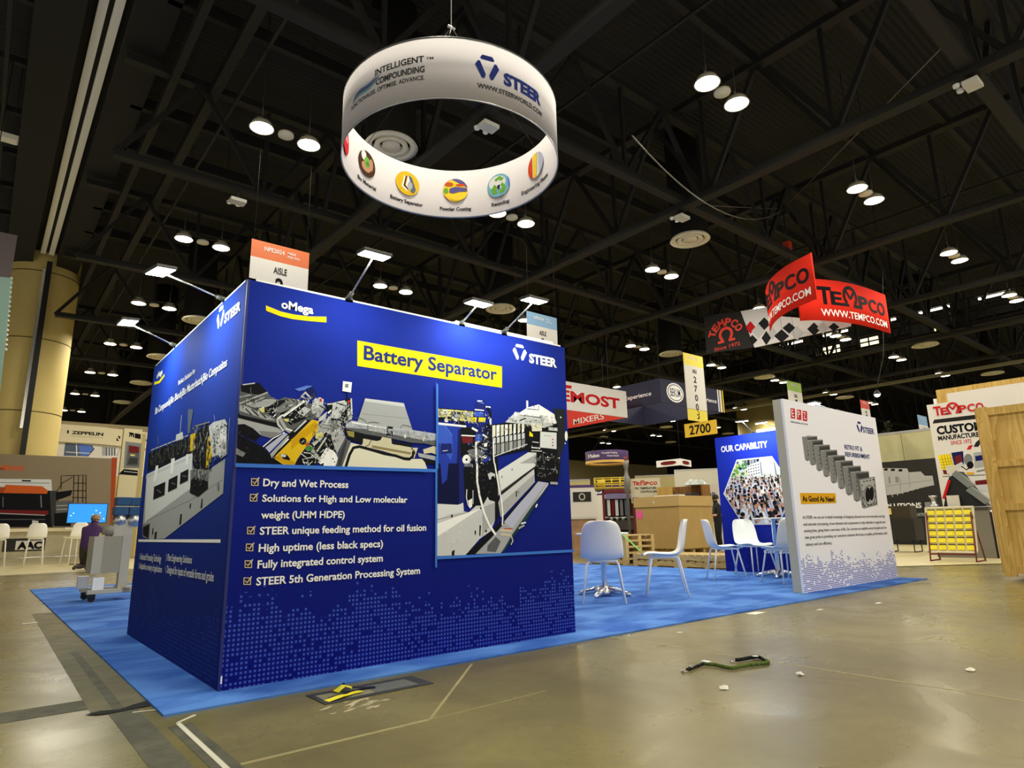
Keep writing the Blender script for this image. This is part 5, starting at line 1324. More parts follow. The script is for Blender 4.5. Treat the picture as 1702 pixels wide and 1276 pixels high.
for row in range(13):
    z = 1.60 - row * .058; s = .026 + row * .0042; n = int(1.4 / (s * 2.1))
    for i in range(n):
        x = .06 + (i + .5 * (row % 2) + rnd.uniform(-.25, .25)) * 1.4 / n; zz = z + rnd.uniform(-.02, .02)
        sh = rnd.choice(['pale', 'lilac', 'grey5', 'pale', 'lilac', 'slate', 'white', 'ink2'])
        pic(sh, [(x - s * 1.3, zz - s * 3.4), (x - s * 1.1, zz - s * .9), (x + s * 1.1, zz - s * .9), (x + s * 1.3, zz - s * 3.4)])
        if rnd.random() < .75:
            dx = rnd.choice([-1, 1]) * s * rnd.uniform(.9, 1.9); w = s * .30
            pic(sh, [(x + dx * .7 - w, zz - s), (x + dx * .7 + w, zz - s), (x + dx * 1.2 + w, zz + s * 1.9), (x + dx * 1.2 - w, zz + s * 1.9)])
            pic('skin', ellipse(x + dx * 1.2, zz + s * 2.1, s * .42, s * .45, 7))
        pic(rnd.choice(['skin', 'skin', 'brown', 'pink']), ellipse(x, zz, s * .62, s * .8, 9))
        pic('ink', ellipse(x, zz + s * .38, s * .68, s * .55, 8))
tag(cr.build('crowd_picture', bp_, recalc=False), 'printed hexagon photo of a crowd raising fists')

# clip-on arm spotlights over the printed walls
ARMG = M('arm_grey', (92, 92, 88), .4, metal=.4)
def arm_light(label, base, head, target, power=ARM_W, energy=True):
    base = Vector(base); head = Vector(head); d = head - base; dh = Vector((d.x, d.y, 0)).normalized()
    t = thing('arm_spotlight', label, 'spotlight', base, 0, 'clip-on arm spotlights'); c = lambda p: Vector(p) - base
    kn = base + d * .18
    MB(ARMG).box(-.03, -.03, -.02, .03, .03, .012).tube([(0, 0, 0), c(kn)], [.022, .016], 8).build('clamp', t)
    MB(ALU).tube([c(kn), c(head)], .0065, 8).build('arm', t)
    aim = (Vector(target) - head).normalized() * .45 + Vector((0, 0, -1)); aim.normalize()
    q = aim.to_track_quat('-Z', 'Y').to_matrix().to_4x4(); q.translation = c(head)
    h = MB(ARMG).box(-.10, -.065, 0, .10, .065, .022, q).build('lamp_head', t, bevel=.004)
    MB(LEDLENS).box(-.09, -.056, -.003, .09, .056, .0, q).build('lamp_lens', h)
    Lg = bpy.data.lights.new('arm_lamp', 'AREA'); Lg.shape = 'RECTANGLE'; Lg.size = .13; Lg.size_y = .08; Lg.energy = power; Lg.color = ARM_RGB
    o = bpy.data.objects.new('arm_lamp', Lg); COL.objects.link(o); o.parent = t
    q2 = q.copy(); q2.translation = c(head) + aim * .012; o.matrix_local = q2
arm_light('arm spotlight on the left wall edge, the one nearer the front corner', (.03, .53, 2.452), (-.405, .53, 2.566), (0, .62, 1.5), 13)
arm_light('arm spotlight on the left wall edge, farther from the front corner', (.03, 1.975, 2.452), (-.37, 1.975, 2.60), (0, 2.0, 1.5), 13)
arm_light('arm spotlight nearest the front corner over the logo end of the front wall', (.69, .03, 2.452), (.65, -.443, 2.613), (.66, 0, 1.4))
arm_light('middle arm spotlight on the front wall top, dimmer than its neighbours', (1.654, .03, 2.452), (1.65, -.225, 2.554), (1.65, 0, 1.4), 7)
arm_light('arm spotlight at the right end of the blue front wall', (2.083, .03, 2.452), (2.08, -.392, 2.621), (2.1, 0, 1.4))
arm_light('arm spotlight on the top edge of the white steel-block wall', (8.5, .12, 2.417), (8.51, .50, 2.60), (8.5, .3, 1.4))
arm_light('arm spotlight at the free end of the OUR CAPABILITY wall', (9.40, 2.05, 2.412), (9.02, 2.03, 2.58), (9.35, 2.1, 1.3), 8)
arm_light('arm spotlight by the white wall above the OUR CAPABILITY wall', (9.40, 1.5, 2.412), (9.0, 1.66, 2.50), (9.35, 1.5, 1.3), 8)
tag(MB(WHITEP).box(9.37, 1.56, 2.402, 9.47, 1.98, 2.452).build('power_box'), 'white power box lying on top of the OUR CAPABILITY wall', 'power box')

# ------------------------------------------------------------------ chairs and tables
def make_chair(name, label, cat='chair', seat=.475, top=.90, base=None):
    t = thing(name, label, cat)
    dz = seat - .475
    prof = [(-.245, .452, .19), (-.235, .474, .205), (-.19, .488, .222), (-.10, .486, .232), (0, .474, .238), (.10, .466, .24), (.165, .472, .24), (.205, .498, .24), (.230, .545, .24), (.250, .61, .238), (.264, .68, .234), (.276, .75, .226), (.288, .81, .214), (.300, .86, .19), (.309, .885, .155), (.314, .897, .11)]
    rows = []
    for i, (y, z, w) in enumerate(prof):
        k = min(max((i - 4) / 5, 0), 1); r = []
        for j in range(-6, 7):
            f = j / 6; c = abs(f) ** 2.4
            r.append((f * w, y - k * c * .060, z + dz + (1 - k) * c * .018 + (.03 * (1 - abs(k - .5) * 2)) * c))
        rows.append(r)
    sh = MB(WHITEP).grid(rows).build('seat_shell', t)
    so = sh.modifiers.new('thick', 'SOLIDIFY'); so.thickness = .012; so.offset = 0
    ss = sh.modifiers.new('smooth', 'SUBSURF'); ss.levels = 1; ss.render_levels = 1
    zt = .452 + dz
    MB(WHITEM).tube([(-.165, -.15, zt), (-.165, .15, zt), (.165, .15, zt), (.165, -.15, zt), (-.165, -.15, zt)], .0125, 8).build('under_frame', t)
    for sx, sy in ((-1, -1), (1, -1), (-1, 1), (1, 1)):
        MB(WHITEM).tube([(sx * .15, sy * .15, zt), (sx * .175, sy * .165, zt - .03), (sx * (.235 if base is None else base), sy * (.245 if base is None else base), 0)], [.012, .013, .0115], 8).build('leg', t)
    return t
def face(dx, dy): return math.atan2(dx, -dy)       # a chair looks along its local -y
ZC = .0165
chair = make_chair('cafe_chair', 'white chair with its back to the camera, beside the blue printed room')
chair.location = (4.46, 1.24, ZC); chair.rotation_euler.z = face(.73, .69); chair['group'] = 'white booth chairs'
CH = [((5.50, 1.17), (-.66, .75), 'white chair seen side-on facing left, beside the large cardboard box'),
      ((7.90, 1.885), (.74, -.67), 'white chair seen side-on facing right, left of the second table'),
      ((8.93, 1.99), (-.38, -.93), 'white chair turned to the camera in front of the crowd picture'),
      ((7.87, .90), (.40, .92), 'white chair half hidden behind the edge of the white wall')]
for (x, y), d, lab in CH: dup(chair, (x, y, ZC), face(*d), lab, 'white booth chairs')
def make_table(label, h, r):
    t = thing('cafe_table', label, 'table')
    MB(WHITEM).lathe([(0, h - .022), (r - .01, h - .022), (r, h - .014), (r, h - .004), (r - .006, h), (0, h)], 40).build('table_top', t)
    MB(CHROME).lathe([(.042, .05), (.036, .09), (.036, h - .05), (.09, h - .022)], 20).build('column', t)
    b = MB(CHROME).lathe([(.0, .012), (.08, .012), (.085, .03), (.075, .085), (.042, .10), (.042, .12)], 24)
    b.build('hub', t)
    for k in range(4):
        a = k * PI / 2 + .4; ca, sa = math.cos(a), math.sin(a)
        MB(CHROME).tube([(ca * .05, sa * .05, .075), (ca * .16, sa * .16, .052), (ca * .30, sa * .30, .024), (ca * .34, sa * .34, .012)], [.045, .04, .028, .014], 10).build('base_foot', t)
    return t
make_table('round white table behind the chair that turns its back', .753, .33).location = (4.97, 1.70, ZC)
make_table('taller round white table in front of the crowd picture', .905, .30).location = (8.69, 1.46, ZC)

# ------------------------------------------------------------------ white fabric ring hung over the booth
RC = (2.585, 1.541, 4.908); RR = 1.497; RH = .845
ring = thing('hanging_ring_sign', 'large round white fabric ring sign hanging over the booth', 'hanging sign', RC); ring.scale = (.819, .819, .819)
RF = bpy.data.materials.new('stretched_white_fabric'); RF.use_nodes = True
_nt = RF.node_tree; _b = _nt.nodes['Principled BSDF']; _b.inputs['Base Color'].default_value = (*lin((214, 211, 216)), 1); _b.inputs['Roughness'].default_value = .85
_t = node(_nt, 'BsdfTranslucent'); _t.inputs[0].default_value = (*lin((236, 230, 220)), 1); _ms = node(_nt, 'MixShader'); _ms.inputs[0].default_value = .12
_nt.links.new(_b.outputs[0], _ms.inputs[1]); _nt.links.new(_t.outputs[0], _ms.inputs[2]); _nt.links.new(_ms.outputs[0], _nt.nodes['Material Output'].inputs[0])
MB(RF).lathe([(RR - .012, .01), (RR, 0), (RR, RH), (RR - .012, RH - .01), (RR - .012, .01)], 96).build('fabric_band', ring)
MB(ALU).lathe([(RR - .008, .0), (RR + .004, -.006), (RR + .004, .012)], 96).build('hem_rim', ring)
MB(ALU).lathe([(RR - .008, RH), (RR + .004, RH + .006), (RR + .004, RH - .012)], 96).build('hem_rim', ring)
def outer(a0):         # x runs round the outside face, a0 = degrees at x = 0
    return lambda x, y, z: ((RR + .006) * math.cos(math.radians(a0) + x / RR), (RR + .006) * math.sin(math.radians(a0) + x / RR), z)
def inner(a0):         # text on the inside face runs the other way round
    return lambda x, y, z: ((RR - .018) * math.cos(math.radians(a0) - x / RR), (RR - .018) * math.sin(math.radians(a0) - x / RR), z)
d2 = lambda a: math.radians(a) * RR
o0 = outer(-165)
lettering('lettering', ring, [('INTELLIGENT', d2(2.6), d2(28.7), .505, .085), ('COMPOUNDING', d2(3.4), d2(29.0), .365, .085)], ink('grey1'), .025, place=o0)
lettering('lettering', ring, [('FUNCTIONALISE. OPTIMISE. ADVANCE.', d2(-16), d2(29), .262, .060)], ink('grey1'), .012, place=o0)
lettering('lettering', ring, [('TM', d2(29.6), d2(33), .53, .035)], ink('grey1'), .012, place=o0)
wv = MB()
for c, dz, w in (('slate', 0, .05), ('sea', -.03, .035), ('blue2', .035, .02)):
    P = [(d2(-15 + i * 1.05), .365 + dz + .115 * (i / 20) ** 1.2 + .025 * math.sin(i / 20 * 7)) for i in range(21)]
    wv.use(ink(c))
    for a, b in zip(P, P[1:]):
        wa = w * (1 - abs(P.index(a) / 10 - 1) ** 2 * .9); wb = w * (1 - abs(P.index(b) / 10 - 1) ** 2 * .9)
        wv._f([wv.v(o0(x, 0, z)) for x, z in ((a[0], a[1] - wa / 2), (b[0], b[1] - wb / 2), (b[0], b[1] + wb / 2), (a[0], a[1] + wa / 2))])
wv.build('logo_wave', ring, recalc=False)
o1 = outer(-113)
lettering('logo_lettering', ring, [('STEER', d2(14.3), d2(38.9), .335, .165)], ink('navyprint'), .05, place=o1)
lettering('lettering', ring, [('WWW.STEERWORLD.COM', d2(1), d2(39.4), .185, .065)], ink('grey1'), .025, place=o1)
hm = MB(ink('navyprint'))
for q in ([(-.42, 1), (.42, 1), (.6, .72), (.5, .6), (-.5, .6), (-.6, .72)], [(-1, .1), (-.78, .45), (-.6, .45), (-.14, -.62), (-.25, -.95), (-.45, -.95)], [(1, .1), (.78, .45), (.6, .45), (.14, -.62), (.25, -.95), (.45, -.95)]):
    hm._f([hm.v(o1(d2(6) + x * .155, 0, .49 + z * .165)) for x, z in q])
hm.build('logo_mark', ring, recalc=False)
# printed round pictures and captions inside the far half
def disc(name, a, z, shapes, r=.205):
    f = inner(a); mb = MB(); k = 0
    for c, poly in shapes:
        mb.use(ink(c)); k += 1
        ca, sa, d = math.cos(math.radians(a)), math.sin(math.radians(a)), RR - .034 - k * .0008
        g = lambda x, z_: (d * ca + x * sa, d * sa - x * ca, z_)
        mb._f([mb.v(g(x * r, z + y * r)) for x, y in poly])
    mb.build(name, ring, recalc=False)
def half(a0, a1, rr=1.0): return ellipse(0, 0, rr, rr, 14, a0, a1)
full = ellipse(0, 0, 1)
disc('round_picture', 116, .465, [('brown', full), ('pale', ellipse(-.4, .5, .3, .4, 10)), ('skin', ellipse(-.1, -.3, .55, .4, 12)), ('leaf', ellipse(0, .1, .35, .45, 10)), ('skin', ellipse(.45, .1, .25, .5, 10)), ('green', ellipse(.05, .0, .2, .2, 8))])
disc('round_picture', 84.5, .475, [('yellow3', full), ('white', [(-.5, -.35), (-.3, .6), (-.2, .6), (-.35, -.3), (0, -.6), (-.05, -.68)]), ('brown', [(-.35, -.25), (-.15, .65), (-.05, .6), (-.2, -.2), (.1, -.45), (.05, -.55)]), ('white', [(-.15, -.2), (.05, .75), (.4, .4), (.5, -.5), (.1, -.5)]), ('slate', [(.05, .75), (.35, .55), (.7, -.4), (.5, -.75), (.25, -.65), (.3, -.2)]), ('grey5b', ellipse(.2, -.15, .22, .35, 10))])
disc('round_picture', 53.4, .475, [('banana', full), ('violet', half(.2, 1.9)), ('pink', half(1.9, 2.9)), ('tomato', half(3.6, 4.2)), ('leaf', ellipse(-.75, -.05, .2, .25, 8)), ('violet', [(-.5, -.2), (-.45, .15), (0, .3), (.9, .2), (.95, -.1), (.3, -.15), (-.2, -.3)]), ('tomato', ellipse(.4, .45, .4, .1, 10)), ('orange', ellipse(-.5, .5, .35, .18, 10)), ('banana', ellipse(.1, -.6, .6, .3, 12))])
disc('round_picture', 24.7, .465, [('sea', full), ('pale', ellipse(-.1, .25, .75, .6, 14)), ('blue2', half(-.5, .7)), ('leaf', [(-.35, .55), (.1, .8), (.5, .5), (.25, .3), (.0, .5), (-.2, .35)]), ('leaf', [(-.65, -.25), (-.35, .15), (-.1, -.1), (-.25, -.45), (-.05, -.6), (-.5, -.7)]), ('leaf', [(.65, -.25), (.35, .2), (.2, .0), (.35, -.35), (.05, -.45), (.05, -.75), (.5, -.65)]), ('navy', [(-.1, .0), (.15, .05), (.1, -.35), (-.1, -.3)]), ('sea', ellipse(0, -.85, .45, .12, 10))])
disc('round_picture', -6.2, .50, [('pale', full), ('tomato', half(2.0, 4.3)), ('banana', [(-.35, -.9), (.1, -.99), (.25, .97), (-.35, .93)]), ('yellow3', [(.0, -.99), (.1, -.99), (.25, .97), (.15, .98)]), ('lilac', half(-1.1, 1.2))])
disc('round_picture', 145, .40, [('red2', full), ('pink', ellipse(.2, .2, .4, .3, 8))])
for s, a0, a1, z in (('Bio Material', 124, 107, .272), ('Battery Separator', 96, 74, .278), ('Powder Coating', 63.2, 43.4, .262), ('Recycling', 30, 17.5, .272), ('Engineering Plastic', 8, -19, .300)):
    lettering('caption', ring, [(s, 0, d2(a0 - a1), z - .145, .062)], ink('ink2'), .03, place=inner(a0))
HK = Vector((0, 0, 2.3))
for a in (-125, -5, 115):
    MB(STEEL).tube([((RR) * math.cos(math.radians(a)), RR * math.sin(math.radians(a)), RH - .02), HK], .004, 5).build('sling_wire', ring)
MB(ALU).tube([HK, (0, 0, 4.1)], .008, 6).tube([(-.06, 0, 2.3), (.06, 0, 2.3)], .02, 8).build('hoist_hook', ring)
# ------------------------------------------------------------------ other hanging signs
# red curved sign of the heater maker, over the aisle on the right
REDF = M('red_fabric', (226, 50, 36), .85, spec=.05)
def curved(name, parent, path, z0, z1, mat, t=.02):
    P = [Vector((x, y)) for x, y in path]
    # smooth the traced plan curve
    Q = []
    for i in range(len(P) - 1):
        p0 = P[max(i - 1, 0)]; p1 = P[i]; p2 = P[i + 1]; p3 = P[min(i + 2, len(P) - 1)]
        for k in range(6):
            u = k / 6; Q.append(.5 * ((2 * p1) + (p2 - p0) * u + (2 * p0 - 5 * p1 + 4 * p2 - p3) * u * u + (3 * p1 - p0 - 3 * p2 + p3) * u ** 3))
    Q.append(P[-1])
    D = [0.0]
    for a, b in zip(Q, Q[1:]): D.append(D[-1] + (b - a).length)
    def at(s):
        s = min(max(s, 0), D[-1] - 1e-6); i = max(k for k in range(len(D)) if D[k] <= s); i = min(i, len(Q) - 2)
        d = (Q[i + 1] - Q[i]).normalized(); return Q[i] + d * (s - D[i]), Vector((d.y, -d.x))
    mb = MB(mat); fr = []; bk = []
    for i in range(0, len(Q)):
        p, n = at(D[i]); b = p - n * t
        fr.append([mb.v((p.x, p.y, z0)), mb.v((p.x, p.y, z1))]); bk.append([mb.v((b.x, b.y, z0)), mb.v((b.x, b.y, z1))])
    for a, b, c, d in zip(fr, fr[1:], bk, bk[1:]):
        mb._f([a[0], b[0], b[1], a[1]], True); mb._f([c[0], c[1], d[1], d[0]], True); mb._f([a[1], b[1], d[1], c[1]]); mb._f([a[0], c[0], d[0], b[0]])
    mb._f([fr[0][0], fr[0][1], bk[0][1], bk[0][0]]); mb._f([fr[-1][0], bk[-1][0], bk[-1][1], fr[-1][1]])
    mb.build(name, parent)
    def place(x, y, z):
        p, n = at(x); p = p - n * y; return (p.x, p.y, z)
    return place, D[-1]
tz = thing('curved_hanging_sign', 'red curved hanging sign with black lettering and a white web address', 'hanging sign', (16.2, 4.3, 6.2))
o_ = lambda L: [(x - 16.2, y - 4.3) for x, y in L]
plA, dA = curved('red_banner', tz, o_([(16.101, 5.072), (15.562, 4.691), (15.169, 4.306), (14.898, 3.947), (14.705, 3.606), (14.572, 3.242), (14.439, 2.874)]), .07, 1.3, REDF)
plB, dB = curved('red_banner', tz, o_([(15.9, 4.05), (16.178, 3.786), (16.598, 3.561), (17.095, 3.367), (17.701, 3.212), (18.458, 3.107), (19.405, 3.042)]), .08, 1.3, REDF)
def tempco(parent, pl, x0, wd, z, h, mat, web=None, wmat=None, wz=0, wh=0):
    u = wd / 10.6
    mb = words(MB(mat), [('T', x0, x0 + 1.7 * u, z, h * 1.1), ('E', x0 + 1.55 * u, x0 + 3.0 * u, z, h * .85)], -.012, .03, pl)
    mb.build('logo_lettering', parent, recalc=False); mb = words(MB(mat), [('P', x0 + 5.5 * u, x0 + 7.1 * u, z, h * .85), ('C', x0 + 7.25 * u, x0 + 8.85 * u, z, h * .85), ('O', x0 + 9.0 * u, x0 + 10.6 * u, z, h * .85)], -.012, .03, pl)
    om = MB(mat); omega(om, x0 + 4.25 * u, z + h * .66, h * .66, -.012)
    if pl:
        for v in om.bm.verts: v.co = pl(*v.co)
    mb.build('logo_lettering', parent, recalc=False); om.build('logo_mark', parent, recalc=False)
    if web: lettering('web_address', parent, [(web, x0 + wd * .02, x0 + wd * 1.0, wz, wh)], wmat, .015, -.012, pl)
tempco(tz, plA, dA - 2.95, 2.8, .62, .45, ink('ink'), 'WWW.TEMPCO.COM', ink('white'), .24, .2)
tempco(tz, plB, .55, dB - .75, .58, .46, ink('ink'), 'WWW.TEMPCO.COM', ink('white'), .22, .2)
MB(M('red_hoist', (190, 60, 40), .5)).box(-.09, -.09, 2.34, .09, .09, 2.6).build('chain_hoist', tz)
hk = MB(STEEL).tube([(0, 0, 1.2), (0, 0, 2.34)], .014, 6).tube([(0, 0, 2.6), (0, 0, 3.62)], .018, 6)
for p in ((-1.2, .2, 1.3), (1.6, -1.1, 1.3), (-1.76, -1.4, 1.3)): hk.tube([(0, 0, 2.3), p], .008, 5)
hk.box(-.16, -.05, 3.55, .16, .05, 3.67).box(-.05, -.12, 3.45, .12, .12, 3.58).build('rigging', tz)
GUY = M('guy_wire', (120, 118, 108), .4, metal=.6)
ht = Vector((16.2, 4.3, 9.85)); TO = Vector((16.2, 4.3, 6.2))
def sag(a, b, s, n=14): a = Vector(a); b = Vector(b); return [a.lerp(b, i / n) - Vector((0, 0, s * 4 * (i / n) * (1 - i / n))) for i in range(n + 1)]
MB(GUY).tube([p - TO for p in sag((7.76, 3.01, 8.2), ht, .9)], .016, 6).build('sagging_cable', tz)
MB(GUY).tube([Vector((10.18, -1.54, 8.4)) - TO, ht - TO], .012, 6).build('guy_wire', tz)
MB(GUY).tube([Vector((11.2, 4.3, 8.4)) - TO, ht - TO], .012, 6).build('guy_wire', tz)

ck = thing('fabric_sign_panel', 'white hanging fabric panel with red, grey and black diamonds', 'hanging sign', (18.5, 8.461, 0), -PI / 2)
chk = ART['checks']
MB(WHITEF).prism([tuple(p) for p in chk[0][2]], 0, .03).build('fabric_panel', ck)
mb = MB()
for i, (c, w, pts) in enumerate(chk[1:]): mb.use(ink(c)).flat(pts, -.004 - i * .0001)
mb.build('diamond_pattern', ck, recalc=False)
bk_ = thing('fabric_sign_panel', 'black hanging fabric panel with a red arched name and Since 1972', 'hanging sign', (18.46, 8.461, 0), -PI / 2)
MB(M('black_fabric', (30, 29, 30), .8)).prism([tuple(p) for p in ART['blackpanel'][0][2]], 0, .03).build('fabric_panel', bk_)
RI = M('ink_signred', (226, 62, 48), .6)
mb = MB(RI)
for i, chh in enumerate('TEMPCO'):
    a = math.radians(160 - i * 28); cx, cz = .52 + .566 * math.cos(a), 7.268 + .476 * math.sin(a)
    V, F = glyphs(chh, .04); lo = min(p[0] for p in V); hi = max(p[0] for p in V); rr = a - PI / 2
    vs = []
    for x, y in V:
        gx = ((x - lo) / (hi - lo) - .5) * .238; gz = (y / capheight(.04) - .5) * .272
        vs.append(mb.v((cx + gx * math.cos(rr) - gz * math.sin(rr), -.006, cz + gx * math.sin(rr) + gz * math.cos(rr))))
    for f in F: mb._f([vs[k] for k in f])
mb.build('arched_lettering', bk_, recalc=False)
om = MB(RI); o1_ = ellipse(.532, 7.302, .283, .272, 20, -.9, PI + .9); i1_ = ellipse(.532, 7.302, .18, .17, 20, -.9, PI + .9)
for a in range(19): om.flat([o1_[a], o1_[a + 1], i1_[a + 1], i1_[a]], -.006)
for s in (-1, 1): om.flat([(.532 + s * .09, 7.02), (.532 + s * .34, 7.02), (.532 + s * .34, 7.10), (.532 + s * .09, 7.13)], -.006)
om.build('logo_mark', bk_, recalc=False)
lettering('caption', bk_, [('Since 1972', .02, 1.04, 6.793, .125)], RI, .01, -.006)
for x, z in ((-.1, 8.1), (.5, 7.85)): MB(STEEL).tube([(x, .015, z), (x + .1, .015, 11.69)], .008, 5).build('hanging_wire', bk_)
for x, z in ((.9, 7.9), (4.1, 6.7)): MB(STEEL).tube([(x, .015, z), (x, .015, 11.69)], .008, 5).build('hanging_wire', ck)

# dark blue square box sign
bx = thing('box_sign', 'dark navy hanging box sign with a white oval logo', 'hanging sign', (19.18, 11.47, 5.52))
NV = M('navy_fabric', (38, 40, 66), .75)
MB(NV).box(0, 0, 0, 4.37, .06, .98).build('front_face', bx)
MB(NV).box(0, .06, 0, .06, 4.4, .98).build('side_face', bx)
MB(NV).box(.06, 4.34, 0, 4.37, 4.4, .98).box(4.31, .06, 0, 4.37, 4.34, .98).build('back_faces', bx)
ov = MB(ink('white')); ov.flat(ellipse(.95, .49, .56, .40, 28), -.004); ov.use(ink('navy')).flat(ellipse(.95, .49, .49, .34, 28), -.006); ov.use(ink('white')).flat(ellipse(.95, .49, .45, .31, 28), -.008)
ov.build('oval_logo', bx, recalc=False)
lettering('logo_lettering', bx, [('BEKUM', .62, 1.28, .33, .32)], ink('navy'), .01, -.010)
lettering('slogan', bx, [('Your Experience', 1.75, 3.85, .36, .17)], ink('white'), .01)
lettering('slogan', bx, [('Your Experience', -2.6, -.45, .36, .17)], ink('white'), .01, 0, place=lambda x, y, z: (-.005, -x, z))
st = MB(ink('white'));
for i, c in enumerate(('white', 'blue2', 'banana', 'white', 'navy', 'yellow')): st.use(ink(c)).flat([(3.95 + i * .075, 0), (4.02 + i * .075, 0), (4.02 + i * .075, .98), (3.95 + i * .075, .98)], -.004)
st.build('stripes', bx, recalc=False)
rg = MB(STEEL).tube([(0, 0, .95), (0, 0, 6.17)], .015, 6).tube([(4.3, 0, .95), (4.3, 0, 6.17)], .01, 6).tube([(0, 4.3, .95), (0, 4.3, 6.17)], .01, 6)
rg.build('hanging_wire', bx)
# red and white tilted box sign
fz = thing('box_sign', 'white and red hanging sign cut off by the right end of the blue room', 'hanging sign', (18.47, 12.62, 5.0)); FH = 1.07
MB(WHITEF).box(-6.5, 0, 0, 0, .05, FH).build('white_face', fz)
lettering('logo_lettering', fz, [('FOREMOST', -5.6, -.42, .33, .40)], ink('red2'), .035, -.006)
mb = MB(ink('red2')); mb.flat([(-5.0, FH - .14), (-3.05, FH - .14), (-3.10, FH - .26), (-5.0, FH - .26)], -.006); mb.build('logo_bar', fz, recalc=False)
MB(M('red_banner_cloth', (206, 52, 38), .75)).box(-.05, .05, 0, 0, 6.0, FH).build('red_side_face', fz)
MB(WHITEF).box(-6.5, 5.95, 0, -.05, 6.0, FH).build('back_face', fz)
lettering('caption', fz, [('DRYERS', 0, 1.8, .12, .24), ('MIXERS', 2.2, 4.0, .12, .24)], ink('pale'), .01, 0, place=lambda x, y, z: (-.056, 5.2 - x, z))
mb = MB(STEEL)
MB(STEEL).tube([(-1.0, .02, FH), (-1.0, .02, 6.69)], .015, 6).build('hanging_pole', fz); MB(STEEL).tube([(-5.5, .02, FH), (-5.5, .02, 6.69)], .015, 6).build('hanging_pole', fz)

# aisle signs
def aisle(label, x0, y, ztop, w, h, band, num, stacked=False, sponsor=None, thin=.02, bandh=.42):
    t = thing('aisle_sign', label, 'aisle sign', (x0, y, 0))
    MB(M('aisle_white', (206, 204, 200), .6)).box(0, 0, ztop - h, w, thin, ztop - bandh).build('sign_board', t)
    MB(band).box(0, 0, ztop - bandh, w, thin, ztop).build('colour_band', t)
    k = w / 1.2
    lettering('event_name', t, [('NPE2024', .22 * w, .56 * w, ztop - .19 * k, .09 * k), ('MADE', .62 * w, .76 * w, ztop - .15 * k, .05 * k), ('FOR YOU', .62 * w, .83 * w, ztop - .23 * k, .05 * k)], ink('pale'), .005)
    lettering('aisle_word', t, [('AISLE', .39 * w, .62 * w, ztop - bandh - .26 * k, .14 * k)], ink('ink'), .02)
    if stacked: rows = [(c, .42 * w, .57 * w, ztop - bandh - (.62 + .34 * i) * k, .23 * k) for i, c in enumerate(num)]
    else: rows = [(num, .43 * w, .58 * w, ztop - bandh - .72 * k, .37 * k)]
    lettering('aisle_number', t, rows, ink('ink'), .02)
    for x in (.05, w - .05): MB(STEEL).tube([(x, .01, ztop), (x, .01, 11.69)], .004, 5).build('hanging_wire', t)
    return t
ORB = M('orange_band', (198, 104, 62), .6); BLB = M('blue_band', (120, 160, 196), .6); YLB = M('yellow_band', (222, 206, 74), .6); GRB = M('green_band', (140, 176, 70), .6); RDB = M('red_band', (190, 66, 56), .6)
aisle('aisle 2 sign with an orange band above the left end of the blue room', 2.372, 8.22, 6.5, 1.165, 2.5, ORB, '2', bandh=.36)
aisle('aisle 2 sign with a pale blue band above the blue room', 9.594, 8.35, 6.5, 1.09, 2.4, BLB, '2', bandh=.36)
a27 = aisle('tall white and yellow sign with stacked digits 2 7 0 0 and a plate below', 18.23, 9.6, 6.99, 1.21, 2.1, YLB, '2700', True, bandh=.45)
MB(YLB).box(0, 0, 4.47, 1.2, .02, 4.9).build('colour_band', a27)
ky = MB(ink('ink')); ky.stroke([(.55, 4.56), (.68, 4.6), (.66, 4.74), (.55, 4.70)], .04, -.004); ky.stroke([(.62, 4.55), (.70, 4.82), (.58, 4.85)], .03, -.004); ky.build('sponsor_mark', a27, recalc=False)
pl = thing('row_number_plate', 'yellow plate with black 2700 hanging under the tall aisle sign', 'sign', (18.58, 10.05, 3.9), -PI / 2 + .03)
MB(M('plate_yellow', (230, 190, 52), .55)).box(0, 0, 0, 1.32, .02, .5).build('plate', pl)
lettering('plate_number', pl, [('2700', .20, 1.08, .09, .32)], ink('ink'), .02)
MB(STEEL).tube([(.45, .01, .5), (.45, .01, .60)], .01, 6).build('hanging_wire', pl)
aisle('small far aisle sign with a green band above the white steel-block wall', 17.29, 5.33, 5.0, .84, 1.6, GRB, '1', bandh=.3)
aisle('small far aisle sign with a red band above the steel-block wall', 22.6, 5.44, 5.0, .69, 1.4, RDB, '1', bandh=.3)
aisle('small far aisle sign with a light blue band left of the white heater banner', 28.24, 5.56, 5.0, .98, 1.5, BLB, '1', bandh=.4)
# purple drum sign and white lozenge sign, far off
pd = thing('drum_sign', 'purple drum-shaped hanging sign with white words, far behind the chairs', 'hanging sign', (19.75, 15.0, 3.42)); pd.scale = (.74, .74, .9)
MB(M('purple_fabric', (76, 54, 106), .75)).lathe([(1.25, .12), (1.25, .58), (1.2, .58), (1.2, .12), (1.25, .12)], 48).build('fabric_band', pd)
MB(M('gold_rim', (214, 170, 80), .6)).lathe([(1.25, 0), (1.25, .12), (1.2, .12), (1.2, 0), (1.25, 0)], 48).build('lower_rim', pd)
cyl_ = lambda a0: (lambda x, y, z: (1.258 * math.cos(math.radians(a0) + x / 1.258), 1.258 * math.sin(math.radians(a0) + x / 1.258), z))
lettering('lettering', pd, [('B Paulson', 0, .85, .26, .17)], ink('white'), .03, place=cyl_(-196))
lettering('lettering', pd, [('Powerful Training', 0, .9, .40, .08), ('Proven Results', .3, 1.0, .26, .08)], ink('white'), .015, place=cyl_(-150))
MB(STEEL).tube([(0, 0, .58), (0, 0, 9.18)], .01, 5).tube([(-1.2, 0, .58), (0, 0, 1.6)], .008, 5).tube([(1.2, 0, .58), (0, 0, 1.6)], .008, 5).build('hanging_wire', pd)
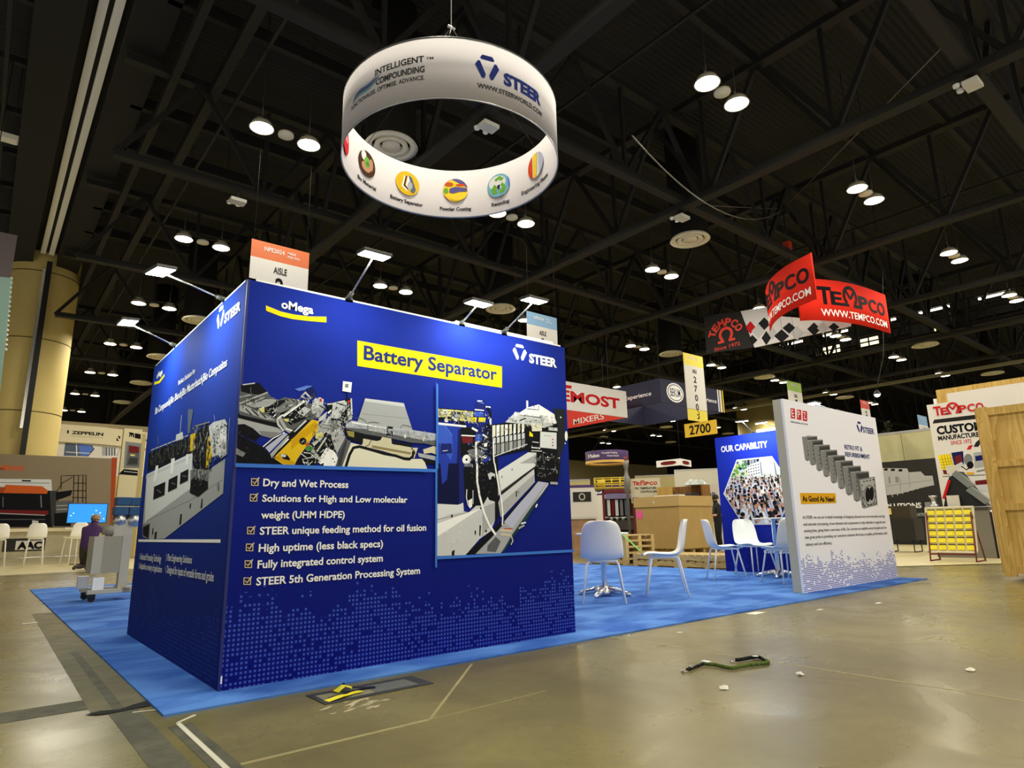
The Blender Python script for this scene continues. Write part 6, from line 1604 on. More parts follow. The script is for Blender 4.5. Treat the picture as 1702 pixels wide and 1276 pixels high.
wh = thing('box_sign', 'far white folded hanging sign with two dark red pill-shaped logos', 'hanging sign', (34.31, 21.8, 4.57))
for nm, pts in (('left_face', [(0, 0), (0, 1.95)]), ('right_face', [(0, 0), (1.9, .52)])):
    (xa, ya), (xb, yb) = pts; m_ = MB(WHITEF); L = math.hypot(xb - xa, yb - ya)
    m_.bar((xa, ya, .22), (xb, yb, .22), .04, .44); f_ = m_.build(nm, wh)
    pm = MB(ink('maroon')); dx, dy = (xb - xa) / L, (yb - ya) / L
    nx, ny = (-.03, 0) if nm == 'left_face' else (dy * .03, -dx * .03)
    o8 = [(.35, .16), (.6, .10), (1.3, .10), (1.55, .16), (1.6, .22), (1.55, .29), (1.3, .34), (.6, .34), (.35, .29), (.3, .22)]
    pm._f([pm.v((xa + dx * a + nx, ya + dy * a + ny, b)) for a, b in o8]); pm.build('pill_logo', wh, recalc=False)
MB(STEEL).tube([(0, 0, .44), (0, 0, 7.12)], .015, 5).build('hanging_wire', wh)

wl = thing('work_light', 'bare bright lamp hanging on a slanted cord above the white steel-block wall', 'hanging lamp', (19.46, 3.69, 4.5))
MB(BLACKP).lathe([(0, .16), (.04, .16), (.10, .06), (.10, .03), (0, .03)], 16).build('lamp_shade', wl); MB(LEDLENS).lathe([(0, -.05), (.06, -.02), (.085, .03)], 16).build('bulb', wl)
MB(BLACKP).tube([(0, 0, .16), (.03, -.08, .45), (.1, -.3, 1.2), (.2, -.6, 3.9), (.2, -.6, 7.19)], .010, 6).build('cord', wl)
# catwalk with fluorescent tubes and lit openings, high up behind the red sign
cwk = thing('catwalk', 'long black lighting catwalk with glowing tubes under the roof behind the red sign', 'catwalk', (29.6, 0, 8.6))
mb = MB(STEEL)
for z in (0, .55, 1.1):
    for x in (0, 1.3): mb.bar((x, -4, z), (x, 16, z), .06, .06)
for i in range(21):
    y = -4 + i
    for x in (0, 1.3): mb.bar((x, y, 0), (x, y, 1.1), .05, .05)
    mb.bar((0, y, 0), (1.3, y, 0), .05, .05)
mb.build('railing', cwk); MB(M('catwalk_grating', (48, 46, 40), .8)).box(0, -4, -.06, 1.3, 16, 0).build('walkway', cwk)
for y in (-2.4, -.2, 2.0, 4.2, 6.3, 8.4, 10.6):
    MB(TUBE).bar((.1, y, 1.0), (.1, y + 1.15, 1.0), .07, .07).build('tube_light', cwk)
for y in (5.2, 7.6, 9.4): MB(M('lit_opening', (255, 240, 190), .5, emit=(1, .88, .55), estr=1.4)).box(1.36, y, .1, 1.4, y + .8, .75).build('lit_opening', cwk)
MB(STEEL).box(1.4, -4, 0, 1.46, 16, 1.1).build('backing_sheet', cwk)

# ------------------------------------------------------------------ things dropped on the floor in front
lan = thing('lanyard', 'green and black lanyard lying curled on the concrete floor', 'lanyard', (2.55, -1.57, 0))
def ribbon(mb, pts, w):
    for a, b in zip(pts, pts[1:]):
        mb._f([mb.v((a[0], a[1], a[2])), mb.v((b[0], b[1], b[2])), mb.v((b[0], b[1], b[2] + w)), mb.v((a[0], a[1], a[2] + w))], True)
def curve(pts, n=6):
    P = [Vector(p) for p in pts]; Q = []
    for i in range(len(P) - 1):
        p0 = P[max(i - 1, 0)]; p1 = P[i]; p2 = P[i + 1]; p3 = P[min(i + 2, len(P) - 1)]
        for k in range(n):
            u = k / n; Q.append(.5 * ((2 * p1) + (p2 - p0) * u + (2 * p0 - 5 * p1 + 4 * p2 - p3) * u * u + (3 * p1 - p0 - 3 * p2 + p3) * u ** 3))
    return Q + [P[-1]]
lc = [(-.30, .10, .002), (-.20, .11, .002), (-.09, .125, .004), (-.06, .05, .002), (-.075, -.05, .002), (.0, -.07, .002), (.08, -.085, .002), (.18, -.125, .002), (.245, -.125, .002), (.27, -.08, .002)]
r1 = MB(M('green_webbing', (92, 116, 48), .8)); ribbon(r1, curve(lc[2:]), .022)
o = r1.build('green_strap', lan); so = o.modifiers.new('t', 'SOLIDIFY'); so.thickness = .003
r2 = MB(M('black_webbing', (26, 28, 26), .8)); ribbon(r2, curve(lc[:3]), .02); ribbon(r2, curve([(.27, -.08, .002), (.33, .0, .004), (.28, .02, .004), (.20, .03, .004), (.14, .045, .004)]), .022)
o = r2.build('black_strap', lan); so = o.modifiers.new('t', 'SOLIDIFY'); so.thickness = .003
MB(WHITEP).box(-.085, .095, .022, -.05, .145, .028).build('clip', lan)
MB(CHROME).box(-.335, .09, .002, -.30, .115, .012).box(-.255, .10, .018, -.225, .118, .026).box(.10, .045, .004, .135, .06, .012).build('metal_hook', lan)
MB(ink('pale')).lathe([(0, .001), (.022, 0)], 16, (.30, .003, .024)).build('badge', lan)
def scrap(x, y, s, label, name='paper_scrap', flat=False):
    mb = MB(M('paper_white', (228, 226, 206), .8)); n = 7; r0 = random.Random(int(x * 1000))
    ring_ = [mb.v((x + math.cos(2 * PI * i / n) * s * r0.uniform(.5, 1), y + math.sin(2 * PI * i / n) * s * r0.uniform(.4, .9), .002 if flat else r0.uniform(.002, .016))) for i in range(n)]
    c = mb.v((x, y, .004 if flat else .022))
    for i in range(n): mb._f([ring_[i], ring_[(i + 1) % n], c])
    return tag(mb.build(name, recalc=True), label, 'paper', 'torn paper scraps on the concrete')
scrap(2.057, -1.853, .035, 'torn paper scrap on the floor just below the lanyard')
scrap(2.642, -1.975, .035, 'torn paper scrap on the floor right of the lanyard')
scrap(3.42, -2.594, .04, 'torn paper scrap alone on the floor at far right')
scrap(3.399, -.574, .04, 'flat pale scrap on the floor by the carpet edge above the lanyard', flat=True)
for x, y, w, h, lab in ((4.72, -.46, .20, .10, 'white sheet of paper lying at the carpet front edge'), (-.662, 4.52, .13, .06, 'white paper strip on the floor at the far left'), (6.3, -.95, .10, .04, 'small white slip on the floor in front of the white wall'), (5.4, -.75, .1, .03, 'narrow white slip between the carpet edge and the white wall')):
    tag(MB(M('paper_white')).box(x, y, .001, x + w, y + h, .003).build('paper_sheet'), lab, 'paper')
TAPE = M('white_tape', (214, 208, 186), .6)
tag(MB(TAPE).bar((-.302, -.47, .0025), (-.306, -1.5, .0025), .022, .002).build('floor_tape'), 'long white tape strip on the floor at the bottom left', 'tape')
tag(MB(TAPE).bar((-.305, -.46, .0025), (-.205, -.37, .0025), .016, .002).build('floor_tape'), 'short white tape strip at the near corner of the blue carpet', 'tape')
tag(MB(TAPE).bar((-.43, -.10, .003), (-.33, -.13, .003), .012, .002).build('floor_tape'), 'short white tape strip beside the torn black tape', 'tape')
# floor service box with loose hazard tape
fb = thing('floor_box', 'grey metal floor service box with dark frame at the carpet front edge', 'floor box', (.345, -.645, 0))
MB(M('box_frame', (70, 70, 66), .5, metal=.3)).box(0, 0, 0, .65, .04, .005).box(0, .21, 0, .65, .25, .005).box(0, .04, 0, .03, .21, .005).box(.58, .04, 0, .65, .21, .005).build('frame', fb)
MB(M('box_lid', (124, 124, 112), .45, metal=.3)).box(.31, .04, 0, .58, .21, .004).build('lid', fb)
MB(M('box_lid2', (140, 136, 104), .5)).box(.03, .04, 0, .31, .21, .003).build('lid', fb)
HZ = M('hazard_yellow', (236, 222, 40), .5)
hz = thing('hazard_tape', 'crumpled yellow and black hazard tape on the floor box', 'tape', (.50, -.53, 0))
mb = MB(HZ); ribbon(mb, [], .01)
def strip(mb, P, w):
    V = []
    for i, p in enumerate(P):
        p = Vector(p); a = Vector(P[max(i - 1, 0)]); b = Vector(P[min(i + 1, len(P) - 1)]); d = (b - a); n_ = Vector((-d.y, d.x, 0)).normalized() * w / 2
        V.append((mb.v(p + n_), mb.v(p - n_)))
    for a, b in zip(V, V[1:]): mb._f([a[0], a[1], b[1], b[0]], True)
strip(mb, [(-.13, -.07, .007), (-.05, -.06, .016), (.03, -.02, .01), (.10, .0, .008)], .05); strip(mb, [(-.02, .06, .012), (.03, .07, .035), (.07, .05, .02)], .055)
mb.build('yellow_stripe', hz)
mb = MB(BLACKP); strip(mb, [(-.10, -.03, .009), (0, -.01, .014), (.04, .025, .01)], .03); strip(mb, [(.06, .06, .022), (.12, .045, .012), (.20, .03, .008)], .04); strip(mb, [(.02, .10, .02), (.05, .105, .04)], .02); mb.build('black_stripe', hz)
wp = MB(M('worn_paint', (176, 164, 130), .7)); r0 = random.Random(5)
for i in range(26):
    x, y = .50 + r0.gauss(0, .07) - .02, -.76 + r0.gauss(0, .05); L, w_, a = r0.uniform(.015, .05), r0.uniform(.004, .014), .4 + r0.gauss(0, .3)
    wp._f([wp.v((x + L * u * math.cos(a) - w_ * v * math.sin(a), y + L * u * math.sin(a) + w_ * v * math.cos(a), .0006 + i * .00002)) for u, v in ((-1, -.3), (-.2, -1), (1, -.4), (.8, .6), (-.1, 1), (-.9, .5))])
struct(wp.build('floor_patch'))
# ------------------------------------------------------------------ right of the booth: plywood crate and the heater maker's stand
def span(p, q): return math.atan2(q[1] - p[1], q[0] - p[0]), math.hypot(q[0] - p[0], q[1] - p[1])
pc = thing('plywood_crate', 'tall plywood shipping crate with batten frame at the right edge', 'crate', (9.95, -1.16, 0), -PI / 2)
MB(PLY).box(.02, .02, .10, 1.5, 1.3, 2.40).build('plywood_body', pc)
for x in (0, 1.38): MB(PINE).box(x, -.02, .06, x + .14, .02, 2.415).build('corner_post', pc)
for z0, z1 in ((2.29, 2.40), (1.55, 1.64), (.95, 1.04), (.10, .20)): MB(PINE).box(.14, -.012, z0, 1.38, .02, z1).build('batten', pc)
for x in (.25, 1.15): MB(PINE).box(x, 0, 0, x + .1, 1.3, .10).build('skid', pc)
MB(PINE).box(-.02, 0, .10, .02, .10, 2.40).box(-.02, 1.2, .10, .02, 1.3, 2.40).build('corner_post', pc)

vinyl = MB(M('pale_booth_vinyl', (206, 194, 150), .35, vary=.06))
va = [vinyl.v((x, y, .012)) for x, y in ((12.0, 1.0), (13.8, -.2), (22.5, -2), (22.9, 6.2), (13.4, 3.6))]; vinyl._f(va)
tag(vinyl.build('booth_flooring'), 'pale cream flooring under the heater stand behind the white wall', 'flooring')
hb = thing('banner_stand', 'tall white banner reading CUSTOM MANUFACTURER SINCE 1972', 'banner', (16.5, 1.506, 0), -PI / 2)
BW = M('banner_white', (224, 220, 214), .6)
bp2 = MB(BW).box(0, 0, .06, 1.75, .02, 3.555).build('banner_sheet', hb)
MB(ALU).box(-.02, -.06, .012, 1.77, .10, .07).tube([(.9, .04, .07), (.9, .04, 3.5)], .015, 8).build('base', hb)
RD = ink('red2')
tempco(hb, None, .126, 1.02, 3.27, .20, RD)
lettering('headline', hb, [('CUSTOM', .127, 1.06, 2.82, .19)], ink('ink'), .045)
lettering('headline', hb, [('MANUFACTURER', .130, 1.04, 2.672, .105)], ink('ink'), .035)
lettering('headline', hb, [('SINCE 1972', .371, .795, 2.541, .09)], RD, .01)
picture('product_picture', hb, 'tempcoprint', y=-.002)
bgp = thing('framed_board', 'big white board with a plywood border behind the tall banner', 'board', (18.5, 1.86, 0), -PI / 2)
MB(PLY).box(0, 0, .012, 2.6, .08, 4.225).build('plywood_border', bgp)
MB(BW).box(.24, -.006, .4, 2.55, .0, 4.09).build('white_sheet', bgp)
MB(WHITEP).box(-.10, .02, .012, -.02, .06, 4.0).build('side_trim', bgp)

sb = thing('sample_board', 'tilted yellow sample board on a dark red floor stand', 'display board', (13.93, 1.10, .012), -PI / 2)
fm_ = Matrix.Rotation(-.21, 4, 'X'); fm_.translation = (0, 0, .17)
MB(M('board_cream', (216, 206, 160), .5)).box(0, 0, 0, .87, .03, .92, fm_).build('board', sb)
bf = MB(M('board_edge', (226, 220, 196), .5))
for q in ((0, -.012, 0, .87, .02, .03), (0, -.012, .89, .87, .02, .92), (0, -.012, 0, .025, .02, .92), (.845, -.012, 0, .87, .02, .92)): bf.box(*q, fm_)
bf.build('board_frame', sb)
YP = M('yellow_packet', (255, 232, 48), .35, vary=.12, vscale=30)
for r in range(6):
    for c in range(5):
        x0 = .055 + c * .160; z0 = .055 + r * .140
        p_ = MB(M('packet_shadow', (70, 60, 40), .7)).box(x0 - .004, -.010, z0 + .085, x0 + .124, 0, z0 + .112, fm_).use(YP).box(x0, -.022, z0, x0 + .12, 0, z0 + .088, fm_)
        p_.build('sample_packet', sb)
RS = M('dark_red_tube', (110, 26, 28), .45)
sd = MB(RS)
for x in (.04, .83): sd.tube([(x, -.05, 0), (x, .0, .25), (x, .09, .95), (x, .50, .0)], .014, 8)
sd.tube([(.04, -.05, .012), (.04, .5, .012)], .014, 8).tube([(.83, -.05, .012), (.83, .5, .012)], .014, 8).tube([(.04, 0, .14), (.83, 0, .14)], .014, 8).build('floor_stand', sb)

dk = thing('display_counter', 'black counter on bent tube legs between the white wall and the yellow sample board', 'counter', (17.4, 3.25, .012), -PI / 2)
MB(M('counter_black', (30, 28, 26), .6)).box(0, 0, .30, .75, .6, .84).build('body', dk)
MB(M('brown_black_case', (52, 44, 30), .55)).box(.10, .06, .84, .68, .5, 1.17).build('case', dk)
MB(M('card_cream', (226, 196, 120), .6)).box(.12, .03, .96, .24, .058, 1.12).build('price_card', dk)
for x in (.08, .66): MB(BLACKP).tube([(x, .06, .30), (x, .04, .03), (x, .06, .013), (x, .54, .013), (x, .56, .03), (x, .54, .30)], .014, 8).build('leg', dk)
pd2 = thing('display_pedestal', 'grey pedestal right of the yellow sample board carrying the slanted sample block', 'pedestal', (15.4, 1.42, .012), -PI / 2)
MB(M('pedestal_grey', (120, 116, 108), .6)).box(0, 0, 0, 1.09, .8, 1.0).build('body', pd2)
MB(M('pedestal_top', (60, 58, 56), .5)).box(-.02, -.02, 1.0, 1.10, .82, 1.06).build('top', pd2)
wc = thing('white_cabinet', 'white cabinet with a red kick strip by the plywood crate', 'cabinet', (15.4, .28, .012), -PI / 2)
MB(BW).box(0, 0, 0, .8, .7, .95).build('body', wc); MB(WHITEP).box(-.02, -.02, .95, .82, .72, .99).build('top', wc); MB(ink('red2')).box(.02, -.006, .14, .78, 0, .26).build('kick_strip', wc)
wd = thing('sample_block', 'black slanted sample block with two silver heater blocks on the grey pedestal', 'display block', (15.55, 1.22, 1.075), -PI / 2)
MB(M('block_black', (32, 34, 38), .5)).prism([(.0, 0), (.20, .66), (.42, .78), (.82, .02)], .05, .35).build('stand', wd)
for (x0, z0, x1, z1) in ((.34, .76, .62, .44), (.56, .40, .86, .10)): MB(M('brushed_silver', (150, 156, 154), .35, metal=.7)).bar((x0, .02, z0), (x1, .02, z1), .16, .13).build('heater_block', wd)
MB(M('card_white', (214, 210, 196), .6)).box(.20, -.02, .74, .42, .0, .92).build('sign_card', wd); MB(RD).bar((.05, .0, .20), (.22, .0, .60), .05, .05).build('red_sample', wd)
tag(MB(M('card_white')).box(15.5, .86, 1.075, 15.515, 1.10, 1.34).build('price_card'), 'small cream price card standing on the grey pedestal', 'card')
vs_ = thing('silver_part', 'silver machined part on the left corner of the grey pedestal', 'machine part', (15.5, 1.36, 1.072), -PI / 2)
MB(ALU).lathe([(0, 0), (.09, 0), (.09, .08), (.05, .10), (.05, .22), (.08, .24), (.08, .28), (0, .28)], 18).build('hub', vs_); MB(ALU).box(-.17, -.05, 0, -.08, .05, .14).build('foot', vs_)
sw = thing('display_wall', 'black display wall with a white building drawing and the word SOLUTIONS', 'display wall', (23, 5.9, 0), -PI / 2)
MB(M('wall_black', (26, 25, 24), .6)).box(0, 0, .012, 3.2, .1, 2.78).build('panel', sw)
picture('building_picture', sw, 'building'); lettering('lettering', sw, [('SOLUTIONS', .48, 1.7407, 1.1929, .1713)], ink('pale'), .03); lettering('lettering', sw, TEXT['industry'], ink('grey4'), .02)
cw = thing('partition', 'cream panelled partition above the black SOLUTIONS wall', 'partition', (24, 5.9, 0), -PI / 2)
for i in range(3): MB(M('partition_cream', (188, 184, 140), .55, vary=.1, vscale=1.5)).box(i * 1.2 - .1, 0, .012, i * 1.2 + 1.08, .08, 3.82).build('panel', cw)
MB(ALU).box(-.1, -.01, 3.82, 3.5, .09, 3.9).box(-.1, -.012, 2.79, 3.5, 0, 2.84).build('rail', cw)
LEAF = M('plant_leaf', (70, 84, 44), .7)
for k, (x, y, z) in enumerate(((25.5, 5.75, 3.6), (25.7, 4.1, 3.7))):
    pt = thing('potted_tree', ('left' if k == 0 else 'right') + ' of two dark leafy tree tops rising behind the cream partition', 'plant', (x, y, 0))
    mb = MB(LEAF)
    for i in range(150):
        a = rnd.uniform(0, 2 * PI); h = rnd.random(); r = (1 - h) * .65 * rnd.random() ** .5; c = Vector((r * math.cos(a), r * math.sin(a), z - .6 + h * 1.5)); d = Vector((math.cos(a), math.sin(a), rnd.uniform(-.4, .5))) * .16; s = Vector((-math.sin(a), math.cos(a), 0)) * .05
        mb._f([mb.v(c - d), mb.v(c + s), mb.v(c + d), mb.v(c - s)])
    mb.build('foliage', pt); MB(M('trunk', (70, 56, 40), .8)).tube([(0, 0, 0), (.03, 0, z + .4)], [.05, .02], 8).build('trunk', pt)

# ------------------------------------------------------------------ behind the booth, between the walls: pallets, carton, machine
def pallet(name, label, loc, rz, n=1):
    t = thing(name, label, 'pallet', loc, rz, 'wooden pallets behind the blue carpet')
    for i in range(7): MB(PALLET).box(i * .175, 0, .105, i * .175 + .12, 1.0, .125).build('deck_board', t)
    for y in (0, .44, .88): MB(PALLET).box(0, y, .02, 1.17, y + .10, .105).build('stringer', t)
    for x in (0, .52, 1.05): MB(PALLET).box(x, 0, 0, x + .12, 1.0, .02).build('bottom_board', t)
    return t
pal = pallet('pallet', 'wooden pallet on the floor behind the side-on chair, nearest the blue carpet edge', (9.80, 5.35, 0), -PI / 2)
dup(pal, (9.80, 5.35, .127), -PI / 2, 'upper wooden pallet of the low stack behind the side-on chair')
dup(pal, (9.82, 4.12, 0), -PI / 2, 'wooden pallet on the floor behind the chair that faces right')
dup(pal, (9.82, 4.12, .127), -PI / 2, 'upper wooden pallet of the low stack behind the chair that faces right')
dup(pal, (12.1, 6.95, 0), -PI / 2, 'wooden pallet under the big cardboard box')
dup(pal, (12.1, 6.95, .127), -PI / 2, 'pallet directly under the big cardboard box, upper of two')
for k in range(5): dup(pal, (9.85, 6.75, .127 * k), -PI / 2, ['wooden pallet at the floor of the tall stack behind the chair with its back turned', 'second pallet from the floor in the tall stack left of the carton', 'third pallet from the floor in the tall stack left of the carton', 'fourth pallet from the floor in the tall stack left of the carton', 'topmost pallet of the tall stack left of the carton, under the green strap'][k])
tag(MB(WHITEP).tube([(9.85, 5.75, .68), (9.75, 6.5, .69)], .03, 8).build('white_tube'), 'white tube lying on the tall pallet stack left of the carton', 'tube')
gs = thing('ratchet_strap', 'light green strap hanging slanted off the tall pallet stack', 'strap', (9.76, 5.6, .67))
mb = MB(M('green_strap', (120, 190, 90), .7)); strip(mb, [(0, .3, .0), (0, 0, .0), (-.02, -.06, -.05)], .05); mb.bar((-.03, -.04, -.01), (-.03, -.52, -.36), .05, .008); mb.build('webbing', gs)
MB(CHROME).tube([(-.03, -.52, -.37), (-.03, -.57, -.40), (-.03, -.55, -.45), (-.03, -.50, -.42)], .012, 8).build('hook', gs)
CARD = M('cardboard', (178, 148, 90), .8, vary=.06, vscale=2.5)
p0 = (12.0, 5.75); rzb = math.atan2(.90, -.60)
gb = thing('cardboard_box', 'huge brown cardboard box with lid on pallets behind the side-on chair', 'box', (12.03, 5.72, .256), -PI / 2)
w1 = 1.36; w2 = 1.36     # local -x runs along the left face, local +y away
MB(CARD).box(-w1, 0, 0, 0, w2, 1.08).build('body', gb)
MB(M('cardboard_lid', (190, 160, 102), .8)).box(-w1 - .03, -.025, 1.02, .025, w2 + .03, 1.27).build('lid', gb)
MB(M('pink_label', (242, 92, 164), .6)).box(-w1 + .03, -.006, .74, -w1 + .22, 0, .94).build('pink_label', gb)
MB(ink('pale')).box(-.75, -.03, 1.10, -.72, -.025, 1.16).build('tape_tab', gb)
oc = thing('wooden_crate', 'open wooden crate with dark packing inside, behind the lid of the cardboard box', 'crate', (13.7, 7.62, 0), -PI / 2)
OW = wood_material('old_crate_wood', (110, 76, 36), (150, 108, 56), 5.0)
MB(OW).box(0, 0, .02, 1.43, .05, 1.5).build('front_board', oc); MB(OW).box(0, .05, .02, .05, .40, 1.86).build('end_board', oc); MB(OW).box(1.38, .05, .02, 1.43, .40, 1.86).build('end_board', oc); MB(OW).box(.05, .36, .02, 1.38, .40, 1.86).build('back_board', oc)
MB(PINE).box(-.02, -.03, .02, .50, 0, 1.86).build('lighter_panel', oc)
tag(MB(M('dark_wrap', (36, 28, 26), .6, bump=.8, bscale=6)).box(.1, .07, .5, 1.33, .34, 1.66).build('dark_packing', oc, bevel=.05), 'black wrapped packing')
tag(MB(WHITEP).box(12.1, 5.75, 1.5275, 12.35, 6.5, 1.548).build('paper_sheet'), 'white papers lying on the lid of the cardboard box', 'paper')
pb = thing('plastic_wrap', 'crumpled clear plastic wrap heaped over the open wooden crate', 'wrap', (13.9, 6.5, 1.862))
MB(M('clear_wrap', (170, 178, 174), .25, vary=.2, vscale=14, bump=1, bscale=12)).lathe([(0, .16), (.16, .15), (.26, .08), (.32, .0)], 9).build('heap', pb)
tc_ = thing('sign_panel', 'cream sign reading TEMPCO temperature controllers beside the cardboard box', 'sign', (13.55, 8.49, 0), span((12.18, 7.32), (12.66, 6.73))[0])
MB(M('sign_cream', (216, 208, 180), .6)).box(0, 0, 1.454, .85, .03, 2.16).build('panel', tc_)
[MB(STEEL).tube([(x, .02, 0), (x, .02, 1.47)], .015, 6).build('leg', tc_) for x in (.1, .75)]
tempco(tc_, None, .066, .70, 1.972, .10, RD)
lettering('caption', tc_, [('TEC TEMPERATURE', .11, .73, 1.845, .06), ('CONTROLLERS', .265, .75, 1.746, .06)], ink('ink'), .03)
mb = MB(ink('ink'))
for x, w, h in ((.04, .18, .13), (.27, .11, .07), (.41, .10, .09), (.54, .15, .06)): mb.flat([(x, 1.487), (x + w, 1.487), (x + w, 1.487 + h), (x, 1.487 + h)], -.004)
mb.build('product_picture', tc_, recalc=False)
mc = thing('packaging_machine', 'dark red framed machine with a lilac top behind the stacked pallets', 'machine', (13.5, 9.59, 0), span((13.5, 9.59), (14.14, 8.88))[0])
RFm = M('machine_red', (120, 34, 36), .45)
mb = MB(RFm)
for x in (0, .90): mb.box(x, 0, 0, x + .07, .07, 1.90).box(x, .8, 0, x + .07, .87, 1.90)
mb.box(0, 0, 1.80, .97, .07, 1.90).box(0, .8, 1.80, .97, .87, 1.90).build('frame', mc)
MB(M('machine_lilac', (132, 122, 160), .4)).prism([(.07, 1.62), (.90, 1.62), (.84, 1.78), (.12, 1.78)], -.02, .8).build('hood', mc)
MB(M('machine_dark', (44, 40, 40), .5)).box(.07, .4, .2, .90, .8, 1.62).build('inner_wall', mc)
MB(M('machine_base', (66, 62, 58), .5)).box(.07, .02, .7, .90, .8, .98).build('base_block', mc)
for x, c in ((.14, 'pale'), (.26, 'maroon'), (.38, 'pale'), (.52, 'grey3'), (.66, 'slate')): MB(ink(c)).box(x, .05, 1.12, x + .09, .38, 1.60).build('guide_plate', mc)
MB(ALU).tube([(.07, .1, 1.06), (.90, .1, 1.06)], .03, 8).build('roller', mc)
for i in range(4): MB(ALU).lathe([(0, 0), (.05, 0), (.05, .1), (0, .1)], 12, (.25 + i * .17, .06, .98)).build('dial', mc)
yc = thing('yellow_cage', 'yellow railed platform above the red framed machine', 'platform', (13.36, 9.745, 1.951), span((13.3, 9.81), (14.0, 9.04))[0])
YM = M('safety_yellow', (224, 196, 50), .5)
mb = MB(YM)
for z in (0, .15, .30):
    for y in (0, .9): mb.tube([(0, y, z), (1.05, y, z)], .018, 6)
    for x in (0, 1.05): mb.tube([(x, 0, z), (x, .9, z)], .018, 6)
for x in (0, .26, .52, .78, 1.05):
    for y in (0, .9): mb.tube([(x, y, -.02), (x, y, .30)], .018, 6)
mb.build('railing', yc); MB(M('platform_deck', (120, 110, 60), .6)).box(0, 0, -.05, 1.05, .9, 0).build('deck', yc); MB(YM).lathe([(0, 0.001), (.12, 0.001), (.12, .26), (0, .26)], 16, (.2, .3, 0)).build('drum', yc)
gp = thing('feed_pipe', 'grey vertical feed pipe with hopper standing beside the yellow platform', 'pipe', (13.35, 8.45, 0))
MB(M('pipe_grey', (136, 134, 130), .4, metal=.4)).lathe([(0, 0), (.04, 0), (.04, 1.75), (.085, 1.8), (.085, 2.2), (.05, 2.28), (.05, 2.45), (.075, 2.5), (.075, 2.62), (.04, 2.7), (0, 2.7)], 18).build('pipe', gp); MB(RFm).lathe([(.05, 2.7), (.05, 2.8), (0, 2.8)], 12).build('cap', gp)
wcn = thing('white_counter', 'white counter top seen just left of the turned chair', 'counter', (12.6, 10.55, 0), span((12.88, 10.24), (13.47, 9.63))[0])
MB(M('counter_white', (214, 212, 198), .5)).box(-.3, 0, 1.04, 1.15, .5, 1.1).build('top', wcn); MB(M('counter_boxes', (176, 140, 104), .7, vary=.2, vscale=4)).box(-.25, .04, 0, 1.1, .46, 1.04).build('body', wcn)
rc = thing('logo_card', 'black square card with a white ring, left behind the turned chair', 'sign', (15.71, 13.06, 0), span((15.71, 13.06), (16.14, 12.62))[0])
MB(BW).box(-.2, .02, 0, .85, .06, 2.2).build('backing', rc); MB(BLACKP).box(-.02, 0, 1.70, .64, .02, 2.05).build('card', rc)
rm_ = MB(ink('cream')); o2 = ellipse(.31, 1.875, .12, .13, 20); i2 = ellipse(.31, 1.875, .08, .09, 20)
for a in range(20): rm_.flat([o2[a], o2[(a + 1) % 20], i2[(a + 1) % 20], i2[a]], -.004)
rm_.build('ring_logo', rc, recalc=False)
pp = thing('purple_panel', 'purple and white booth panel behind the yellow platform', 'sign', (17.0, 14.6, 0), span((17.31, 14.29), (17.9, 13.67))[0])
MB(BW).box(0, 0, 0, 2.4, .05, 2.0).build('panel', pp); MB(M('purple_fabric')).box(0, 0, 2.0, 2.4, .05, 2.42).build('header', pp); lettering('lettering', pp, [('ENTEX', .3, 1.5, 2.08, .2)], ink('white'), .04)
for i, (x, y, w, z, c, lab) in enumerate(((25.7, 18.5, 2.3, 3.3, (196, 184, 132), 'cream booth wall behind the cardboard box'), (22.95, 13.9, 3.4, 3.15, (214, 212, 196), 'long white booth wall behind the open wooden crate'), (19.6, 17.6, 1.2, 2.85, (206, 194, 140), 'cream booth wall far left behind the purple drum sign'), (28.5, 24, 6, 3.1, (186, 172, 120), 'beige booth wall in the far distance between the hall walls'))):
    t = thing('booth_wall', lab, 'booth wall', (x, y, 0), -.90)
    MB(M('booth_wall_paint_%d' % i, c, .6)).box(0, 0, 0, w, .1, z).build('panel', t); MB(ALU).box(0, -.01, z, w, .11, z + .06).build('top_rail', t)
op = thing('sign_panel', 'white panel with blue letters OR beside the man in black', 'sign', (21.9, 11.85, 0), span((22.06, 11.64), (22.33, 11.24))[0])
MB(BW).box(0, 0, 0, 1.3, .04, 2.4).build('panel', op); lettering('lettering', op, [('OR', .18, .60, 1.90, .17)], ink('slate'), .03)

# ------------------------------------------------------------------ left of the booth: mobile stand, bar counter, machine wall
ms = thing('mobile_stand', 'pale grey equipment stand on black castors left of the blue room', 'equipment stand', (.36, 6.35, .012), .05)
PG = M('stand_grey', (188, 184, 168), .5); PG2 = M('cabinet_grey', (162, 156, 138), .55)
MB(PG2).box(-.16, -.02, .36, .06, .32, .84).build('cabinet', ms); MB(PG).box(-.27, -.04, .36, -.16, .34, .84).build('door', ms)
MB(PG).box(.08, .06, .15, .19, .18, 1.06).build('post', ms)
MB(PG).box(-.28, -.03, .10, .50, .06, .15).box(-.28, .46, .10, .50, .55, .15).box(.12, -.03, .10, .22, .55, .15).build('base_frame', ms)
for x, y in ((-.16, .015), (-.25, .50)): MB(WHITEP).box(x - .07, y - .04, .15, x + .06, y + .05, .31).build('weight_block', ms)
for x, y in ((-.22, .015), (-.22, .50), (.44, .015), (.44, .50)):
    k = MB(BLACKP).box(x - .04, y - .03, .055, x + .04, y + .03, .10).build('caster', ms); MB(M('rubber', (20, 20, 20), .7)).tube([(x, y - .018, .042), (x, y + .018, .042)], .042, 16).build('wheel', k)
MB(PG).box(-.05, .02, .84, .08, .30, 1.0).build('valve_block', ms); MB(M('motor_grey', (150, 146, 132), .5)).lathe([(0, .86), (.09, .86), (.09, .98), (0, .98)], 16, (-.08, .1, 0)).build('pump', ms)
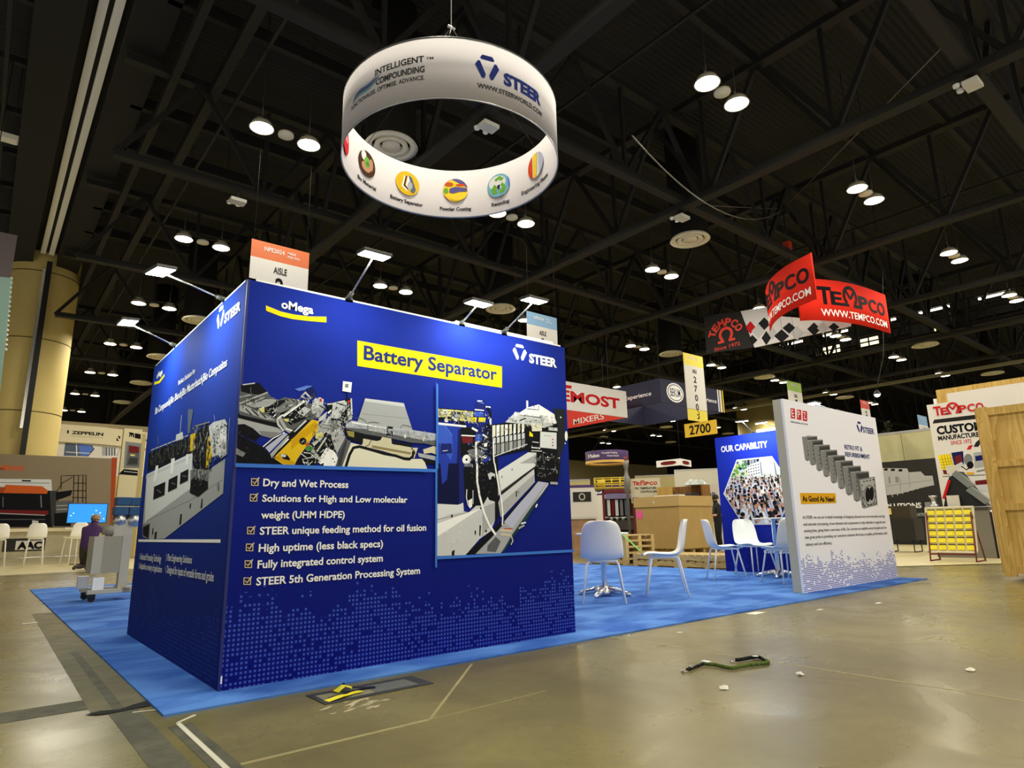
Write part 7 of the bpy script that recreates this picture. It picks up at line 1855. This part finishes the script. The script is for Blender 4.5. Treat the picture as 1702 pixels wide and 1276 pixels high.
MB(ALU).lathe([(.05, .98), (.08, 1.0), (.08, 1.12), (0, 1.12)], 16, (.02, .08, 0)).lathe([(.05, .96), (.10, .99), (.10, 1.12), (0, 1.12)], 16, (.2, .12, 0)).build('filter_bowl', ms)
BB = M('blue_bin', (42, 84, 124), .45)
for x0, y0, z0 in ((-.06, .0, 1.12), (.12, .03, 1.12), (-.04, .02, 1.25), (.13, .05, 1.25)): MB(BB).box(x0, y0, z0, x0 + .165, y0 + .2, z0 + .115).build('blue_module', ms, bevel=.008)
mw = thing('display_wall', 'taupe printed wall with an orange and black machine picture, left behind the bar counter', 'display wall', (-1.4, 23, 0))
MB(M('taupe_print', (128, 114, 90), .6)).box(-2, 0, .0135, 3.92, .12, 3.545).build('panel', mw)
picture('machine_picture', mw, 'ming'); lettering('lettering', mw, TEXT['ming'], M('orange_letters', (190, 84, 40), .6), .06)
ct = thing('bar_counter', 'long pale bar counter with an AAC sign in front of the taupe wall', 'counter', (-2.2, 21.3, .012))
CT = M('counter_stone', (190, 182, 154), .45, vary=.08)
MB(CT).box(0, 0, 0, 4.4, .5, 1.0).build('body', ct); MB(M('counter_top', (232, 220, 184), .35)).box(-.05, -.12, 1.0, 4.45, .55, 1.10).build('top', ct)
MB(BLACKP).box(1.75, -.03, .42, 2.80, 0, .80).build('sign_board', ct); MB(BW).box(2.06, -.034, .46, 2.76, -.03, .73).build('sign_face', ct); lettering('sign_lettering', ct, [('AAC', 2.10, 2.73, .49, .21)], ink('ink'), .06, -.037)
MB(ALU).tube([(0, -.1, .22), (4.4, -.1, .22)], .018, 8).build('foot_rail', ct)
plf = MB(M('pale_booth_vinyl')).box(-4, 15.35, 0, 3.4, 23.4, .012)
tag(plf.build('booth_flooring'), 'cream flooring under the bar counter and taupe wall on the left', 'flooring')
stl = make_chair('bar_chair', 'white bar chair in front of the AAC sign', 'chair', seat=.80, top=1.2, base=.22)
stl.location = (.25, 19.6, .015); stl.rotation_euler.z = face(0, 1); stl['group'] = 'white bar chairs at the counter'
dup(stl, (-.62, 19.6, .015), face(0, 1), 'white bar chair at the left edge of the photo', 'white bar chairs at the counter')
dup(stl, (1.15, 19.2, .015), face(-.4, .9), 'white bar chair just left of the kneeling man', 'white bar chairs at the counter')
mo = thing('monitor', 'bright blue screen on a black stand behind the kneeling man', 'monitor', (1.47, 19.9, .012))
MB(BLACKP).box(-.52, 0, 1.22, .52, .05, 1.82).build('bezel', mo)
MB(M('screen_blue', (40, 130, 230), .3, emit=lin((40, 135, 235)), estr=.9)).box(-.50, -.004, 1.24, .50, 0, 1.80).build('screen', mo)
dt = MB(M('screen_dots', (200, 230, 250), .3, emit=lin((210, 235, 250)), estr=.9))
for x, z in ((-.42, 1.45), (-.36, 1.52), (.22, 1.6), (.15, 1.47), (.21, 1.46), (.27, 1.46), (.33, 1.53), (.44, 1.35)): dt.flat(ellipse(x, z, .02, .02, 8), -.006)
dt.build('screen_graphics', mo, recalc=False)
MB(BLACKP).box(-.04, .05, 0, .04, .10, 1.3).box(-.3, -.1, 0, .3, .25, .02).build('stand', mo); MB(WHITEP).box(-.55, -.25, 1.06, .35, .2, 1.09).build('shelf', mo)
MB(BLACKP).box(-.05, -.1, 1.0, .05, .06, 1.06).build('shelf_bracket', mo)
zb = thing('booth_fascia', 'long cream fascia with the black word ZEPPELIN, left background', 'booth sign', (1.2, 31, 0))
MB(M('fascia_cream', (226, 216, 184), .6)).prism([(-1.5, 5.0), (1.6, 4.98), (4.2, 4.85), (4.2, 5.62), (1.6, 5.78), (-1.5, 5.80)], 0, .2).build('fascia', zb)
MB(M('fascia_top', (150, 138, 106), .6)).box(-1.5, .1, 5.5, 4.6, .4, 5.95).build('top_beam', zb)
MB(BW).box(-1.5, .15, .012, 4.6, .25, 5.0).build('back_wall', zb)
lettering('lettering', zb, TEXT['zep'], ink('ink'), .04); lettering('lettering', zb, TEXT['zepsub'], ink('grey3'), .01); lettering('lettering', zb, TEXT['zep2'], ink('ink'), .04)
picture('logo_mark', zb, 'zepmark'); picture('print_band', zb, 'zeppic', y=.148)
bt = thing('banner_tower', 'narrow cream banner tower with a red and grey machine print by the blue side wall', 'banner', (2.7, 23.6, 0))
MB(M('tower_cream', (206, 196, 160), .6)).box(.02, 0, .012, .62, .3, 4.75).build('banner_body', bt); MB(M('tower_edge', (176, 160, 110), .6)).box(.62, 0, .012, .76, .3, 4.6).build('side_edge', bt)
picture('banner_print', bt, 'mbanner')
yb = thing('booth_wall', 'yellow booth panel low behind the banner tower', 'booth wall', (2.9, 26, 0))
MB(M('panel_yellow', (226, 206, 112), .6)).box(0, 0, .012, 1.6, .1, 3.15).build('panel', yb); lettering('lettering', yb, [('Ru', .46, .80, 2.80, .17)], ink('olive2'), 0)
for i in range(3): MB(ink(('ink2', 'maroon', 'grey2')[i])).box(.06 + i * .3, -.01, 1.7, .26 + i * .3, 0, 2.3).build('poster', yb)
td = thing('hanging_banner', 'pale teal hanging banner with a beaded edge at the far left', 'hanging sign', (-1.24, 12.0, 0))
MB(M('teal_fabric', (150, 184, 168), .6, vary=.08, vscale=1)).prism([(-1.6, 3.1), (.16, 3.1), (.06, 6.05), (-1.6, 5.9)], 0, .04).build('fabric', td)
mb = MB(WHITEP)
for i in range(16): mb.lathe([(0, -.035), (.03, 0), (0, .035)], 8, (.155 - i * .006 - .03, .02, 4.55 + i * .1))
mb.build('bead_edge', td); MB(STEEL).tube([(-.5, .02, 5.9), (-.5, .02, 10.9)], .01, 5).build('hanging_wire', td)
hp = thing('mauve_banner', 'dull mauve hanging panel above the teal banner at the left edge', 'hanging sign', (-2.6, 14.0, 6.0))
MB(M('mauve_panel', (116, 104, 104), .7)).box(0, 0, .3, 1.38, .05, 1.75).build('panel', hp); MB(STEEL).tube([(.7, .02, 1.75), (.7, .02, 4.9)], .01, 5).build('hanging_wire', hp)

# ------------------------------------------------------------------ the two people
def figure(name, label, loc, rz, J, B, mats, hair):
    """J: joint -> (x, y, z, radius); B: (joint, joint, garment) bones; looks along local +y"""
    names = list(J); me = bpy.data.meshes.new(name)
    me.from_pydata([J[n][:3] for n in names], [(names.index(a), names.index(b)) for a, b, g in B], []); ob = bpy.data.objects.new(name + '_skeleton', me); COL.objects.link(ob)
    sk = ob.modifiers.new('skin', 'SKIN'); sk.use_smooth_shade = True; sb_ = ob.modifiers.new('sub', 'SUBSURF'); sb_.levels = 2
    if not me.skin_vertices: me.attributes
    for i, n in enumerate(names):
        v = me.skin_vertices[0].data[i]; v.radius = (J[n][3],) * 2 if len(J[n]) == 4 else J[n][3:5]; v.use_root = (n == 'pelvis')
    me2 = bpy.data.meshes.new_from_object(ob.evaluated_get(bpy.context.evaluated_depsgraph_get()))
    bpy.data.objects.remove(ob)
    gs_ = list(mats)
    me2.materials.clear()
    for g in gs_: me2.materials.append(mats[g])
    seg = [(Vector(J[a][:3]), Vector(J[b][:3]), g, (J[a][3] + J[b][3]) / 2) for a, b, g in B]
    for p in me2.polygons:
        c = p.center; best = None
        for a, b, g, r in seg:
            d = b - a; t_ = max(0, min(1, (c - a).dot(d) / max(d.length_squared, 1e-9))); q = (c - a - d * t_).length - r
            if best is None or q < best[0]: best = (q, g)
        p.material_index = gs_.index(best[1]); p.use_smooth = True
    me2.name = name
    o = bpy.data.objects.new(name, me2); COL.objects.link(o); o.location = loc; o.rotation_euler.z = rz; tag(o, label, 'person')
    hd = Vector(J['head'][:3]); fz_ = Vector(J['face'][:3]) - hd; up = (hd - Vector(J['neck'][:3])).normalized(); fw = (fz_ - up * fz_.dot(up)).normalized(); sd_ = fw.cross(up)
    m = Matrix((sd_, fw, up)).transposed().to_4x4(); m.translation = hd
    hb_ = MB(hair); hb_.lathe([(.100, -.02), (.110, .03), (.104, .08), (.075, .12), (.0, .135)], 16)
    for v in hb_.bm.verts: v.co = m @ (v.co + Vector((0, -.022, .0)))
    hb_.build('hair', o)
    ey = MB(M('eye_dark', (30, 24, 22), .3))
    for s in (-1, 1): ey.lathe([(0, -.010), (.012, 0), (0, .010)], 8, (s * .034, .088, .015))
    ey.box(-.024, .088, -.052, .024, .094, -.046)
    for v in ey.bm.verts: v.co = m @ v.co
    ey.build('eyes_and_mouth', o)
    return o
def hand(J, B, w, d, side, s):
    """palm, four fingers and a thumb from wrist w along direction d"""
    W0 = Vector(J[w][:3]); d = Vector(d).normalized(); side = Vector(side).normalized(); dn = d.cross(side)
    pal_ = W0 + d * .06; J[s + 'palm'] = (*pal_, .026); B.append((w, s + 'palm', 'skin'))
    for i, L in enumerate((.062, .072, .068, .052)):
        a = pal_ + d * .035 + side * (.027 - .018 * i); b = a + d * L * .55 - dn * .012; c = b + d * L * .35 - dn * .03
        for n, p, r in (('a', a, .010), ('b', b, .009), ('c', c, .007)): J[s + 'f%d' % i + n] = (*p, r)
        B += [(s + 'palm', s + 'f%da' % i, 'skin'), (s + 'f%da' % i, s + 'f%db' % i, 'skin'), (s + 'f%db' % i, s + 'f%dc' % i, 'skin')]
    a = W0 + d * .035 + side * .034; b = a + d * .03 + side * .025 - dn * .01
    J[s + 'ta'] = (*a, .011); J[s + 'tb'] = (*b, .009); B += [(w, s + 'ta', 'skin'), (s + 'ta', s + 'tb', 'skin')]
SKIN = M('skin_tone', (196, 146, 116), .5)
J = dict(pelvis=(0, 0, .56, .15), waist=(0, .05, .72, .145), chest=(0, .14, .95, .165), neck=(0, .22, 1.13, .058), head=(0, .27, 1.25, .088), crown=(0, .26, 1.32, .06), face=(0, .345, 1.23, .022))
B = [('pelvis', 'waist', 'shirt'), ('waist', 'chest', 'shirt'), ('chest', 'neck', 'shirt'), ('neck', 'head', 'skin'), ('head', 'crown', 'skin'), ('head', 'face', 'skin')]
for s, k in ((-1, 'l'), (1, 'r')):
    J.update({k + 'hip': (s * .10, .01, .50, .11), k + 'knee': (s * .14, .22, .085, .075), k + 'calf': (s * .14, .02, .085, .06), k + 'ankle': (s * .14, -.20, .09, .045), k + 'toe': (s * .14, -.27, .035, .04),
        k + 'sho': (s * .19, .16, 1.01, .075), k + 'elb': (s * .28, .38, .86, .05), k + 'wri': (s * .16, .58, .92, .032), k + 'ear': (s * .098, .265, 1.245, .016)})
    B += [('pelvis', k + 'hip', 'trousers'), (k + 'hip', k + 'knee', 'trousers'), (k + 'knee', k + 'calf', 'trousers'), (k + 'calf', k + 'ankle', 'trousers'), (k + 'ankle', k + 'toe', 'shoe'), ('chest', k + 'sho', 'shirt'), (k + 'sho', k + 'elb', 'shirt'), (k + 'elb', k + 'wri', 'skin'), ('head', k + 'ear', 'skin')]
    hand(J, B, k + 'wri', (-s * .3, .9, .1), (-s, 0, .3), k)
figure('person', 'person in a purple shirt kneeling on the floor with back to the camera', (1.12, 15.95, .012), -.55, J, B,
    dict(shirt=M('purple_shirt', (70, 40, 92), .8), trousers=M('dark_trousers', (58, 52, 48), .8), shoe=M('dark_shoes', (44, 38, 34), .6), skin=SKIN), M('fair_hair', (150, 128, 96), .7))
J = dict(pelvis=(0, 0, .90, .135), waist=(0, .01, 1.06, .13), chest=(0, .01, 1.28, .155), neck=(0, .02, 1.46, .056), head=(0, .04, 1.575, .086), crown=(0, .03, 1.64, .06), face=(0, .118, 1.56, .022))
B = [('pelvis', 'waist', 'shirt'), ('waist', 'chest', 'shirt'), ('chest', 'neck', 'shirt'), ('neck', 'head', 'skin'), ('head', 'crown', 'skin'), ('head', 'face', 'skin')]
for s, k in ((-1, 'l'), (1, 'r')):
    J.update({k + 'hip': (s * .10, 0, .84, .10), k + 'knee': (s * .11, .02, .46, .065), k + 'ankle': (s * .12, -.02, .09, .042), k + 'toe': (s * .13, .14, .035, .035),
        k + 'sho': (s * .19, .0, 1.36, .07), k + 'elb': (s * .25, .04, 1.08, .048), k + 'wri': (s * .17, .27, 1.06, .03), k + 'ear': (s * .095, .03, 1.57, .016)})
    B += [('pelvis', k + 'hip', 'trousers'), (k + 'hip', k + 'knee', 'trousers'), (k + 'knee', k + 'ankle', 'trousers'), (k + 'ankle', k + 'toe', 'shoe'), ('chest', k + 'sho', 'shirt'), (k + 'sho', k + 'elb', 'shirt'), (k + 'elb', k + 'wri', 'skin'), ('head', k + 'ear', 'skin')]
    hand(J, B, k + 'wri', (-s * .2, .95, .1), (-s * .3, 0, 1), k)
figure('person', 'person in black clothes standing half hidden between the cardboard box and the blue wall', (16.5, 7.62, 0), math.atan2(.77, .63), J, B,
    dict(shirt=M('black_shirt', (26, 25, 27), .8), trousers=M('black_trousers', (24, 23, 26), .8), shoe=M('black_shoes', (22, 20, 20), .5), skin=SKIN), M('dark_hair', (38, 30, 26), .7))
